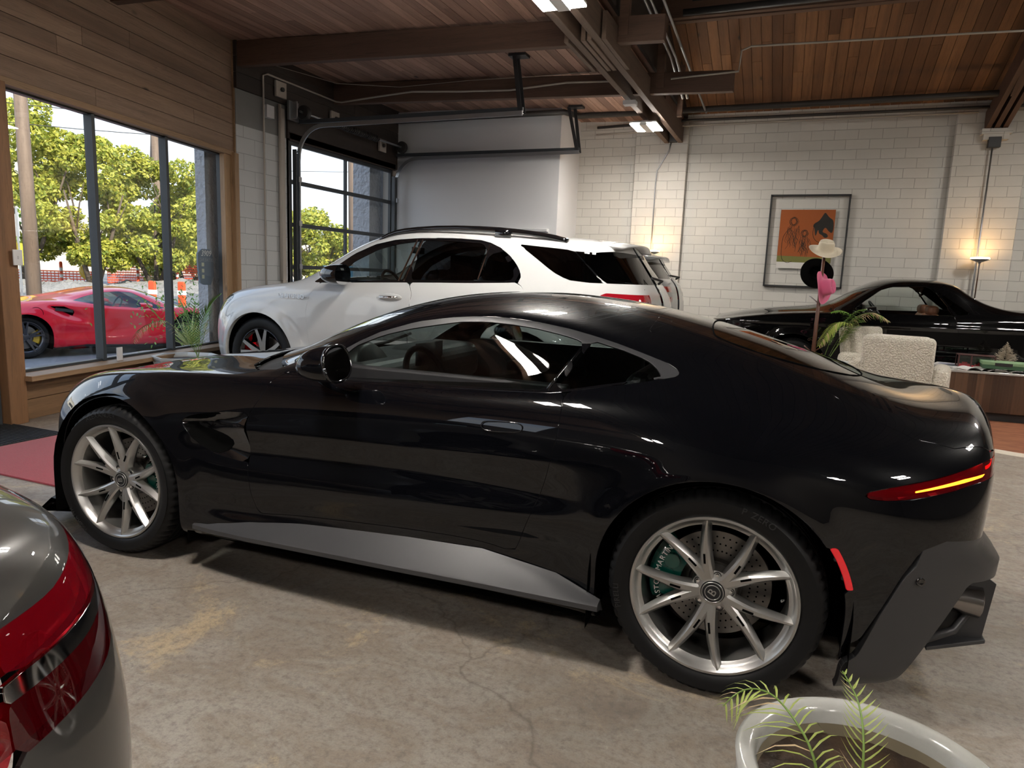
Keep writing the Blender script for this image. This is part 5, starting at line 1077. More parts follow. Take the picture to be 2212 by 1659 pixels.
    sw = MB(); c0 = np.array([-1.0, .38, 1.08]); x_, y_, a_ = frame((-.8, 0, .6)); sw.tube([c0 + .18 * (math.cos(t) * x_ + math.sin(t) * y_) for t in np.linspace(0, 2 * PI, 25)], .014, 8, cap=False); sw.bar(c0 - x_ * .17, c0 + x_ * .17, .04, .02, up=tuple(a_)); sw.build('steering_wheel', M['dark_plastic'], root, True)
    for s in (1, -1):
        q = MB(); q.prism([(.40, 0), (.40, .12), (.05, .10), (-.10, .50), (-.2, .50), (-.12, 0)], -.29, .29, (np.array([1., 0, 0]), np.array([0, 0, 1.]), np.array([0, 1., 0])), (-1.50, s * .33, .60)); o = q.build('seat', M['tan_leather'], root, bev=.04, seg=3)
        h = MB(); h.box((-1.64, s * .33, 1.145), (.13, .30, .12)); h.build('headrest', M['tan_leather'], o, bev=.045, seg=3)
    bw = MB(); bw.box((-1.85, 0, .9), (.06, 1.6, .5)); bw.box((-2.9, 0, .8), (2.0, 1.3, .1)); bw.box((-1.4, 0, .34), (4.8, 1.2, .1)); bw.build('underbody', M['well'], root); well_liners(root, (0, -2.93), .42, .86, .55, .36, M['well'])
    add_wheels(root, [(0, .875), (-2.93, .875), (0, -.875), (-2.93, -.875)], .35, .215, .24, [M['steel'], M['chrome']], star_rim(.215, 10, 0, .016, .022))
def build_red():
    root = empty('supercar', (-12.318, 7.677, -.25), R(71.5), 'bright red mid-engined supercar with yellow calipers parked outside the window', 'car'); r0 = (.80, .13)
    def st_(x, rows): return stn(x, rows, r0)
    S = end_cap([(-.72, .25), (-.86, .3), (-.90, .42), (-.92, .55), (-.92, .65), (-.92, .74), (-.92, .80), (-.92, .83), (-.91, .85), (-.90, .87), (-.89, .88), (-.89, .885)], [.76, .82, .86, .88, .88, .87, .85, .8, .72, .55, .3, 0], .14, -1)
    S.append(st_(-.5, [(.90, .2), (.945, .36), (.96, .55), (.955, .68), (.935, .78), (.89, .86), (.82, .895), (.72, .905), (.55, .90), (.3, .90), (0, .90)]))
    S.append(st_(-.1, [(.93, .2), (.965, .34), (.975, .55), (.97, .69), (.95, .80), (.89, .885), (.80, .915), (.70, .92), (.55, .915), (.3, .915), (0, .92)]))
    S.append(st_(.35, [(.90, .17), (.945, .28), (.965, .48), (.96, .66), (.94, .80), (.88, .90), (.78, .94), (.66, .945), (.5, .955), (.28, .965), (0, .97)]))
    S.append(st_(.75, [(.89, .16), (.92, .25), (.945, .42), (.93, .60), (.91, .75), (.88, .86), (.80, .915), (.68, .95), (.55, 1.0), (.3, 1.04), (0, 1.05)]))
    S.append(st_(1.2, [(.89, .16), (.91, .24), (.925, .40), (.89, .56), (.885, .70), (.87, .81), (.81, .86), (.70, .98), (.585, 1.095), (.3, 1.13), (0, 1.135)]))
    S.append(st_(1.6, [(.89, .16), (.91, .24), (.92, .40), (.88, .54), (.88, .68), (.87, .78), (.82, .82), (.71, .96), (.59, 1.115), (.3, 1.155), (0, 1.162)]))
    S.append(st_(1.95, [(.89, .16), (.91, .24), (.92, .40), (.89, .54), (.885, .66), (.87, .76), (.83, .79), (.73, .90), (.62, 1.035), (.33, 1.115), (0, 1.125)]))
    S.append(st_(2.3, [(.90, .16), (.93, .26), (.94, .42), (.93, .56), (.92, .68), (.88, .77), (.83, .79), (.77, .80), (.69, .86), (.38, .975), (0, .99)]))
    S.append(st_(2.65, [(.91, .16), (.94, .28), (.945, .45), (.945, .58), (.925, .70), (.87, .80), (.80, .82), (.72, .795), (.62, .775), (.38, .82), (0, .85)]))
    S.append(st_(3.0, [(.86, .14), (.90, .26), (.91, .42), (.91, .54), (.88, .64), (.83, .73), (.76, .755), (.68, .73), (.56, .70), (.34, .72), (0, .73)]))
    S.append(st_(3.35, [(.76, .12), (.80, .22), (.81, .34), (.80, .44), (.77, .52), (.73, .58), (.67, .60), (.58, .59), (.46, .58), (.28, .59), (0, .60)]))
    S += end_cap([(3.55, .12), (3.66, .14), (3.69, .2), (3.70, .28), (3.69, .35), (3.68, .41), (3.66, .45), (3.64, .47), (3.63, .48), (3.62, .485), (3.61, .49), (3.60, .495)], [.64, .70, .72, .72, .70, .67, .63, .58, .5, .4, .22, 0], .22, 1)
    V, F = body_surface(S, 7, 7, it=1)
    for cx in (0, 2.65): flare(V, cx, .345, .385, .05, .02)
    k = np.exp(-(((V[:, 0] - .62) / .26) ** 2 + ((V[:, 2] - .73 + (V[:, 0] - .62) * .35) / .075) ** 2)); V[:, 1] -= np.sign(V[:, 1]) * k * .07
    groove(V, [(.4, .42), (1.2, .40), (2.3, .50)], .10, .035, x0=.3, x1=2.3)
    V = with_normals(V, F)
    arches = union(arch_g(0, .345, .385), arch_g(2.65, .345, .385))
    gl = [(.75, .935), (.98, 1.008), (1.23, 1.072), (1.51, 1.092), (1.74, 1.075), (1.91, .978), (2.10, .862), (2.24, .79), (1.81, .795), (1.13, .862)]; gg = side_g(gl, 0, .4)
    ws = top_g([(1.86, -.4), (1.86, 0), (1.84, .35), (1.88, .53), (2.05, .585), (2.45, .70), (2.75, .60), (2.98, .3), (3.02, 0), (3.02, -.4)], .72)
    intake = side_g([(.34, .853), (.58, .845), (.73, .765), (.71, .675), (.54, .765)], 0, .4); door = side_g([(.98, .855), (.87, .685), (.87, .537), (.99, .271), (2.19, .218), (2.20, .581), (2.17, .785)], 0, .4)
    low = side_g([(.40, .155), (.87, .200), (1.5, .165), (2.27, .135), (2.27, .0), (.4, 0)], 0, .3)
    bV, bF = clip(V, F, inv(union(arches, gg, ws, intake, off(door, .0025), low))); panel('body_shell', (bV, bF), M['red_paint'], root, .005); lips(root, bV, bF, (0, 2.65), .345, .385, M['red_paint'])
    panel('windshield', clip(V, F, ws), M['glass_dark'], root, 0)
    for s in (1, -1):
        panel('side_window', clip(V, F, inter(gg, sidef(s))), M['glass_dark'], root, 0); panel('door', clip(V, F, inter(door, inv(union(gg, low)), sidef(s))), M['red_paint'], root, .005); panel('side_skirt', clip(V, F, inter(low, sidef(s))), M['satin_grey'], root, .004)
        q = clip(V, F, inter(intake, sidef(s))); Q = q[0][:, :3].copy(); Q[:, 1] -= s * .05; panel('air_intake', (Q, q[1]), M['well'], root, 0)
        b = MB(); b.bar((.44, s * .90, .800), (.70, s * .90, .765), .05, .012, up=(0, 1, 0)); b.build('intake_blade', M['gloss_black'], root)
        ellipsoid_mirror(root, (1.70, s * 1.03, .852), (.24, .09, .055), s, M['red_paint'], [(2.05, s * .86, .745), (1.90, s * .98, .82)])
        if s == -1:
            sh = MB(); sh.prism([(-.028, .035), (.028, .035), (.026, -.01), (0, -.045), (-.026, -.01)], 0, .004, (np.array([1., 0, 0]), np.array([0, 0, 1.]), np.array([0, -1., 0])), (2.335, -.938, .70)); s1 = sh.build('shield_badge', simple('badge_yellow', (.85, .75, .05), .3), root)
            fc = MB(); fc.lathe([(.088, 0), (.092, .003), (.096, 0)], (.16, -.955, .745), (0, -1, .25), 28); fc.build('fuel_cap', M['well'], root)
    sh = MB(); sh.box((1.3, 0, .17), (1.8, 1.6, .1)); sh.box((1.3, 0, .14), (3.9, 1.0, .05)); sh.box((0, 0, .5), (.8, 1.1, .4)); sh.box((2.65, 0, .4), (.8, 1.1, .4)); sh.build('underbody', M['well'], root); well_liners(root, (0, 2.65), .395, .93, .6, .345, M['well'])
    d = MB(); d.box((2.2, 0, .62), (.5, 1.4, .2)); d.build('dashboard', M['leather_black'], root, bev=.05); seats(root, (1.45,), M['leather_black'], h=.55, z0=.30, yy=.38, head=False)
    sw = MB(); c0 = np.array([1.85, .38, .80]); x_, y_, a_ = frame((-.9, 0, .4)); sw.tube([c0 + .17 * (math.cos(t) * x_ + math.sin(t) * y_) for t in np.linspace(0, 2 * PI, 25)], .014, 8, cap=False); sw.build('steering_wheel', M['leather_black'], root, True)
    add_wheels(root, [(0, -.93), (2.65, -.93), (0, .93), (2.65, .93)], .345, .262, .29, [M['gunmetal'], M['gunmetal']], star_rim(.262, 5, R(9), .018, .012), M['yellow_paint'], .19, PI)
def build_grey_sedan():
    """the car whose right rear corner fills the lower left of the frame; heads away to the left"""
    root = empty('sedan', (-1.78, -.13, 0), PI, 'dark grey metallic car, its rear corner with red tail light at the lower left', 'car'); r0 = (.80, .28); S = []
    S += end_cap([(-.90, .28), (-.98, .34), (-1.02, .46), (-1.03, .60), (-1.02, .74), (-1.0, .86), (-.985, .95), (-.97, 1.00), (-.955, 1.035), (-.93, 1.06), (-.90, 1.07), (-.88, 1.072)], [.80, .86, .90, .91, .90, .88, .84, .79, .72, .60, .35, 0], .20, -1)
    S.append(stn(-.70, [(.90, .32), (.93, .46), (.94, .60), (.93, .74), (.905, .86), (.87, .95), (.82, 1.0), (.75, 1.035), (.62, 1.065), (.35, 1.085), (0, 1.09)], r0))
    S.append(stn(-.4, [(.92, .30), (.945, .44), (.955, .60), (.95, .76), (.935, .88), (.895, .97), (.83, 1.03), (.75, 1.08), (.62, 1.14), (.35, 1.18), (0, 1.19)], r0))
    S.append(stn(0, [(.92, .30), (.945, .44), (.955, .60), (.95, .76), (.935, .88), (.90, .98), (.82, 1.07), (.72, 1.17), (.60, 1.25), (.33, 1.29), (0, 1.30)], r0))
    for x, zc in ((.5, 1.40), (1.1, 1.45), (1.6, 1.42)): S.append(stn(x, [(.91, .30), (.93, .44), (.935, .60), (.93, .76), (.92, .88), (.89, .97), (.80, 1.12), (.70, 1.28), (.58, zc - .05), (.33, zc - .01), (0, zc)], r0))
    S.append(stn(2.1, [(.91, .30), (.93, .44), (.935, .60), (.93, .76), (.92, .87), (.88, .95), (.83, 1.0), (.76, 1.08), (.64, 1.16), (.35, 1.22), (0, 1.23)], r0))
    S.append(stn(2.6, [(.91, .28), (.94, .42), (.945, .58), (.94, .74), (.92, .85), (.87, .92), (.80, .94), (.70, .955), (.55, .97), (.3, .99), (0, 1.0)], r0))
    S.append(stn(3.2, [(.88, .26), (.91, .40), (.91, .54), (.90, .68), (.87, .78), (.81, .84), (.74, .86), (.64, .87), (.5, .88), (.28, .89), (0, .895)], r0))
    S += end_cap([(3.55, .24), (3.66, .28), (3.70, .38), (3.71, .5), (3.70, .6), (3.68, .68), (3.66, .73), (3.64, .75), (3.62, .765), (3.60, .775), (3.59, .78), (3.58, .785)], [.74, .8, .82, .82, .8, .77, .73, .68, .6, .46, .26, 0], .22, 1)
    V, F = body_surface(S, 10, 10, it=1)
    for cx in (0, 2.9): flare(V, cx, .35, .41, .05, .02)
    V = with_normals(V, F)
    arches = union(arch_g(0, .35, .41), arch_g(2.9, .35, .41))
    band = side_g([(-.62, 1.01), (-.75, .965), (-.88, .932), (-1.2, .912), (-1.2, .765), (-.98, .772), (-.86, .790), (-.72, .825), (-.66, .89)], 0, .35)
    strip = side_g([(-.74, .885), (-.86, .872), (-1.2, .850), (-1.2, .828), (-.88, .846), (-.78, .862)], 0, .35)
    dlo = side_g([(.0, 1.06), (.3, 1.24), (.8, 1.34), (1.4, 1.35), (1.8, 1.22), (2.1, 1.03), (1.2, 1.01)], 0, .4); rwn = top_g([(-.30, -.4), (-.30, 0), (-.28, .5), (.30, .50), (.34, 0), (.34, -.4)], 1.1); ws = top_g([(1.75, -.4), (1.75, 0), (1.8, .52), (2.3, .66), (2.45, 0), (2.45, -.4)], 1.0)
    trunk = inter(top_g([(-.36, -.4), (-.36, 0), (-.38, .60), (-.60, .66), (-.90, .62), (-1.3, .55), (-1.3, -.4)], .70), lambda V: .70 - V[:, 2])
    bV, bF = clip(V, F, inv(union(arches, dlo, rwn, ws, band, off(trunk, .0035)))); panel('body_shell', (bV, bF), M['grey_paint'], root, .006); lips(root, bV, bF, (0, 2.9), .35, .41, M['grey_paint'])
    panel('trunk_lid', clip(V, F, inter(off(trunk, 0), inv(union(band, rwn)))), M['grey_paint'], root, .006)
    for g, n in ((rwn, 'rear_window'), (ws, 'windshield')): panel(n, clip(V, F, g), M['glass_dark'], root, 0)
    for s in (1, -1):
        panel('side_window', clip(V, F, inter(dlo, sidef(s))), M['glass_dark'], root, 0)
        zl = lambda V: np.interp(V[:, 0], [-1.2, -.98, -.86, -.74], [.865, .865, .882, .895]) - V[:, 2]; [panel('tail_light', clip(V, F, inter(band, inv(strip), sidef(s), inv(off(trunk, .003)), q)), m_, root, .0) for q, m_ in ((zl, M['red_lens2']), (inv(zl), M['red_lens3']))]; panel('lamp_inner_lens', (lambda q: (q[0] * np.array([.985, .98, 1, 1, 1, 1]) , q[1]))(clip(V, F, inter(band, inv(strip), sidef(s)))), M['red_inner'], root, 0)
        panel('tail_light', clip(V, F, inter(band, inv(strip), sidef(s), trunk)), M['red_lens2'], root, 0)
        panel('chrome_strip', clip(V, F, inter(strip, sidef(s), inv(off(trunk, .003)))), M['chrome'], root, .006)
        panel('chrome_strip', clip(V, F, inter(strip, sidef(s), trunk)), M['chrome'], root, .006)
    sh = MB(); sh.box((1.4, 0, .3), (4.0, 1.1, .1)); sh.box((0, 0, .5), (.9, 1.1, .4)); sh.box((2.9, 0, .5), (.9, 1.1, .4)); sh.build('underbody', M['well'], root); well_liners(root, (0, 2.9), .42, .9, .6, .35, M['well'])
    seats(root, (1.4, .5), M['leather_black'], h=.6, z0=.5)
    add_wheels(root, [(2.9, .90), (0, .90), (2.9, -.90), (0, -.90)], .35, .25, .25, [M['gunmetal'], M['silver']], star_rim(.25, 5, R(12), .028, .015))
M['red_lens2'] = glass_mat('sedan_tail_lens', (.75, .03, .05), refl=.07, opac=.35, dark=(.42, .006, .02)); M['red_lens3'] = glass_mat('sedan_dark_lens', (.35, .01, .02), refl=.07, opac=.3, dark=(.16, .003, .008)); M['red_inner'] = simple('sedan_lamp_inner', (.22, .004, .01), .25)
build_white_suv(); build_grey_suv(); build_pickup(); build_red(); build_grey_sedan()
# ================================================================ fittings and furniture
def T(name, mb, m, label, cat, group=None, **k): o = mb.build(name, m, **k); return tag(o, label, cat, group)
def build_fittings():
    # door tracks
    for y, ye, zt, lab in ((8.13, -3.26, 3.33, 'steel track of the garage door, nearer one, curving from the jamb to overhead'), (10.70, -3.32, 3.32, 'steel track of the garage door, farther one, in front of the white wall')):
        r = empty('garage_door_track', (-6.6, y, 0), 0, lab, 'garage door track', 'garage door tracks')
        pts = [(0, 0, .02), (0, 0, 2.85)] + [(.42 - .42 * math.cos(a), 0, 2.88 + (zt - 2.90) * math.sin(a)) for a in np.linspace(0, PI / 2, 10)][1:] + [(ye + 6.6, 0, zt)]
        q = MB(); 
        for a, b in zip(pts[:-1], pts[1:]): q.bar(a, b, .055, .016, up=(0, 1, 0)); 
        q2 = MB()
        for a, b in zip(pts[:-1], pts[1:]):
            q.bar(np.array(a) + [0, .03, 0], np.array(b) + [0, .03, 0], .006, .035, up=(0, 1, 0))
        q.build('rail', M['galv'], r)
        q = MB(); q.box((-.02, -.05, 1.5), (.06, .02, 3.0)); q.bar((ye + 6.6, .02, zt + .045), (.0, .02, zt + .045), .035, .05); q.build('mounting_angle', M['steel_frame'], r)
        x = ye + 6.6 - .03; q = MB(); q.bar((x, 0, zt), (x - .10 if y < 9 else x - .17, 0, 4.0), .05, .012, up=(0, 1, 0)); q.bar((x + .01, .10, zt), (x - .10, .10, 4.0), .012, .05); q.box((x - .06, .05, 4.0), (.22, .16, .03)); q.build('hanger', M['black_iron'], r)
        for z in (.6, 1.4, 2.0, 2.6): q = MB(); q.box((.0, .0, z), (.07, .06, .07)); q.build('bracket', M['galv'], r)
    r = empty('spring_shaft', (-6.5, 8.05, 3.49), 0, 'steel torsion spring shaft above the garage door', 'spring shaft'); q = MB(); q.tube([(0, 0, 0), (0, 2.7, 0)], .016, 10); q.build('shaft', M['galv'], r)
    q = MB(); hl = [(.045 * math.cos(a), .75 + 1.15 * a / (2 * PI * 24), .045 * math.sin(a)) for a in np.linspace(0, 2 * PI * 24, 24 * 10)]; q.tube(hl, .012, 5); q.build('spring', M['pipe_dark'], r, True)
    for y in (.05, 2.62): q = MB(); q.lathe([(.02, 0), (.09, 0), (.10, .02), (.10, .06), (.09, .08), (.02, .08)], (0, y, 0), (0, 1, 0), 24); q.build('drum', M['pipe_dark'], r)
    q = MB(); q.box((-.05, -.08, 0), (.14, .02, .22)); q.box((-.1, -.02, 0), (.03, .2, .25)); q.build('bearing_plate', M['galv'], r)
    # conduits and pipes
    def tub(name, pts, rad, m, lab, cat, g=None): q = MB(); q.tube(pts, rad, 8); T(name, q, m, lab, cat, g, smooth=True)
    G = 'electrical conduits'
    tub('conduit', [(-6.64, 7.50, .02), (-6.64, 7.50, 3.82), (-6.62, 7.56, 3.85), (-6.62, 9.02, 3.85), (-6.5, 9.0, 3.83), (-5.9, 8.99, 3.87), (-5.3, 8.985, 3.905), (-4.5, 8.985, 3.86), (-3.8, 8.985, 3.835), (-3.0, 8.985, 3.88), (-2.3, 8.985, 3.855)], .013, M['conduit'], 'painted conduit up the white block wall, over the garage door and along the beam', 'conduit', G)
    tub('conduit', [(-1.66, 8.985, 3.84), (-.87, 8.985, 3.87), (-.855, 8.985, 4.10), (-.75, 8.985, 4.14), (.5, 8.985, 4.11), (1.4, 8.985, 4.09), (3.0, 8.985, 4.04)], .012, M['conduit'], 'pale conduit across the reddish roof boards at upper right', 'conduit', G)
    tub('conduit', [(-6.66, 7.83, 1.2), (-6.66, 7.83, 3.54)], .022, M['conduit'], 'grey painted pipe beside the garage door jamb', 'conduit', G)
    tub('conduit', [(2.33, 11.72, 3.42), (2.33, 11.72, .1)], .012, M['galv'], 'thin steel conduit down the right pilaster behind the lamp', 'conduit', G)
    tub('conduit', [(-2.10, 11.77, 3.62), (-2.12, 11.77, 3.50), (-2.30, 11.77, 3.18), (-2.31, 11.77, 2.9), (-2.31, 11.77, .1)], .012, M['galv'], 'thin bent conduit down the left pilaster', 'conduit', G)
    tub('sprinkler_pipe', [(-6.6, 10.72, 3.93), (-3.6, 10.72, 3.93), (-3.5, 11.2, 3.97), (2.3, 11.2, 3.985), (9, 11.2, 3.99)], .045, M['pipe_dark'], 'dark sprinkler main under the roof edge, thickest pipe', 'pipe')
    tub('sprinkler_pipe', [(-3.3, 11.6, 3.86), (-1.9, 11.6, 3.91), (9, 11.6, 3.90)], .022, M['pipe_dark'], 'thinner dark pipe below the sprinkler main', 'pipe'); tub('conduit', [(-3.3, 11.55, 3.74), (-2.4, 11.55, 3.76), (-1.9, 11.66, 3.845), (2.1, 11.66, 3.86)], .014, M['conduit'], 'pale conduit just above the brick wall top', 'conduit', G)
    tub('sprinkler_pipe', [(-1.5, 8.6, 4.45), (9, 8.6, 4.5)], .04, M['pipe_dark'], 'dark pipe crossing at the top right', 'pipe'); tub('cable', [(-1.4, 8.55, 4.55), (0, 8.55, 4.58), (1, 8.55, 4.62), (3, 8.55, 4.62)], .008, M['black_iron'], 'black cable above the dark pipe at the top right', 'cable')
    for x, lab in ((-1.72, 'left one'), (-1.66, 'middle one'), (-1.52, 'right one')): tub('conduit', [(x, 6.2, 4.3), (x, 11.3, 3.95)] if x > -1.6 else [(x, 6.2, 4.3), (x, 9.2, 4.15), (x + .12, 9.6, 3.75)], .016, M['galv'], 'grey conduit beside the paired beam, %s of three' % lab, 'conduit', G)
    tub('cable', [(-6.6, 7.6, 3.98), (-6.3, 8.6, 3.98), (-5.5, 8.99, 3.98), (-4.4, 8.99, 4.0), (-3.4, 8.99, 3.985), (-2.4, 8.99, 4.0)], .004, M['conduit'], 'thin white cable sagging along the upper beam', 'cable')
    def box(name, c, d, m, lab, cat, bev=.004, g=None): q = MB(); q.box(c, d); return T(name, q, m, lab, cat, g, bev=bev)
    box('junction_box', (-2.06, 11.72, 3.70), (.12, .10, .18), M['pipe_dark'], 'grey junction box at the top of the left pilaster', 'junction box'); box('junction_box', (2.34, 11.70, 3.455), (.15, .08, .14), M['black_iron'], 'dark junction box under the truss foot on the right pilaster', 'junction box'); box('junction_box', (-6.67, 7.63, 3.40), (.07, .14, .16), M['plaster'], 'small white junction box high on the white block wall', 'junction box')
    for y, z, lab in ((7.82, 3.72, 'left one of three anchor plates above the garage door'), (9.0, 3.60, 'middle one of three anchor plates above the garage door'), (10.3, 3.45, 'right one of three anchor plates above the garage door')):
        q = MB(); q.box((-6.63, y, z), (.03, .20, .20)); o = T('anchor_plate', q, M['conduit'], lab, 'anchor plate', 'anchor plates above the garage door'); n = MB(); n.lathe([(0, .03), (.03, .03), (.03, 0)], (-6.61, y, z), (1, 0, 0), 6); n.build('nut', M['pipe_dark'], o)
    box('occupancy_sensor', (-2.13, 8.9, 3.56), (.16, .12, .05), M['plaster'], 'small white sensor box under the paired beam', 'sensor'); box('wall_shelf', (-4.28, 10.79, 2.13), (.95, .12, .05), M['plaster'], 'long white ledge low on the white wall behind the suv roof', 'shelf', .006); box('thermostat', (-3.86, 10.83, 2.10), (.12, .03, .09), M['plaster'], 'small white thermostat beside the ledge on the white wall', 'thermostat')
    q = MB(); q.box((0, 0, 0), (.012, .085, .125)); sw = T('light_switch', q, simple('switch_plate', (.72, .72, .72), .35), 'white light switch plate on the timber post at left', 'light switch', None, bev=.003); sw.location = (-5.870, 3.765, 1.375); sw.rotation_euler = (0, 0, R(12.6)); t_ = MB(); t_.box((.008, 0, 0), (.01, .012, .026)); t_.build('toggle', M['plaster'], sw)
    q = MB(); q.box((0, 0, 0), (.075, .01, .13)); cd = T('card', q, M['plaster'], 'small white card standing on the window sill beside the first mullion', 'card'); cd.location = (-6.20, 4.90, .463); cd.rotation_euler = (0, 0, R(102.6))
    # mats
    def carpet(n, c, s, b): t = NT(n); v = t.noise(t.obj(), 220, 2); t.col(t.mix(t.ramp(v, [(.3, 0.0), (.7, 1.0)]), tuple(x * .6 for x in c), c)); t.set(Roughness=.95, **{'Sheen Weight': .3}); t.bump(v, b, .004); return t.m
    q = MB(); q.box((-4.46, 3.30, .006), (1.6, 1.12, .012)); T('floor_mat', q, carpet('red_carpet', (.40, .008, .028), 1, .8), 'red carpet mat on the concrete in front of the black coupe', 'mat', None, bev=.003)
    q = MB(); q.box((-5.66, 3.1, .006), (.74, 1.1, .012)); 
    for i in range(36): q.box((-5.66, 2.57 + i * .0305, .014), (.72, .014, .008))
    T('floor_mat', q, simple('black_ribbed_rubber', (.02, .021, .024), .7), 'black ribbed door mat beside the timber post', 'mat')
    # framed picture
    r = empty('framed_picture', (.068, 11.875, 2.085), 0, 'large black framed picture with a floating orange print on the brick wall', 'picture')
    W_, H_ = 1.14, 1.415; q = MB()
    for sx in (-1, 1): q.box((sx * (W_ / 2 - .012), -.02, 0), (.024, .045, H_)); q.box((0, -.02, sx * (H_ / 2 - .012)), (W_, .045, .024))
    q.build('frame', M['black_iron'], r); q = MB(); q.add([(-W_ / 2 + .02, -.03, -H_ / 2 + .02), (W_ / 2 - .02, -.03, -H_ / 2 + .02), (W_ / 2 - .02, -.03, H_ / 2 - .02), (-W_ / 2 + .02, -.03, H_ / 2 - .02)], [(0, 1, 2, 3)]); q.build('glazing', glass_mat('picture_glass', (.99, .99, .99), refl=.015), r)
    q = MB(); q.box((-.01, -.018, .03), (.78, .004, .90)); pr = q.build('print', simple('paper', (.66, .64, .60), .7), r)
    def flat(name, pts, m, y, par): np_obj(name, [(p[0], y, p[1]) for p in pts], [tuple(range(len(pts)))], m, par, False)
    flat('orange_field', [(-.40, -.23), (.38, -.25), (.38, .48), (-.40, .48)], simple('orange_ink', (.33, .085, .018), .8), -.0215, pr); flat('green_field', [(-.40, -.32), (.38, -.33), (.38, -.245), (-.40, -.225)], simple('green_ink', (.17, .17, .045), .8), -.0217, pr)
    ink = simple('dark_ink', (.02, .018, .015), .8)
    flat('dark_shape', smooth_poly([(.22, .42), (.24, .44), (.30, .36), (.37, .32), (.37, .12), (.31, .15), (.26, .22), (.23, .18), (.22, .14), (.29, .12), (.31, .07), (.26, .05), (.22, .10), (.17, .12), (.16, .20), (.13, .06), (.11, .16), (.10, .22), (.08, .22), (.09, .27), (.16, .31), (.20, .38)], 2), ink, -.0219, pr)
    q = MB(); rg = np.random.default_rng(3)
    def sk(pts, w=.0034): q.tube([(x, -.0222, z) for x, z in smooth_poly(pts, 2, False)], w, 4)
    for cx, cz, s in ((-.20, .30, 1), (-.03, .12, .8)):
        for k in range(5): a = np.linspace(0, 2 * PI, 9); sk([(cx + (.035 + .008 * k) * s * math.cos(t) + rg.normal(0, .004), cz + (.05 + .006 * k) * s * math.sin(t) + rg.normal(0, .004)) for t in a], .0022)
        for k in range(16): x = cx + rg.uniform(-.09, .09) * s; z = cz - .05; P = [(x, z)]; 
        for k in range(22):
            x = cx + rg.uniform(-.10, .10) * s; z = cz - rg.uniform(.04, .15); P = [(x, z)]
            for _ in range(5): x += rg.normal(0, .022); z -= rg.uniform(.02, .085) * s; P.append((x, max(z, -.33)))
            sk(P, .0019)
    sk([(-.24, .2), (-.33, .1), (-.35, -.05), (-.34, -.28), (-.25, -.34), (-.18, -.31)]); sk([(.10, .25), (.08, .12), (.12, .02), (.20, -.02)]); q.build('line_drawing', ink, pr)
    # floor lamps
    for x, lab in ((-2.24, 'slim chrome torchiere floor lamp glowing before the left pilaster, behind the suvs'), (2.335, 'slim chrome torchiere floor lamp glowing before the right pilaster')):
        r = empty('floor_lamp', (x, 11.55, 0), 0, lab, 'floor lamp', 'torchiere floor lamps on the back wall'); q = MB(); q.lathe([(0, 0), (.14, 0), (.14, .012), (.02, .025)], n=28); q.build('base', M['chrome'], r, True); q = MB(); q.tube([(0, 0, .01), (0, 0, 1.80)], .012, 12); q.build('pole', M['chrome'], r, True)
        q = MB(); q.lathe([(.01, 1.79), (.02, 1.815), (.06, 1.83), (.112, 1.85), (.116, 1.862)], n=32); q.build('bowl', simple('lamp_bowl', (.35, .35, .36), .3, metal=.6), r, True); q = MB(); q.lathe([(.116, 1.862), (.117, 1.875), (.110, 1.885), (.06, 1.889), (0, 1.89)], n=32); q.build('lamp_shade', emit_mat('warm_lamp_glow', (1.0, .58, .22), 14.0), r, True)
    # hat stand and hats
    r = empty('hat_stand', (.245, 9.0, 0), 0, 'slender wooden hat stand with pegs in front of the vintage pickup', 'hat stand'); wd = wood_mat('walnut_pole', (.10, .035, .02), (.12, .045, .025), (7, 7, .4), knots=False, rough=.4); q = MB(); q.tube([(.01, 0, .03), (.012, 0, .7), (.02, 0, 1.83)], [.024, .023, .017], 12); q.build('pole', wd, r, True)
    for a in range(3): q = MB(); t = a * 2 * PI / 3 + .4; q.tube([(0, 0, .08), (.2 * math.cos(t), .2 * math.sin(t), .02)], .014, 8); q.build('leg', wd, r, True)
    for (a, z) in ((R(200), 1.20), (R(20), 1.35), (R(110), 1.45), (R(-15), .62), (R(160), .60), (R(20), .52)): q = MB(); q.tube([(.01, 0, z), (.01 + .11 * math.cos(a), .11 * math.sin(a), z + .085)], .007, 8); q.build('peg', M['galv'] if z > 1 else wd, r, True)
    def hat(name, m, lab, loc, rot, Rb, Hc, band=None, curl=.02):
        V = []; n = 40; prof = [(Rb, 0.0), (Rb * .93, -.004), (Rb * .7, -.010), (Rb * .50, -.004), (Rb * .47, .02), (Rb * .465, Hc * .5), (Rb * .455, Hc * .85), (Rb * .42, Hc), (Rb * .25, Hc * .90), (0.001, Hc * .78)]
        for i, (rr, h) in enumerate(prof):
            for j in range(n):
                a = 2 * PI * j / n; ex = 1.0; ey = .86 if i > 3 else .94; cr = curl * math.cos(2 * a) * (1 if i < 2 else .4 if i == 2 else 0); pinch = 0
                if i >= 6: pinch = -.018 * math.exp(-((math.sin(a)) / .35) ** 2) * (1 if i < 9 else 0) + (.012 if i == 6 else 0) * 0
                V.append((rr * ex * math.cos(a), rr * ey * math.sin(a), h + cr * .8 + pinch))
        F = [(i * n + j, i * n + (j + 1) % n, (i + 1) * n + (j + 1) % n, (i + 1) * n + j) for i in range(len(prof) - 1) for j in range(n)]
        o = np_obj(name, V, F, m, None, True, loc=loc, rot=rot); solidify(o, .004, 1); subsurf(o, 1); tag(o, lab, 'hat', 'hats on the hat stand')
        if band: q = MB(); q.lathe([(Rb * .485, .002), (Rb * .49, .02), (Rb * .475, .038)], n=n); bo = q.build('hat_band', band, o, True); bo.scale = (1, .86, 1)
    felt = lambda n, c: simple(n, c, .9, bumps=(90, .2, .002), sheen=.3)
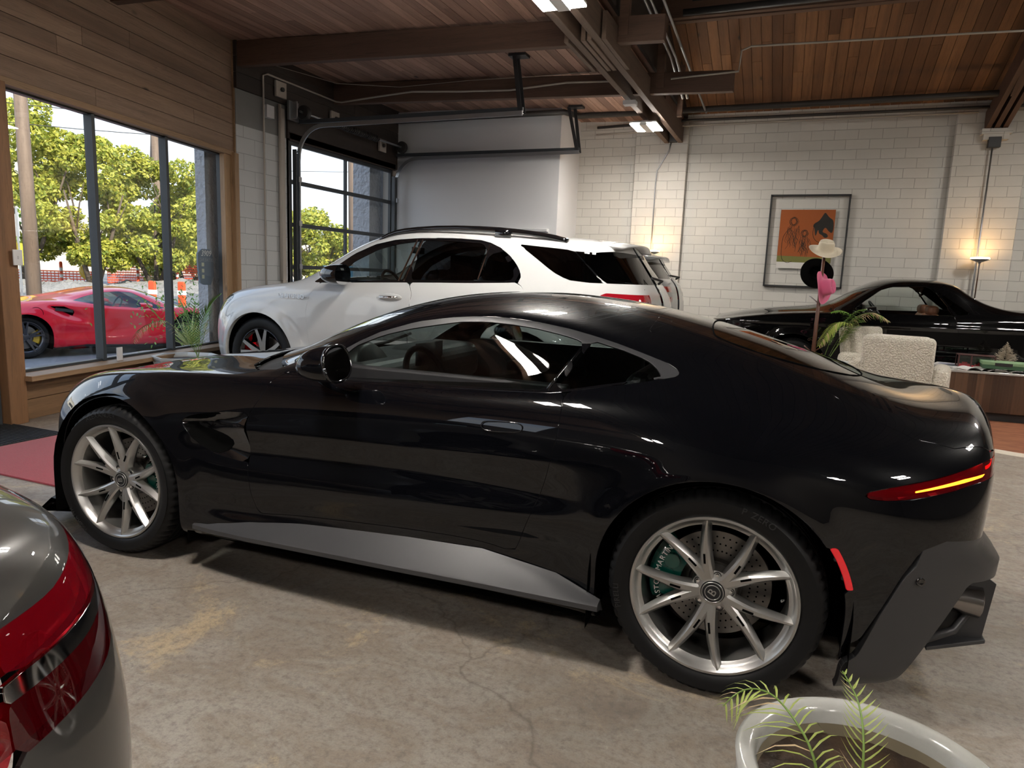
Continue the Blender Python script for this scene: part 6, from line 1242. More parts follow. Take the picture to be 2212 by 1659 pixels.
    hat('hat', felt('beige_felt', (.62, .55, .42)), 'cream felt hat resting on top of the hat stand', (.270, 8.99, 1.815), (R(27), R(4), R(10)), .185, .115, simple('cream_ribbon', (.66, .60, .48), .6)); hat('hat', simple('black_felt', (.002, .002, .002), .95, spec=.1), 'black felt hat hanging behind the pole of the hat stand', (.205, 9.07, 1.55), (R(-78), R(20), R(-8)), .19, .11)
    chk = NT('pink_check_band'); ck = chk.n('TexChecker', Scale=90.0); chk.l(chk.obj(), ck.inputs['Vector']); ck.inputs['Color1'].default_value = c4((.02, .01, .012)); ck.inputs['Color2'].default_value = c4((.62, .18, .28)); chk.col(ck.outputs[0])
    hat('hat', felt('pink_felt', (.62, .12, .24)), 'pink felt hat with a checked band hanging on the hat stand', (.285, 8.93, 1.385), (R(8), R(80), R(-18)), .195, .125, chk.m, -.03)
    # desk
    r = empty('desk', (2.45, 9.25, 0), R(2), 'low desk with dark wood grain front and cluttered top at right', 'desk'); rose = wood_mat('rosewood_veneer', (.045, .022, .013), (.16, .085, .048), (9, 9, .35), knots=False, rough=.32)
    q = MB(); 
    x = -.86
    while x < .86: w = RNG.uniform(.03, .09); q.box((x + w / 2, -.33, .31), (w - .0006, .03, .42)); x += w
    q.box((-.86, 0, .31), (.03, .66, .42)); q.box((.88, 0, .31), (.03, .66, .42)); q.box((0, .33, .31), (1.74, .03, .42)); q.build('front_panel', rose, r); q = MB(); q.box((0, 0, .05), (1.66, .58, .10)); q.build('plinth', M['black_iron'], r); q = MB(); q.box((0, 0, .532), (1.80, .72, .025)); q.build('desktop', simple('pale_desktop', (.36, .35, .33), .25, coat=.3), r, bev=.004)
    ZT = .546
    def mag(lab, c, sz, rz, open_=False, z=0):
        m = simple('magazine_paper', (.62, .61, .60), .45); q = MB()
        if not open_: q.box((0, 0, .006), (sz[0], sz[1], .012)); 
        else:
            n = 8
            for s in (-1, 1):
                V = []; 
                for i in range(n + 1): u = i / n; V += [(s * u * sz[0], -sz[1] / 2, .004 + .028 * math.sin(PI * min(1, u * 1.0)) ** .7), (s * u * sz[0], sz[1] / 2, .004 + .028 * math.sin(PI * u) ** .7)]
                V += [(s * sz[0], -sz[1] / 2, 0), (s * sz[0], sz[1] / 2, 0)]; q.add(V, [(2 * i, 2 * i + 1, 2 * i + 3, 2 * i + 2) for i in range(n)])
        o = T('magazine', q, m, lab, 'magazine', 'magazines on the desk'); o.location = (c[0], c[1], ZT + z); o.rotation_euler = (0, 0, rz); 
        if not open_: k = MB(); k.box((0, 0, .0125), (sz[0] * .7, sz[1] * .5, .001)); k.build('cover_image', simple('cover_print', tuple(RNG.uniform(.05, .4, 3)), .4), o)
    mag('open magazine at the left front edge of the desk beside the chair arm', (1.93, 9.02), (.15, .22), .3, True); mag('open magazine flat in the middle of the desk front edge', (2.22, 9.0), (.19, .23), -.05, True); mag('open magazine at the right end of the desk edge', (2.55, 9.02), (.17, .24), .08, True); mag('closed magazine on the desk behind the chair arm', (1.74, 9.22), (.21, .28), .5); mag('pale blue folder leaning at the back left of the desk', (1.72, 9.42), (.24, .30), -.3, False, 0)
    r = empty('model_car_box', (1.96, 9.24, ZT), R(-4), 'dark red display box with windows and a small red model car inside', 'model car box'); q = MB(); w, dpt, h = .36, .20, .15
    q.box((0, 0, .008), (w, dpt, .016)); q.box((0, 0, h - .004), (w, dpt, .008)); 
    for sx in (-1, 1):
        for sy in (-1, 1): q.box((sx * (w / 2 - .008), sy * (dpt / 2 - .008), h / 2), (.016, .016, h))
    q.box((-.05, -dpt / 2 + .004, h / 2), (.016, .008, h)); q.build('carton', simple('dark_red_card', (.05, .012, .012), .5), r, bev=.002); q = MB(); q.box((0, -dpt / 2 + .002, .022), (w, .003, .03)); q.build('red_band', simple('red_card', (.30, .01, .02), .4), r); q = MB(); q.box((0, -dpt / 2 + .003, .088), (w - .03, .001, .10)); q.box((-w / 2 + .003, 0, .088), (.001, dpt - .03, .10)); q.build('window', M['glass_clear'], r)
    q = MB(); q.box((-.10, 0, .035), (.10, .06, .022)); q.box((-.10, 0, .052), (.05, .05, .02)); q.box((.06, 0, .035), (.12, .06, .022)); q.box((.06, 0, .052), (.06, .05, .02)); q.build('model_car', M['red_paint'], r, bev=.006)
    q = MB(); q.box((0, 0, .022), (.44, .28, .044)); o = T('game_box', q, simple('dark_green_box', (.035, .10, .05), .5), 'flat green box lying on the desk in front of the small tree', 'box', None, bev=.003); o.location = (2.20, 9.04, ZT + .034); o.rotation_euler = (0, 0, R(-6)); q = MB(); q.box((0, 0, .058), (.45, .29, .032)); q.build('lid', simple('pale_green_lid', (.20, .33, .18), .5), o, bev=.003); q = MB(); q.box((-.03, -.1462, .05), (.16, .001, .034)); q.build('printed_label', M['black_iron'], o)
    r = empty('table_tree', (2.285, 9.42, ZT), 0, 'small frosted decorative tree in a white pot on the desk', 'decorative tree'); q = MB(); q.lathe([(0, 0), (.07, 0), (.085, .03), (.09, .065), (.075, .068), (.0, .06)], n=20); q.build('pot', simple('rough_white_pot', (.6, .58, .54), .6, bumps=(40, .5, .008)), r, True); q = MB(); rg = np.random.default_rng(5)
    for k in range(420):
        z = .07 + .23 * rg.uniform() ** 1.2; rr = (.30 - z) * .56; a = rg.uniform(0, 2 * PI); e = np.array([math.cos(a), math.sin(a), rg.uniform(-.2, .6)]); p = np.array([0, 0, z]); q.bar(p + e * rr * .2, p + e * rr + rg.normal(0, .004, 3), .0022, .0022)
    q.build('foliage', simple('frosted_twigs', (.42, .36, .28), .7), r)
    # book stack at the end of the desk, mostly hidden by the chairs
    for i in range(3): q = MB(); q.box((.60, 9.15, .40 + .045 * i + .02), (.24, .17, .038)); o = T('book', q, simple('pale_book', (.52, .54, .55), .5), 'pale book left of the armchairs, %s of a stack of three' % ('lowest', 'middle', 'topmost')[i], 'book', 'stack of pale books', bev=.004)
    q = MB(); q.box((.60, 9.15, .19), (.30, .22, .37)); q.box((.60, 9.15, .385), (.34, .25, .025)); T('side_table', q, M['black_iron'], 'small black side table holding the pale books', 'side table', None, bev=.004)
    # boucle armchairs
    t = NT('boucle'); vo = t.n('TexVoronoi', Scale=62.0, feature='SMOOTH_F1'); vo.inputs['Smoothness'].default_value = .4; nz = t.n('TexNoise', Scale=25.0); t.l(t.obj(), nz.inputs['Vector']); vm = t.n('VectorMath', operation='MULTIPLY_ADD'); t.l(nz.outputs['Color'], vm.inputs[0]); vm.inputs[1].default_value = (.03, .03, .03); t.l(t.obj(), vm.inputs[2]); t.l(vm.outputs[0], vo.inputs['Vector'])
    t.col(t.ramp(vo.outputs['Distance'], [(.15, (.76, .71, .62)), (.6, (.60, .55, .46))])); t.set(Roughness=.95, **{'Sheen Weight': .25}); t.bump(t.math('MULTIPLY', vo.outputs['Distance'], -1.0), 1.0, .018); bo = t.m
    def armchair(loc, rz, lab):
        r = empty('armchair', loc, rz, lab, 'armchair', 'cream boucle swivel armchairs'); RX = lambda a: np.array([[1, 0, 0], [0, math.cos(a), -math.sin(a)], [0, math.sin(a), math.cos(a)]])
        def cush(name, c, d, tilt=0, bev=.06, par=r): q = MB(); q.box((0, 0, 0), d); V = np.array(q.V) @ RX(tilt).T + np.array(c); q.V = [tuple(v) for v in V]; o = q.build(name, bo, par, bev=bev, seg=4); [setattr(p, 'use_smooth', True) for p in o.data.polygons]; return o
        cush('backrest', (0, -.27, .56), (.66, .13, .74), R(10), .055); b2 = cush('back_cushion', (0, -.19, .61), (.56, .13, .40), R(10), .055); cush('head_cushion', (0, -.225, .82), (.57, .13, .22), R(10), .05)
        cush('seat', (0, .06, .30), (.60, .60, .20), 0, .06)
        for s in (-1, 1): cush('arm', (s * .385, .02, .42), (.17, .60, .42), 0, .07)
        q = MB(); q.lathe([(0, 0), (.25, 0), (.25, .02), (.04, .04), (.04, .21)], n=32); q.build('swivel_base', M['black_iron'], r, True)
    armchair((1.08, 8.30, 0), R(-12), 'cream boucle armchair seen from behind, the nearer one facing the desk'); armchair((1.02, 9.40, 0), R(-128), 'cream boucle armchair seen from the front, the farther one beside the palm')
    # rug
    q = MB(); n = 60; V = [(2.35, 8.45, .004)]; rg = np.random.default_rng(11); ph = rg.uniform(0, 6, 6)
    def ring(k, z): return [(2.35 + 1.32 * k * math.cos(a) * (1 + .07 * math.sin(3 * a + ph[0]) + .05 * math.sin(5 * a + ph[1])), 8.40 + 1.22 * k * math.sin(a) * (1 + .06 * math.sin(4 * a + ph[2]) + .04 * math.sin(7 * a + ph[3])), z) for a in np.linspace(0, 2 * PI, n, endpoint=False)]
    V += ring(.6, .006) + ring(.985, .006) + ring(1.08, .005) + ring(1.10, .0); F = [(0, 1 + i, 1 + (i + 1) % n) for i in range(n)]; mi = [0] * n
    for k in range(3): F += [(1 + k * n + i, 1 + (k + 1) * n + i, 1 + (k + 1) * n + (i + 1) % n, 1 + k * n + (i + 1) % n) for i in range(n)]; mi += [0 if k < 1 else 1] * n
    hide = NT('brown_hide'); a = hide.noise(hide.map(hide.obj(), (1, 3, 1)), 5, 6); hide.col(hide.ramp(a, [(.3, (.17, .055, .024)), (.7, (.30, .11, .05))])); hide.set(Roughness=.8); hide.bump(a, .3, .005)
    o = np_obj('hide_rug', V, F, [hide.m, simple('cream_hide', (.52, .47, .39), .85)], None, True, mi); tag(o, 'reddish brown hide rug with a cream edge under the desk', 'rug')
# ---------------------------------------------------------------- palms
def leaflet(mb, p, d, L_, w, m, droop=.35, up=(0, 0, 1)):
    d = np.array(d, float); d /= np.linalg.norm(d) + 1e-9; s = np.cross(d, up); s /= np.linalg.norm(s) + 1e-9; P = []; p = np.array(p, float)
    for t in (0, .3, .65, 1): ww = w * (.45 if t == 0 else 1 if t < .5 else .7 if t < .9 else .04); c = p + d * L_ * t - np.array([0, 0, 1]) * droop * L_ * t * t; P += [c + s * ww / 2, c - np.array([0, 0, ww * .25]), c - s * ww / 2]
    mb.add(P, [(3 * i + j, 3 * i + j + 1, 3 * i + j + 4, 3 * i + j + 3) for i in range(3) for j in range(2)], m)
def frond(name, pts, mats, parent, n=26, L_=.16, w=.010, t0=.25, m=0, droop=.3, rr=.004, tipm=None, seed=1, fold=.5):
    rg = np.random.default_rng(seed); P = np.array(smooth_poly(pts, 2, False)); seg = np.r_[0, np.cumsum(np.linalg.norm(np.diff(P, axis=0), axis=1))]; mb = MB(); mb.tube(P, list(np.linspace(rr, rr * .35, len(P))), 6, m=2)
    for i in range(n):
        t = t0 + (1 - t0) * (i + .5) / n; s = t * seg[-1]; p = np.array([np.interp(s, seg, P[:, k]) for k in range(3)]); q = np.array([np.interp(min(s + .01, seg[-1]), seg, P[:, k]) for k in range(3)]); q0 = np.array([np.interp(s - .01, seg, P[:, k]) for k in range(3)]); d = (q - q0); d /= np.linalg.norm(d) + 1e-9
        sd = np.cross(d, (0, 0, 1)); nn = np.linalg.norm(sd); sd = sd / nn if nn > .15 else np.array([1.0, 0, 0]); ll = L_ * (math.sin(PI * min(.97, (t - t0) / (1 - t0) * .85 + .15)) ** .6) * rg.uniform(.9, 1.1)
        for s_ in (-1, 1): leaflet(mb, p, d * .60 + s_ * sd * .95 + np.array([0, 0, fold * .2]), ll, w * rg.uniform(.8, 1.15), (1 if (tipm is not None and rg.uniform() < tipm) else 0), droop * rg.uniform(.7, 1.3), up=np.cross(d, s_ * sd) if False else (0, 0, 1))
    return mb.build(name, mats, parent, True)
def build_plants():
    g = lambda n, c: simple(n, c, .45); G1 = [g('palm_green', (.10, .22, .025)), g('palm_brown', (.30, .20, .10)), g('palm_stem', (.14, .22, .05))]; G2 = [g('palm_pale', (.30, .36, .08)), g('palm_straw', (.50, .38, .22)), g('palm_stem_pale', (.16, .26, .05))]
    # white pot in the foreground
    r = empty('potted_palm', (.226, 1.40, 0), 0, 'large white glazed pot with two thin palm fronds in the lower right corner', 'potted plant'); q = MB()
    q.lathe([(.0, .02), (.15, .0), (.19, .03), (.235, .18), (.250, .33), (.252, .42), (.256, .445), (.246, .452), (.225, .448), (.214, .435), (.212, .36), (.19, .30)], n=72)
    pm = NT('glazed_pot'); a = pm.noise(pm.obj(), 7, 6); pm.col(pm.ramp(a, [(.35, (.36, .36, .33)), (.7, (.46, .46, .44))])); pm.set(Roughness=.18); pm.bump(pm.noise(pm.obj(), 14, 5), .35, .006)
    pot = q.build('pot', pm.m, r, True); st = NT('wet_soil'); a = st.noise(st.obj(), 18, 7); st.col(st.ramp(a, [(.35, (.016, .008, .004)), (.65, (.050, .027, .013))])); st.set(Roughness=.55); st.bump(a, .8, .02)
    q = MB(); V = [(0, 0, .372)]; n = 48
    for k in range(1, 9):
        for j in range(n): rr = .2125 * k / 8; V.append((rr * math.cos(2 * PI * j / n), rr * math.sin(2 * PI * j / n), .372 + RNG.uniform(-.003, .003) + .012 * (k / 8) ** 3))
    q.add(V, [(0, 1 + j, 1 + (j + 1) % n) for j in range(n)] + [(1 + k * n + j, 1 + (k + 1) * n + j, 1 + (k + 1) * n + (j + 1) % n, 1 + k * n + (j + 1) % n) for k in range(7) for j in range(n)]); q.build('soil', st.m, pot, True)
    q = MB(); q.lathe([(.2118, .38), (.2122, .41)], n=72); 
    q.build('stain_ring', simple('mineral_stain', (.26, .22, .15), .6), pot, True)
    for k in range(46): a = RNG.uniform(0, 2 * PI); rr = .10 * RNG.uniform() ** .5; s = MB(); s.sphere((0, 0, 0), 1, 7, 5, sc=tuple(RNG.uniform(.006, .014, 3))); o = s.build('pebble', M['dark_plastic'] if k == 0 else bpy.data.materials['dark_plastic'], pot, False, loc=(-.06 + rr * math.cos(a), -.04 + rr * math.sin(a), .379), rot=tuple(RNG.uniform(0, 3, 3)))
    f = lambda L_: [(x - .226, y - 1.40, z) for x, y, z in L_]
    frond('frond', f([(.15, 1.30, .335), (.126, 1.312, .43), (.120, 1.316, .487), (.101, 1.346, .518), (.079, 1.373, .534), (.052, 1.407, .545), (.024, 1.420, .556), (-.013, 1.417, .556), (-.040, 1.401, .543), (-.060, 1.385, .520)]), G2, r, 22, .115, .0050, .14, droop=.55, rr=.0032, tipm=.22, seed=4)
    frond('frond', f([(.19, 1.31, .335), (.192, 1.291, .46), (.192, 1.297, .525), (.192, 1.324, .561), (.189, 1.360, .584), (.182, 1.393, .601), (.170, 1.412, .615), (.155, 1.430, .631)]), G2, r, 22, .050, .0055, .12, droop=-.35, rr=.003, tipm=.05, seed=9)
    q = MB(); q.box((0, 0, 0), (.035, .012, .09)); o = T('pot_shard', q, simple('terracotta', (.30, .07, .03), .8), 'terracotta shard standing in the soil of the white pot', 'pot shard', None, bev=.003); o.location = (.075, 1.34, .40); o.rotation_euler = (.2, 0, .5)
    q = MB(); q.box((0, 0, 0), (.009, .003, .11)); o = T('plant_label', q, M['glass_clear'], 'clear plastic stake in the soil of the white pot', 'plant stake'); o.location = (.105, 1.305, .42)
    # planter by the window
    r = empty('potted_palm', (-5.98, 5.52, 0), 0, 'pale faceted planter with a young palm below the window', 'potted plant'); q = MB(); q.lathe([(0, .01), (.22, 0), (.24, .05), (.31, .34), (.335, .385), (.34, .405), (.315, .405), (.29, .38), (.28, .34), (0, .34)], n=8)
    for i in range(8):
        for j in range(7): a0, a1 = 2 * PI * i / 8, 2 * PI * (i + 1) / 8; x_, y_, _ = frame((0, 0, 1)); t = (j + .5) / 7; p = (x_ * math.cos(a0) + y_ * math.sin(a0)) * (1 - t) + (x_ * math.cos(a1) + y_ * math.sin(a1)) * t; q.bar(p * .268 + [0, 0, .12], p * .322 + [0, 0, .35], .018, .012, up=tuple(p))
    pot = q.build('pot', simple('pale_planter', (.50, .52, .52), .5), r); q = MB(); q.lathe([(0, .36), (.285, .36)], n=8); q.build('soil', st.m, pot)
    f = lambda L_: [(x + 5.98, y - 5.52, z) for x, y, z in L_]; B = (-5.86, 5.557, .36)
    frond('frond', f([B, (-5.867, 5.557, .426), (-6.003, 5.532, .602), (-6.153, 5.492, .724), (-6.19, 5.444, .777), (-6.22, 5.30, .752), (-6.24, 5.16, .678), (-6.22, 5.08, .553)]), [G1[0], G2[1], G1[2]], r, 34, .12, .008, .25, droop=.5, tipm=.6, seed=2)
    frond('frond', f([B, (-5.859, 5.563, .441), (-5.825, 5.557, .652), (-5.762, 5.560, .842), (-5.702, 5.606, .975), (-5.620, 5.655, 1.071)]), G1, r, 24, .17, .012, .3, droop=-.1, seed=3); frond('frond', f([B, (-5.873, 5.557, .441), (-5.92, 5.59, .641), (-5.95, 5.62, .834), (-5.96, 5.64, .96)]), G1, r, 16, .22, .022, .2, droop=-.1, seed=5)
    frond('frond', f([B, (-5.878, 5.555, .441), (-5.98, 5.60, .559), (-6.06, 5.62, .647), (-6.10, 5.61, .695)]), G1, r, 12, .16, .016, .3, droop=0, seed=6); frond('frond', f([B, (-5.850, 5.566, .442), (-5.740, 5.530, .611), (-5.727, 5.560, .757), (-5.713, 5.573, .805)]), [G2[1], G2[1], G1[2]], r, 14, .12, .006, .3, droop=.2, seed=7)
    # palm behind the armchairs
    r = empty('potted_palm', (.80, 9.05, 0), 0, 'palm with arching green and brown fronds behind the armchairs', 'potted plant'); r.location = (.30, 9.35, 0)
    q = MB(); q.lathe([(0, 0), (.13, 0), (.17, .25), (.175, .27), (.155, .27), (.15, .24), (0, .24)], n=28); pot = q.build('pot', M['black_iron'], r, True); q = MB(); q.lathe([(0, .25), (.152, .25)], n=20); q.build('soil', st.m, pot)
    f = lambda L_: [(x - .30, y - 9.35, z) for x, y, z in L_]; B = (.34, 9.35, .25); C_ = (.55, 9.30, .62)
    frond('frond', f([B, (.48, 9.3, .6), (.62, 9.2, .86), (.620, 9.124, .985), (.492, 9.074, .997), (.391, 9.014, .879), (.307, 8.948, .70)]), [G2[0], G2[1], G1[2]], r, 36, .16, .020, .40, droop=.5, tipm=.08, seed=11); frond('frond', f([B, (.52, 9.3, .7), (.68, 9.2, .95), (.637, 9.146, 1.080), (.503, 9.103, 1.135), (.404, 9.058, 1.10)]), G1, r, 34, .17, .019, .40, droop=.45, seed=12)
    frond('frond', f([B, (.50, 9.33, .7), (.62, 9.30, .98), (.75, 9.33, 1.09), (.90, 9.37, 1.12), (1.06, 9.42, 1.02)]), [G1[0], G2[1], G1[2]], r, 34, .17, .015, .45, droop=.6, tipm=.7, seed=13); frond('frond', f([B, (.45, 9.33, .8), (.60, 9.28, 1.03), (.70, 9.30, 1.13), (.80, 9.34, 1.15)]), G1, r, 26, .15, .018, .4, droop=.4, seed=14)
build_fittings(); build_plants()
# ================================================================ outdoors
def zt(x, y):
    r = np.hypot(x, y); k = np.clip((r - 19) / 12, 0, 1); return -.25 + .62 * k * k * (3 - 2 * k)
def build_outside():
    n, m = 60, 60; xs = np.linspace(-110, -6.95, n); ys = np.linspace(-30, 120, m); xs = -6.95 - (np.linspace(0, 1, n) ** 2.2) * 100; ys = 8 + np.sign(np.linspace(-1, 1, m)) * np.abs(np.linspace(-1, 1, m)) ** 2 * 100
    V = [(x, y, float(zt(x, y)) - (0 if x < -7.2 else 0)) for x in xs for y in ys]; F = [(i * m + j, (i + 1) * m + j, (i + 1) * m + j + 1, i * m + j + 1) for i in range(n - 1) for j in range(m - 1)]
    t = NT('asphalt'); a = t.noise(t.obj(), 1.2, 6); b = t.noise(t.obj(), 60, 3); t.col(t.mix(t.ramp(b, [(.3, 0.0), (.7, .5)]), t.ramp(a, [(.3, (.16, .165, .175)), (.7, (.24, .245, .25))]), (.10, .10, .105))); t.set(Roughness=.85); t.bump(b, .3, .01)
    o = np_obj('ground', V, F, t.m); o['kind'] = 'structure'
    b = MB(); b.add([(-6.2, 3.0, -.12), (-9.6, 3.0, -.13), (-9.6, 6.1, -.13), (-10.3, 8.6, -.13), (-9.6, 12.5, -.12), (-6.95, 12.5, -.12), (-6.95, 7.2, -.12), (-6.2, 3.0, -.25), (-9.6, 3.0, -.27), (-9.6, 6.1, -.27), (-10.3, 8.6, -.27), (-9.6, 12.5, -.27), (-6.95, 12.5, -.27), (-6.95, 7.2, -.27)], [(6, 5, 4, 3, 2, 1, 0)] + [(i, (i + 1) % 7, (i + 1) % 7 + 7, i + 7) for i in range(7)])
    o = b.build('sidewalk', simple('pinkish_concrete', (.46, .40, .36), .8, bumps=(20, .2, .005))); o['kind'] = 'structure'
    b = MB(); b.box((-9.35, 6.9, -.112), (.14, 4.2, .012), rz=R(-12)); T('parking_line', b, simple('worn_white_line', (.62, .66, .70), .7), 'white painted parking line on the pavement outside the window', 'painted line')
    # stuccoed piers outside
    stu = simple('grey_stucco', (.36, .37, .39), .9, bumps=(14, 1.0, .05))
    for (c, d) in (((-7.02, 6.99, 1.6), (.16, .42, 3.6)), ((-7.16, 10.95, 1.7), (.34, .95, 3.8))): q = MB(); q.box(c, d); o = q.build('wall_left', stu); o['kind'] = 'structure'
    
    # sign board by the window: rounded slate panel with the street number
    r = empty('number_sign', (-6.865, 6.68, 1.345), R(102.6), 'slate blue sign panel with street number 3909 behind the window', 'sign'); sl = simple('slate_panel', (.13, .175, .23), .5)
    P = smooth_poly([(-.17, .22), (.15, .22), (.15, -.22), (-.12, -.22), (-.15, -.12), (-.17, .02)], 1); q = MB(); q.prism(P, -.01, .01, (np.array([1., 0, 0]), np.array([0, 0, 1.]), np.array([0, -1., 0]))); q.build('panel', sl, r)
    text_obj('number', '3909', .10, .002, M['white_ink'], r, (-.01, -.014, .165), (R(90), 0, 0), shear=.25, space=1.05); d_ = text_obj('lettering', 'DETAILING', .06, .001, simple('etched_letters', (.30, .34, .38), .6), r, (.0, -.013, .085), (R(90), 0, 0)); d_.scale = (-1, 1, 1)
    for i in range(3): q = MB(); q.box((-.08, -.014, .03 - .075 * i), (.045, .006, .045)); q.build('pale_square', simple('pale_square_paint', (.62, .62, .45), .6), r)
    # utility poles, wires
    pm = wood_mat('pole_timber', (.20, .14, .10), (.24, .17, .12), (6, 6, .4), knots=False)
    def pole(p, top, rad, lab, lean=(0, 0)): q = MB(); q.tube([(0, 0, 0), (lean[0], lean[1], top)], [rad, rad * .75], 14); o = T('utility_pole', q, pm, lab, 'utility pole', 'wooden utility poles', smooth=True); o.location = p; return o
    pole((-17.31, 11.44, -.25), 9.0, .17, 'weathered wooden utility pole before the left tree', (-.72, .45)); p2 = pole((-25.52, 22.40, .25), 8.5, .18, 'distant wooden utility pole with a crossarm', (-.5, .3)); q = MB(); q.bar((-1.2, -.2, 6.7), (.8, .9, 6.7), .10, .10); q.bar((-.6, .2, 5.0), (-1.0, .8, 8.5), .12, .12); q.build('crossarm', pm, p2); pole((-11.90, 17.18, -.2), 7.5, .20, 'thick wooden pole seen through the garage door', (-.5, .5))
    for k, (a, b, l) in enumerate((((-24, 8, 5.6), (-14, 22, 6.6), 'upper'), ((-24.5, 8, 5.2), (-14, 22, 6.0), 'middle'), ((-30, 14, 5.4), (-18, 30, 6.2), 'lower'))): q = MB(); A_, B_ = np.array(a), np.array(b); q.tube([A_ + (B_ - A_) * t - np.array([0, 0, 1.2 * 4 * t * (1 - t) * .4]) for t in np.linspace(0, 1, 14)], .012, 5); T('overhead_wire', q, M['black_iron'], '%s thin overhead wire across the sky outside the window' % l, 'wire', 'overhead wires')
    # trees
    def leaf_cloud(centres, nl, size, seed):
        rg = np.random.default_rng(seed); C_ = np.array([c[:3] for c in centres]); Rr = np.array([c[3] for c in centres]); w = Rr ** 2; w /= w.sum(); idx = rg.choice(len(C_), nl, p=w); u = rg.normal(size=(nl, 3)); u /= np.linalg.norm(u, axis=1)[:, None]; rad = Rr[idx] * rg.uniform(.45, 1.0, nl) ** .5; P = C_[idx] + u * rad[:, None] * [1, 1, .8]
        nrm = u * .5 + rg.normal(size=(nl, 3)) * .6 + [0, 0, .3]; nrm /= np.linalg.norm(nrm, axis=1)[:, None]; a = np.cross(nrm, rg.normal(size=(nl, 3))); a /= np.linalg.norm(a, axis=1)[:, None]; b = np.cross(nrm, a); s = size * rg.uniform(.6, 1.3, nl)[:, None]
        V = np.stack([P - a * s, P + b * s * .55, P + a * s, P - b * s * .55], 1).reshape(-1, 3); return V, np.arange(nl * 4).reshape(-1, 4)
    def leaf_mat(name, cs):
        t = NT(name); g = t.n('NewGeometry'); t.col(t.ramp(g.outputs['Random Per Island'], [(i / (len(cs) - 1), c) for i, c in enumerate(cs)])); t.set(Roughness=.55); tr = t.n('BsdfTranslucent'); t.l(t.b.inputs['Base Color'].links[0].from_socket, tr.inputs[0]); mx = t.n('MixShader'); mx.inputs[0].default_value = .35; t.l(t.b.outputs[0], mx.inputs[1]); t.l(tr.outputs[0], mx.inputs[2]); t.l(mx.outputs[0], t.o.inputs[0]); return t.m
    yg = leaf_mat('autumn_leaves', [(.16, .22, .03), (.32, .36, .05), (.58, .54, .09), (.50, .52, .10)]); gg = leaf_mat('green_leaves', [(.08, .19, .03), (.16, .30, .05), (.28, .40, .08)]); bark = simple('bark', (.10, .075, .055), .9, bumps=(10, .8, .05))
    def tree(p, H, Wd, nl, lm, lab, seed, size=.085, trunks=3):
        rg = np.random.default_rng(seed); r = empty('tree', p, 0, lab, 'tree', 'street trees across the road'); cs = []; q = MB()
        for k in range(trunks):
            a = 2 * PI * k / trunks + rg.uniform(0, 1); e = np.array([math.cos(a), math.sin(a), 0]); mid = e * Wd * .16 + [0, 0, H * .28]; tip = e * Wd * .34 + [0, 0, H * .62]; q.tube([(0, 0, 0), mid, tip], [.10, .07, .025], 8)
            for j in range(3): b = e * Wd * .2 + [0, 0, H * (.3 + .1 * j)]; t = b + rg.normal(size=3) * [Wd * .2, Wd * .2, .3] + [0, 0, H * .2]; q.tube([b, (b + t) / 2 + rg.normal(size=3) * .1, t], [.035, .022, .01], 6)
        q.build('trunk', bark, r, True)
        for k in range(48): a = rg.uniform(0, 2 * PI); h = rg.uniform(.20, .92); rr = Wd * .5 * (1 - ((h - .50) / .52) ** 2 * .85) * rg.uniform(.25, .85); cs.append((rr * math.cos(a), rr * math.sin(a), H * h, Wd * rg.uniform(.08, .14)))
        V, F = leaf_cloud(cs, nl, size, seed); np_obj('foliage', V, F, lm, r, False)
    tree((-24.8, 16.0, .0), 7.0, 4.8, 20000, yg, 'large yellow-green tree at the far left of the window', 1); tree((-23.4, 17.6, .0), 5.9, 3.8, 15000, yg, 'bushy tree in the left window pane right of the pole', 2); tree((-23.0, 19.9, .1), 5.7, 4.4, 19000, yg, 'wide yellow-green tree behind the first mullion', 3); tree((-24.3, 22.5, .1), 4.0, 4.4, 13000, yg, 'lower yellowing tree left of the second mullion', 4)
    tree((-31.8, 30.4, .2), 5.6, 5.5, 9000, gg, 'darker green tree behind the sign panel', 5, .17); tree((-17.9, 22.6, .1), 3.5, 4.2, 13000, yg, 'golden tree filling the lower garage door panes', 6); tree((-16.0, 24.2, .1), 3.0, 3.2, 8000, yg, 'golden tree behind the bus at the garage door', 7)
    tree((-38, 21, .4), 6, 9, 6000, gg, 'distant green tree low behind the left trees', 8, .2)
    # planting bed by the pier: yucca
    for i, (x, y, lab) in enumerate(((-8.85, 8.25, 'left'), (-8.35, 8.55, 'right'))):
        q = MB(); rg = np.random.default_rng(20 + i)
        for k in range(70): a = rg.uniform(0, 2 * PI); e = rg.uniform(.3, 1.35); d = (math.cos(a) * math.cos(e), math.sin(a) * math.cos(e), math.sin(e)); leaflet(q, (0, 0, .1), d, rg.uniform(.45, .75), .03, 0, .12)
        o = T('yucca', q, simple('yucca_leaf', (.50, .52, .20), .5), 'spiky pale yellow yucca outside the window, %s one' % lab, 'yucca', 'yuccas outside the window'); o.location = (x, y, -.05)
    q = MB(); rg = np.random.default_rng(31)
    for k in range(900): p = rg.normal(size=3) * [.5, .45, .28] + [0, 0, .65]; leaflet(q, p, rg.normal(size=3), .07, .03, 0, .2)
    for k in range(10): q.tube([(rg.normal(0, .1), rg.normal(0, .1), 0), (rg.normal(0, .4), rg.normal(0, .4), .9)], .008, 5)
    o = T('shrub', q, gg, 'thin leafy shrub above the yuccas outside the window', 'shrub'); o.location = (-9.2, 8.9, -.1)
    # road works across the street
    b = MB(); b.sphere((0, 0, 0), 1, 60, 20, sc=(1, 1, 1)); V = np.array(b.V); rg = np.random.default_rng(41)
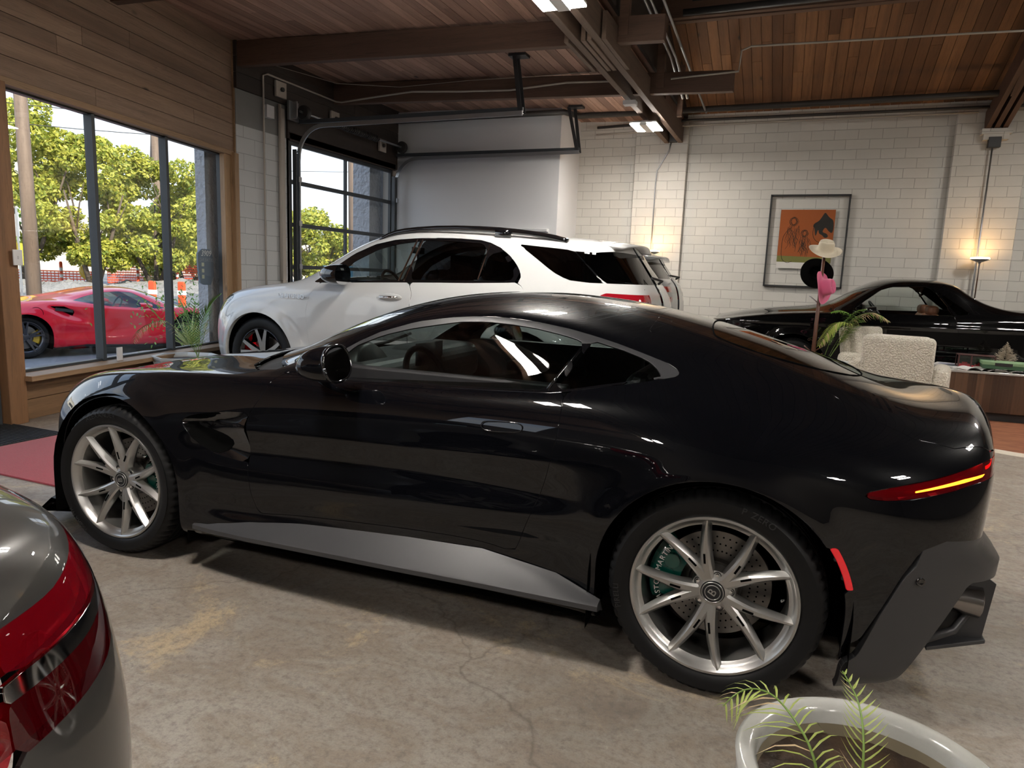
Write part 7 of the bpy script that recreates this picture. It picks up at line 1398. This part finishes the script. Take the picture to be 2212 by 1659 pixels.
    def mound(c, s, rz, lab, m): q = MB(); q.sphere((0, 0, 0), 1, 56, 24); Vv = np.array(q.V) * s; nz = sum(np.sin(Vv @ rg.normal(size=3) * f + rg.uniform(0, 6)) / f for f in (3, 6, 11, 19)); Vv[:, 2] = Vv[:, 2] * (1 + .35 * nz) + .06 * rg.normal(size=len(Vv)); o = np_obj('gravel_heap', Vv, q.F, m, None, False, loc=c, rot=(0, 0, rz)); tag(o, lab, 'gravel', 'gravel heaps across the road')
    gm = simple('gravel', (.24, .235, .23), .95, bumps=(8, 1, .08)); mound((-24.0, 16.2, .12), np.array([4.5, 1.6, .42]), R(35), 'long grey gravel heap behind the traffic posts, left part', gm); mound((-21.8, 20.4, .22), np.array([3.6, 1.5, .42]), R(40), 'grey gravel heap behind the traffic posts, right part', gm)
    def curb(a, b, lab): q = MB(); q.bar(a, b, .15, .22); T('form_board', q, M['sill_wood'], lab, 'form board', 'timber form boards by the road')
    curb((-24.9, 17.3, .12), (-21.4, 19.9, .18), 'pale timber form board along the road edge, left one'); curb((-21.2, 20.1, .18), (-18.9, 21.8, .22), 'pale timber form board along the road edge, right one')
    og = simple('safety_orange', (.85, .09, .02), .5); wh = simple('reflective_white', (.85, .85, .85), .4)
    def delin(p, h, lab):
        r = empty('traffic_post', p, 0, lab, 'traffic post', 'orange traffic posts on the road'); q = MB(); q.lathe([(.06, .02), (.055, h * .95), (.035, h)], n=14); q.build('post', og, r, True); q = MB(); q.lathe([(0, 0), (.24, 0), (.22, .04), (.07, .05)], n=8); q.build('base', M['rubber'], r)
        for z in (.45, .68): q = MB(); q.lathe([(.0585, h * z), (.0585, h * z + .12)], n=14); q.build('white_band', wh, r)
    delin((-25.53, 17.92, .20), 1.08, 'orange and white traffic post standing left behind the red car'); delin((-24.66, 20.48, .32), 1.05, 'orange and white traffic post above the red car roof'); delin((-23.19, 21.09, .35), 1.05, 'orange and white traffic post right of the second mullion')
    for p, l in (((-18.9, 16.2, -.1), 'left'), ((-18.2, 16.7, -.1), 'right')):
        r = empty('barricade_cone', p, 0, 'short orange channelizer just above the red car hood, %s one' % l, 'traffic cone', 'short orange channelizers'); q = MB(); q.box((0, 0, .45), (.28, .10, .9)); q.build('body', og, r, bev=.04); q = MB(); q.box((0, 0, .55), (.285, .105, .14)); q.build('white_band', wh, r)
    q = MB(); A_, B_ = np.array([-28.6, 22.2, .35]), np.array([-24.4, 26.2, .45]); nn = 90
    for i in range(nn + 1): p = A_ + (B_ - A_) * i / nn; q.bar(p, p + [0, 0, 1.0], .025, .01)
    for k in range(9): q.bar(A_ + [0, 0, .06 + k * .115], B_ + [0, 0, .06 + k * .115], .01, .045)
    T('safety_fence', q, og, 'orange plastic mesh safety fence across the road', 'safety fence')
    q = MB(); A_, B_ = np.array([-31, 18.5, .35]), np.array([-28.8, 21.9, .35]); [q.bar(A_ + (B_ - A_) * i / 30, A_ + (B_ - A_) * i / 30 + [0, 0, .5], .03, .01) for i in range(31)]; [q.bar(A_ + [0, 0, .06 + k * .11], B_ + [0, 0, .06 + k * .11], .01, .05) for k in range(5)]; T('safety_fence', q, og, 'low sagging orange fence at the far left across the road', 'safety fence')
    # street sign, bus, building
    r = empty('street_sign', (-16.65, 10.72, -.25), R(-60), 'street sign post with yellow and white plates left of the pole', 'street sign'); q = MB(); q.tube([(0, 0, 0), (0, 0, 2.75)], .025, 8); q.build('post', M['galv'], r); q = MB(); q.box((0, -.04, 1.70), (.46, .01, .50)); q.build('yellow_plate', simple('sign_yellow', (.75, .62, .05), .4), r); q = MB(); q.box((-.02, -.05, 1.68), (.26, .01, .34)); q.build('blue_plate', simple('sign_blue', (.02, .05, .16), .4), r); q = MB(); q.box((0, -.04, 2.35), (.30, .01, .50)); q.build('white_plate', wh, r)
    r = empty('bus', (-19.6, 29.0, -.15), R(22), 'yellow and blue bus seen through the garage door', 'bus'); q = MB(); q.box((0, 0, 1.45), (2.5, 6.5, 1.4)); q.box((0, 0, .6), (2.4, 6.5, .6)); q.build('body', simple('bus_blue', (.02, .05, .35), .35), r, bev=.08); q = MB(); q.box((0, -3.22, 2.10), (2.45, .15, .40)); q.box((0, -3.0, 2.22), (2.45, .8, .16)); q.build('header', simple('bus_yellow', (.85, .55, .02), .35), r, bev=.03); q = MB(); q.box((0, -3.32, 2.08), (1.6, .04, .20)); q.build('destination_display', M['black_iron'], r); text_obj('display_text', '30 MEDICAL CTR', .17, .004, emit_mat('bus_display', (.9, .95, 1), 1.2), r, (0, -3.345, 2.08), (R(90), 0, 0)); q = MB(); q.box((0, -3.27, 1.5), (2.2, .05, .8)); q.build('windshield', simple('bus_glass', (.10, .16, .18), .05, coat=1), r)
    q = MB(); q.tube([(-.5, -2.2, 2.45), (-.5, 2, 2.45)], .25, 16); q.build('roof_tank', simple('tank_blue', (.02, .05, .45), .3), r, True)
    q = MB(); q.box((0, 0, .75), (1.6, .06, 1.1)); T('blue_board', q, simple('board_blue', (.02, .10, .18), .5), 'dark teal board beside the thick pole outside the garage door', 'board').location = (-10.75, 15.2, .17)
    def bld(c, d, m, lab, rz=0):
        r = empty('building', c, rz, lab, 'building', 'buildings across the road'); q = MB(); q.box((0, 0, d[2] / 2), d); q.build('wall', m, r); q = MB(); q.box((0, 0, d[2] + .1), (d[0] + .4, d[1] + .4, .3)); q.build('roof', M['conduit'], r)
        for k in range(int(d[1] // 4)): q = MB(); q.box((d[0] / 2 + .02, -d[1] / 2 + 2 + 4 * k, 1.6), (.06, 1.8, 1.4)); q.build('window', M['glass_privacy'], r)
    cr = simple('cream_stucco', (.60, .56, .48), .9); bld((-72, 37, 0), (12, 14, 14.6), simple('white_stucco', (.72, .70, .66), .9), 'tall pale building high behind the left tree'); bld((-50, 46, .2), (8, 26, 3.4), cr, 'low cream building behind the street trees', R(-42)); bld((-40, 76, .2), (8, 22, 3.2), simple('brown_brick', (.25, .14, .09), .9), 'low brick building far behind the bus', R(-60)); bld((-66, 6, .2), (8, 22, 4), cr, 'low cream building beyond the far left of the window', R(-20))
    q = MB(); q.sphere((-30.0, 18.9, .7), .42, 14, 10, sc=(1, .5, 1)); q.build('x', M['yellow_paint']) if False else None
    q = MB(); q.lathe([(.18, -.15), (.32, -.12), (.36, 0), (.32, .12), (.18, .15)], n=20, close=True); o = T('hose_reel', q, M['yellow_paint'], 'yellow cable reel by the gravel at left', 'reel', smooth=True); o.location = (-24.9, 18.6, .95); o.rotation_euler = (R(90), 0, R(50))
build_outside()
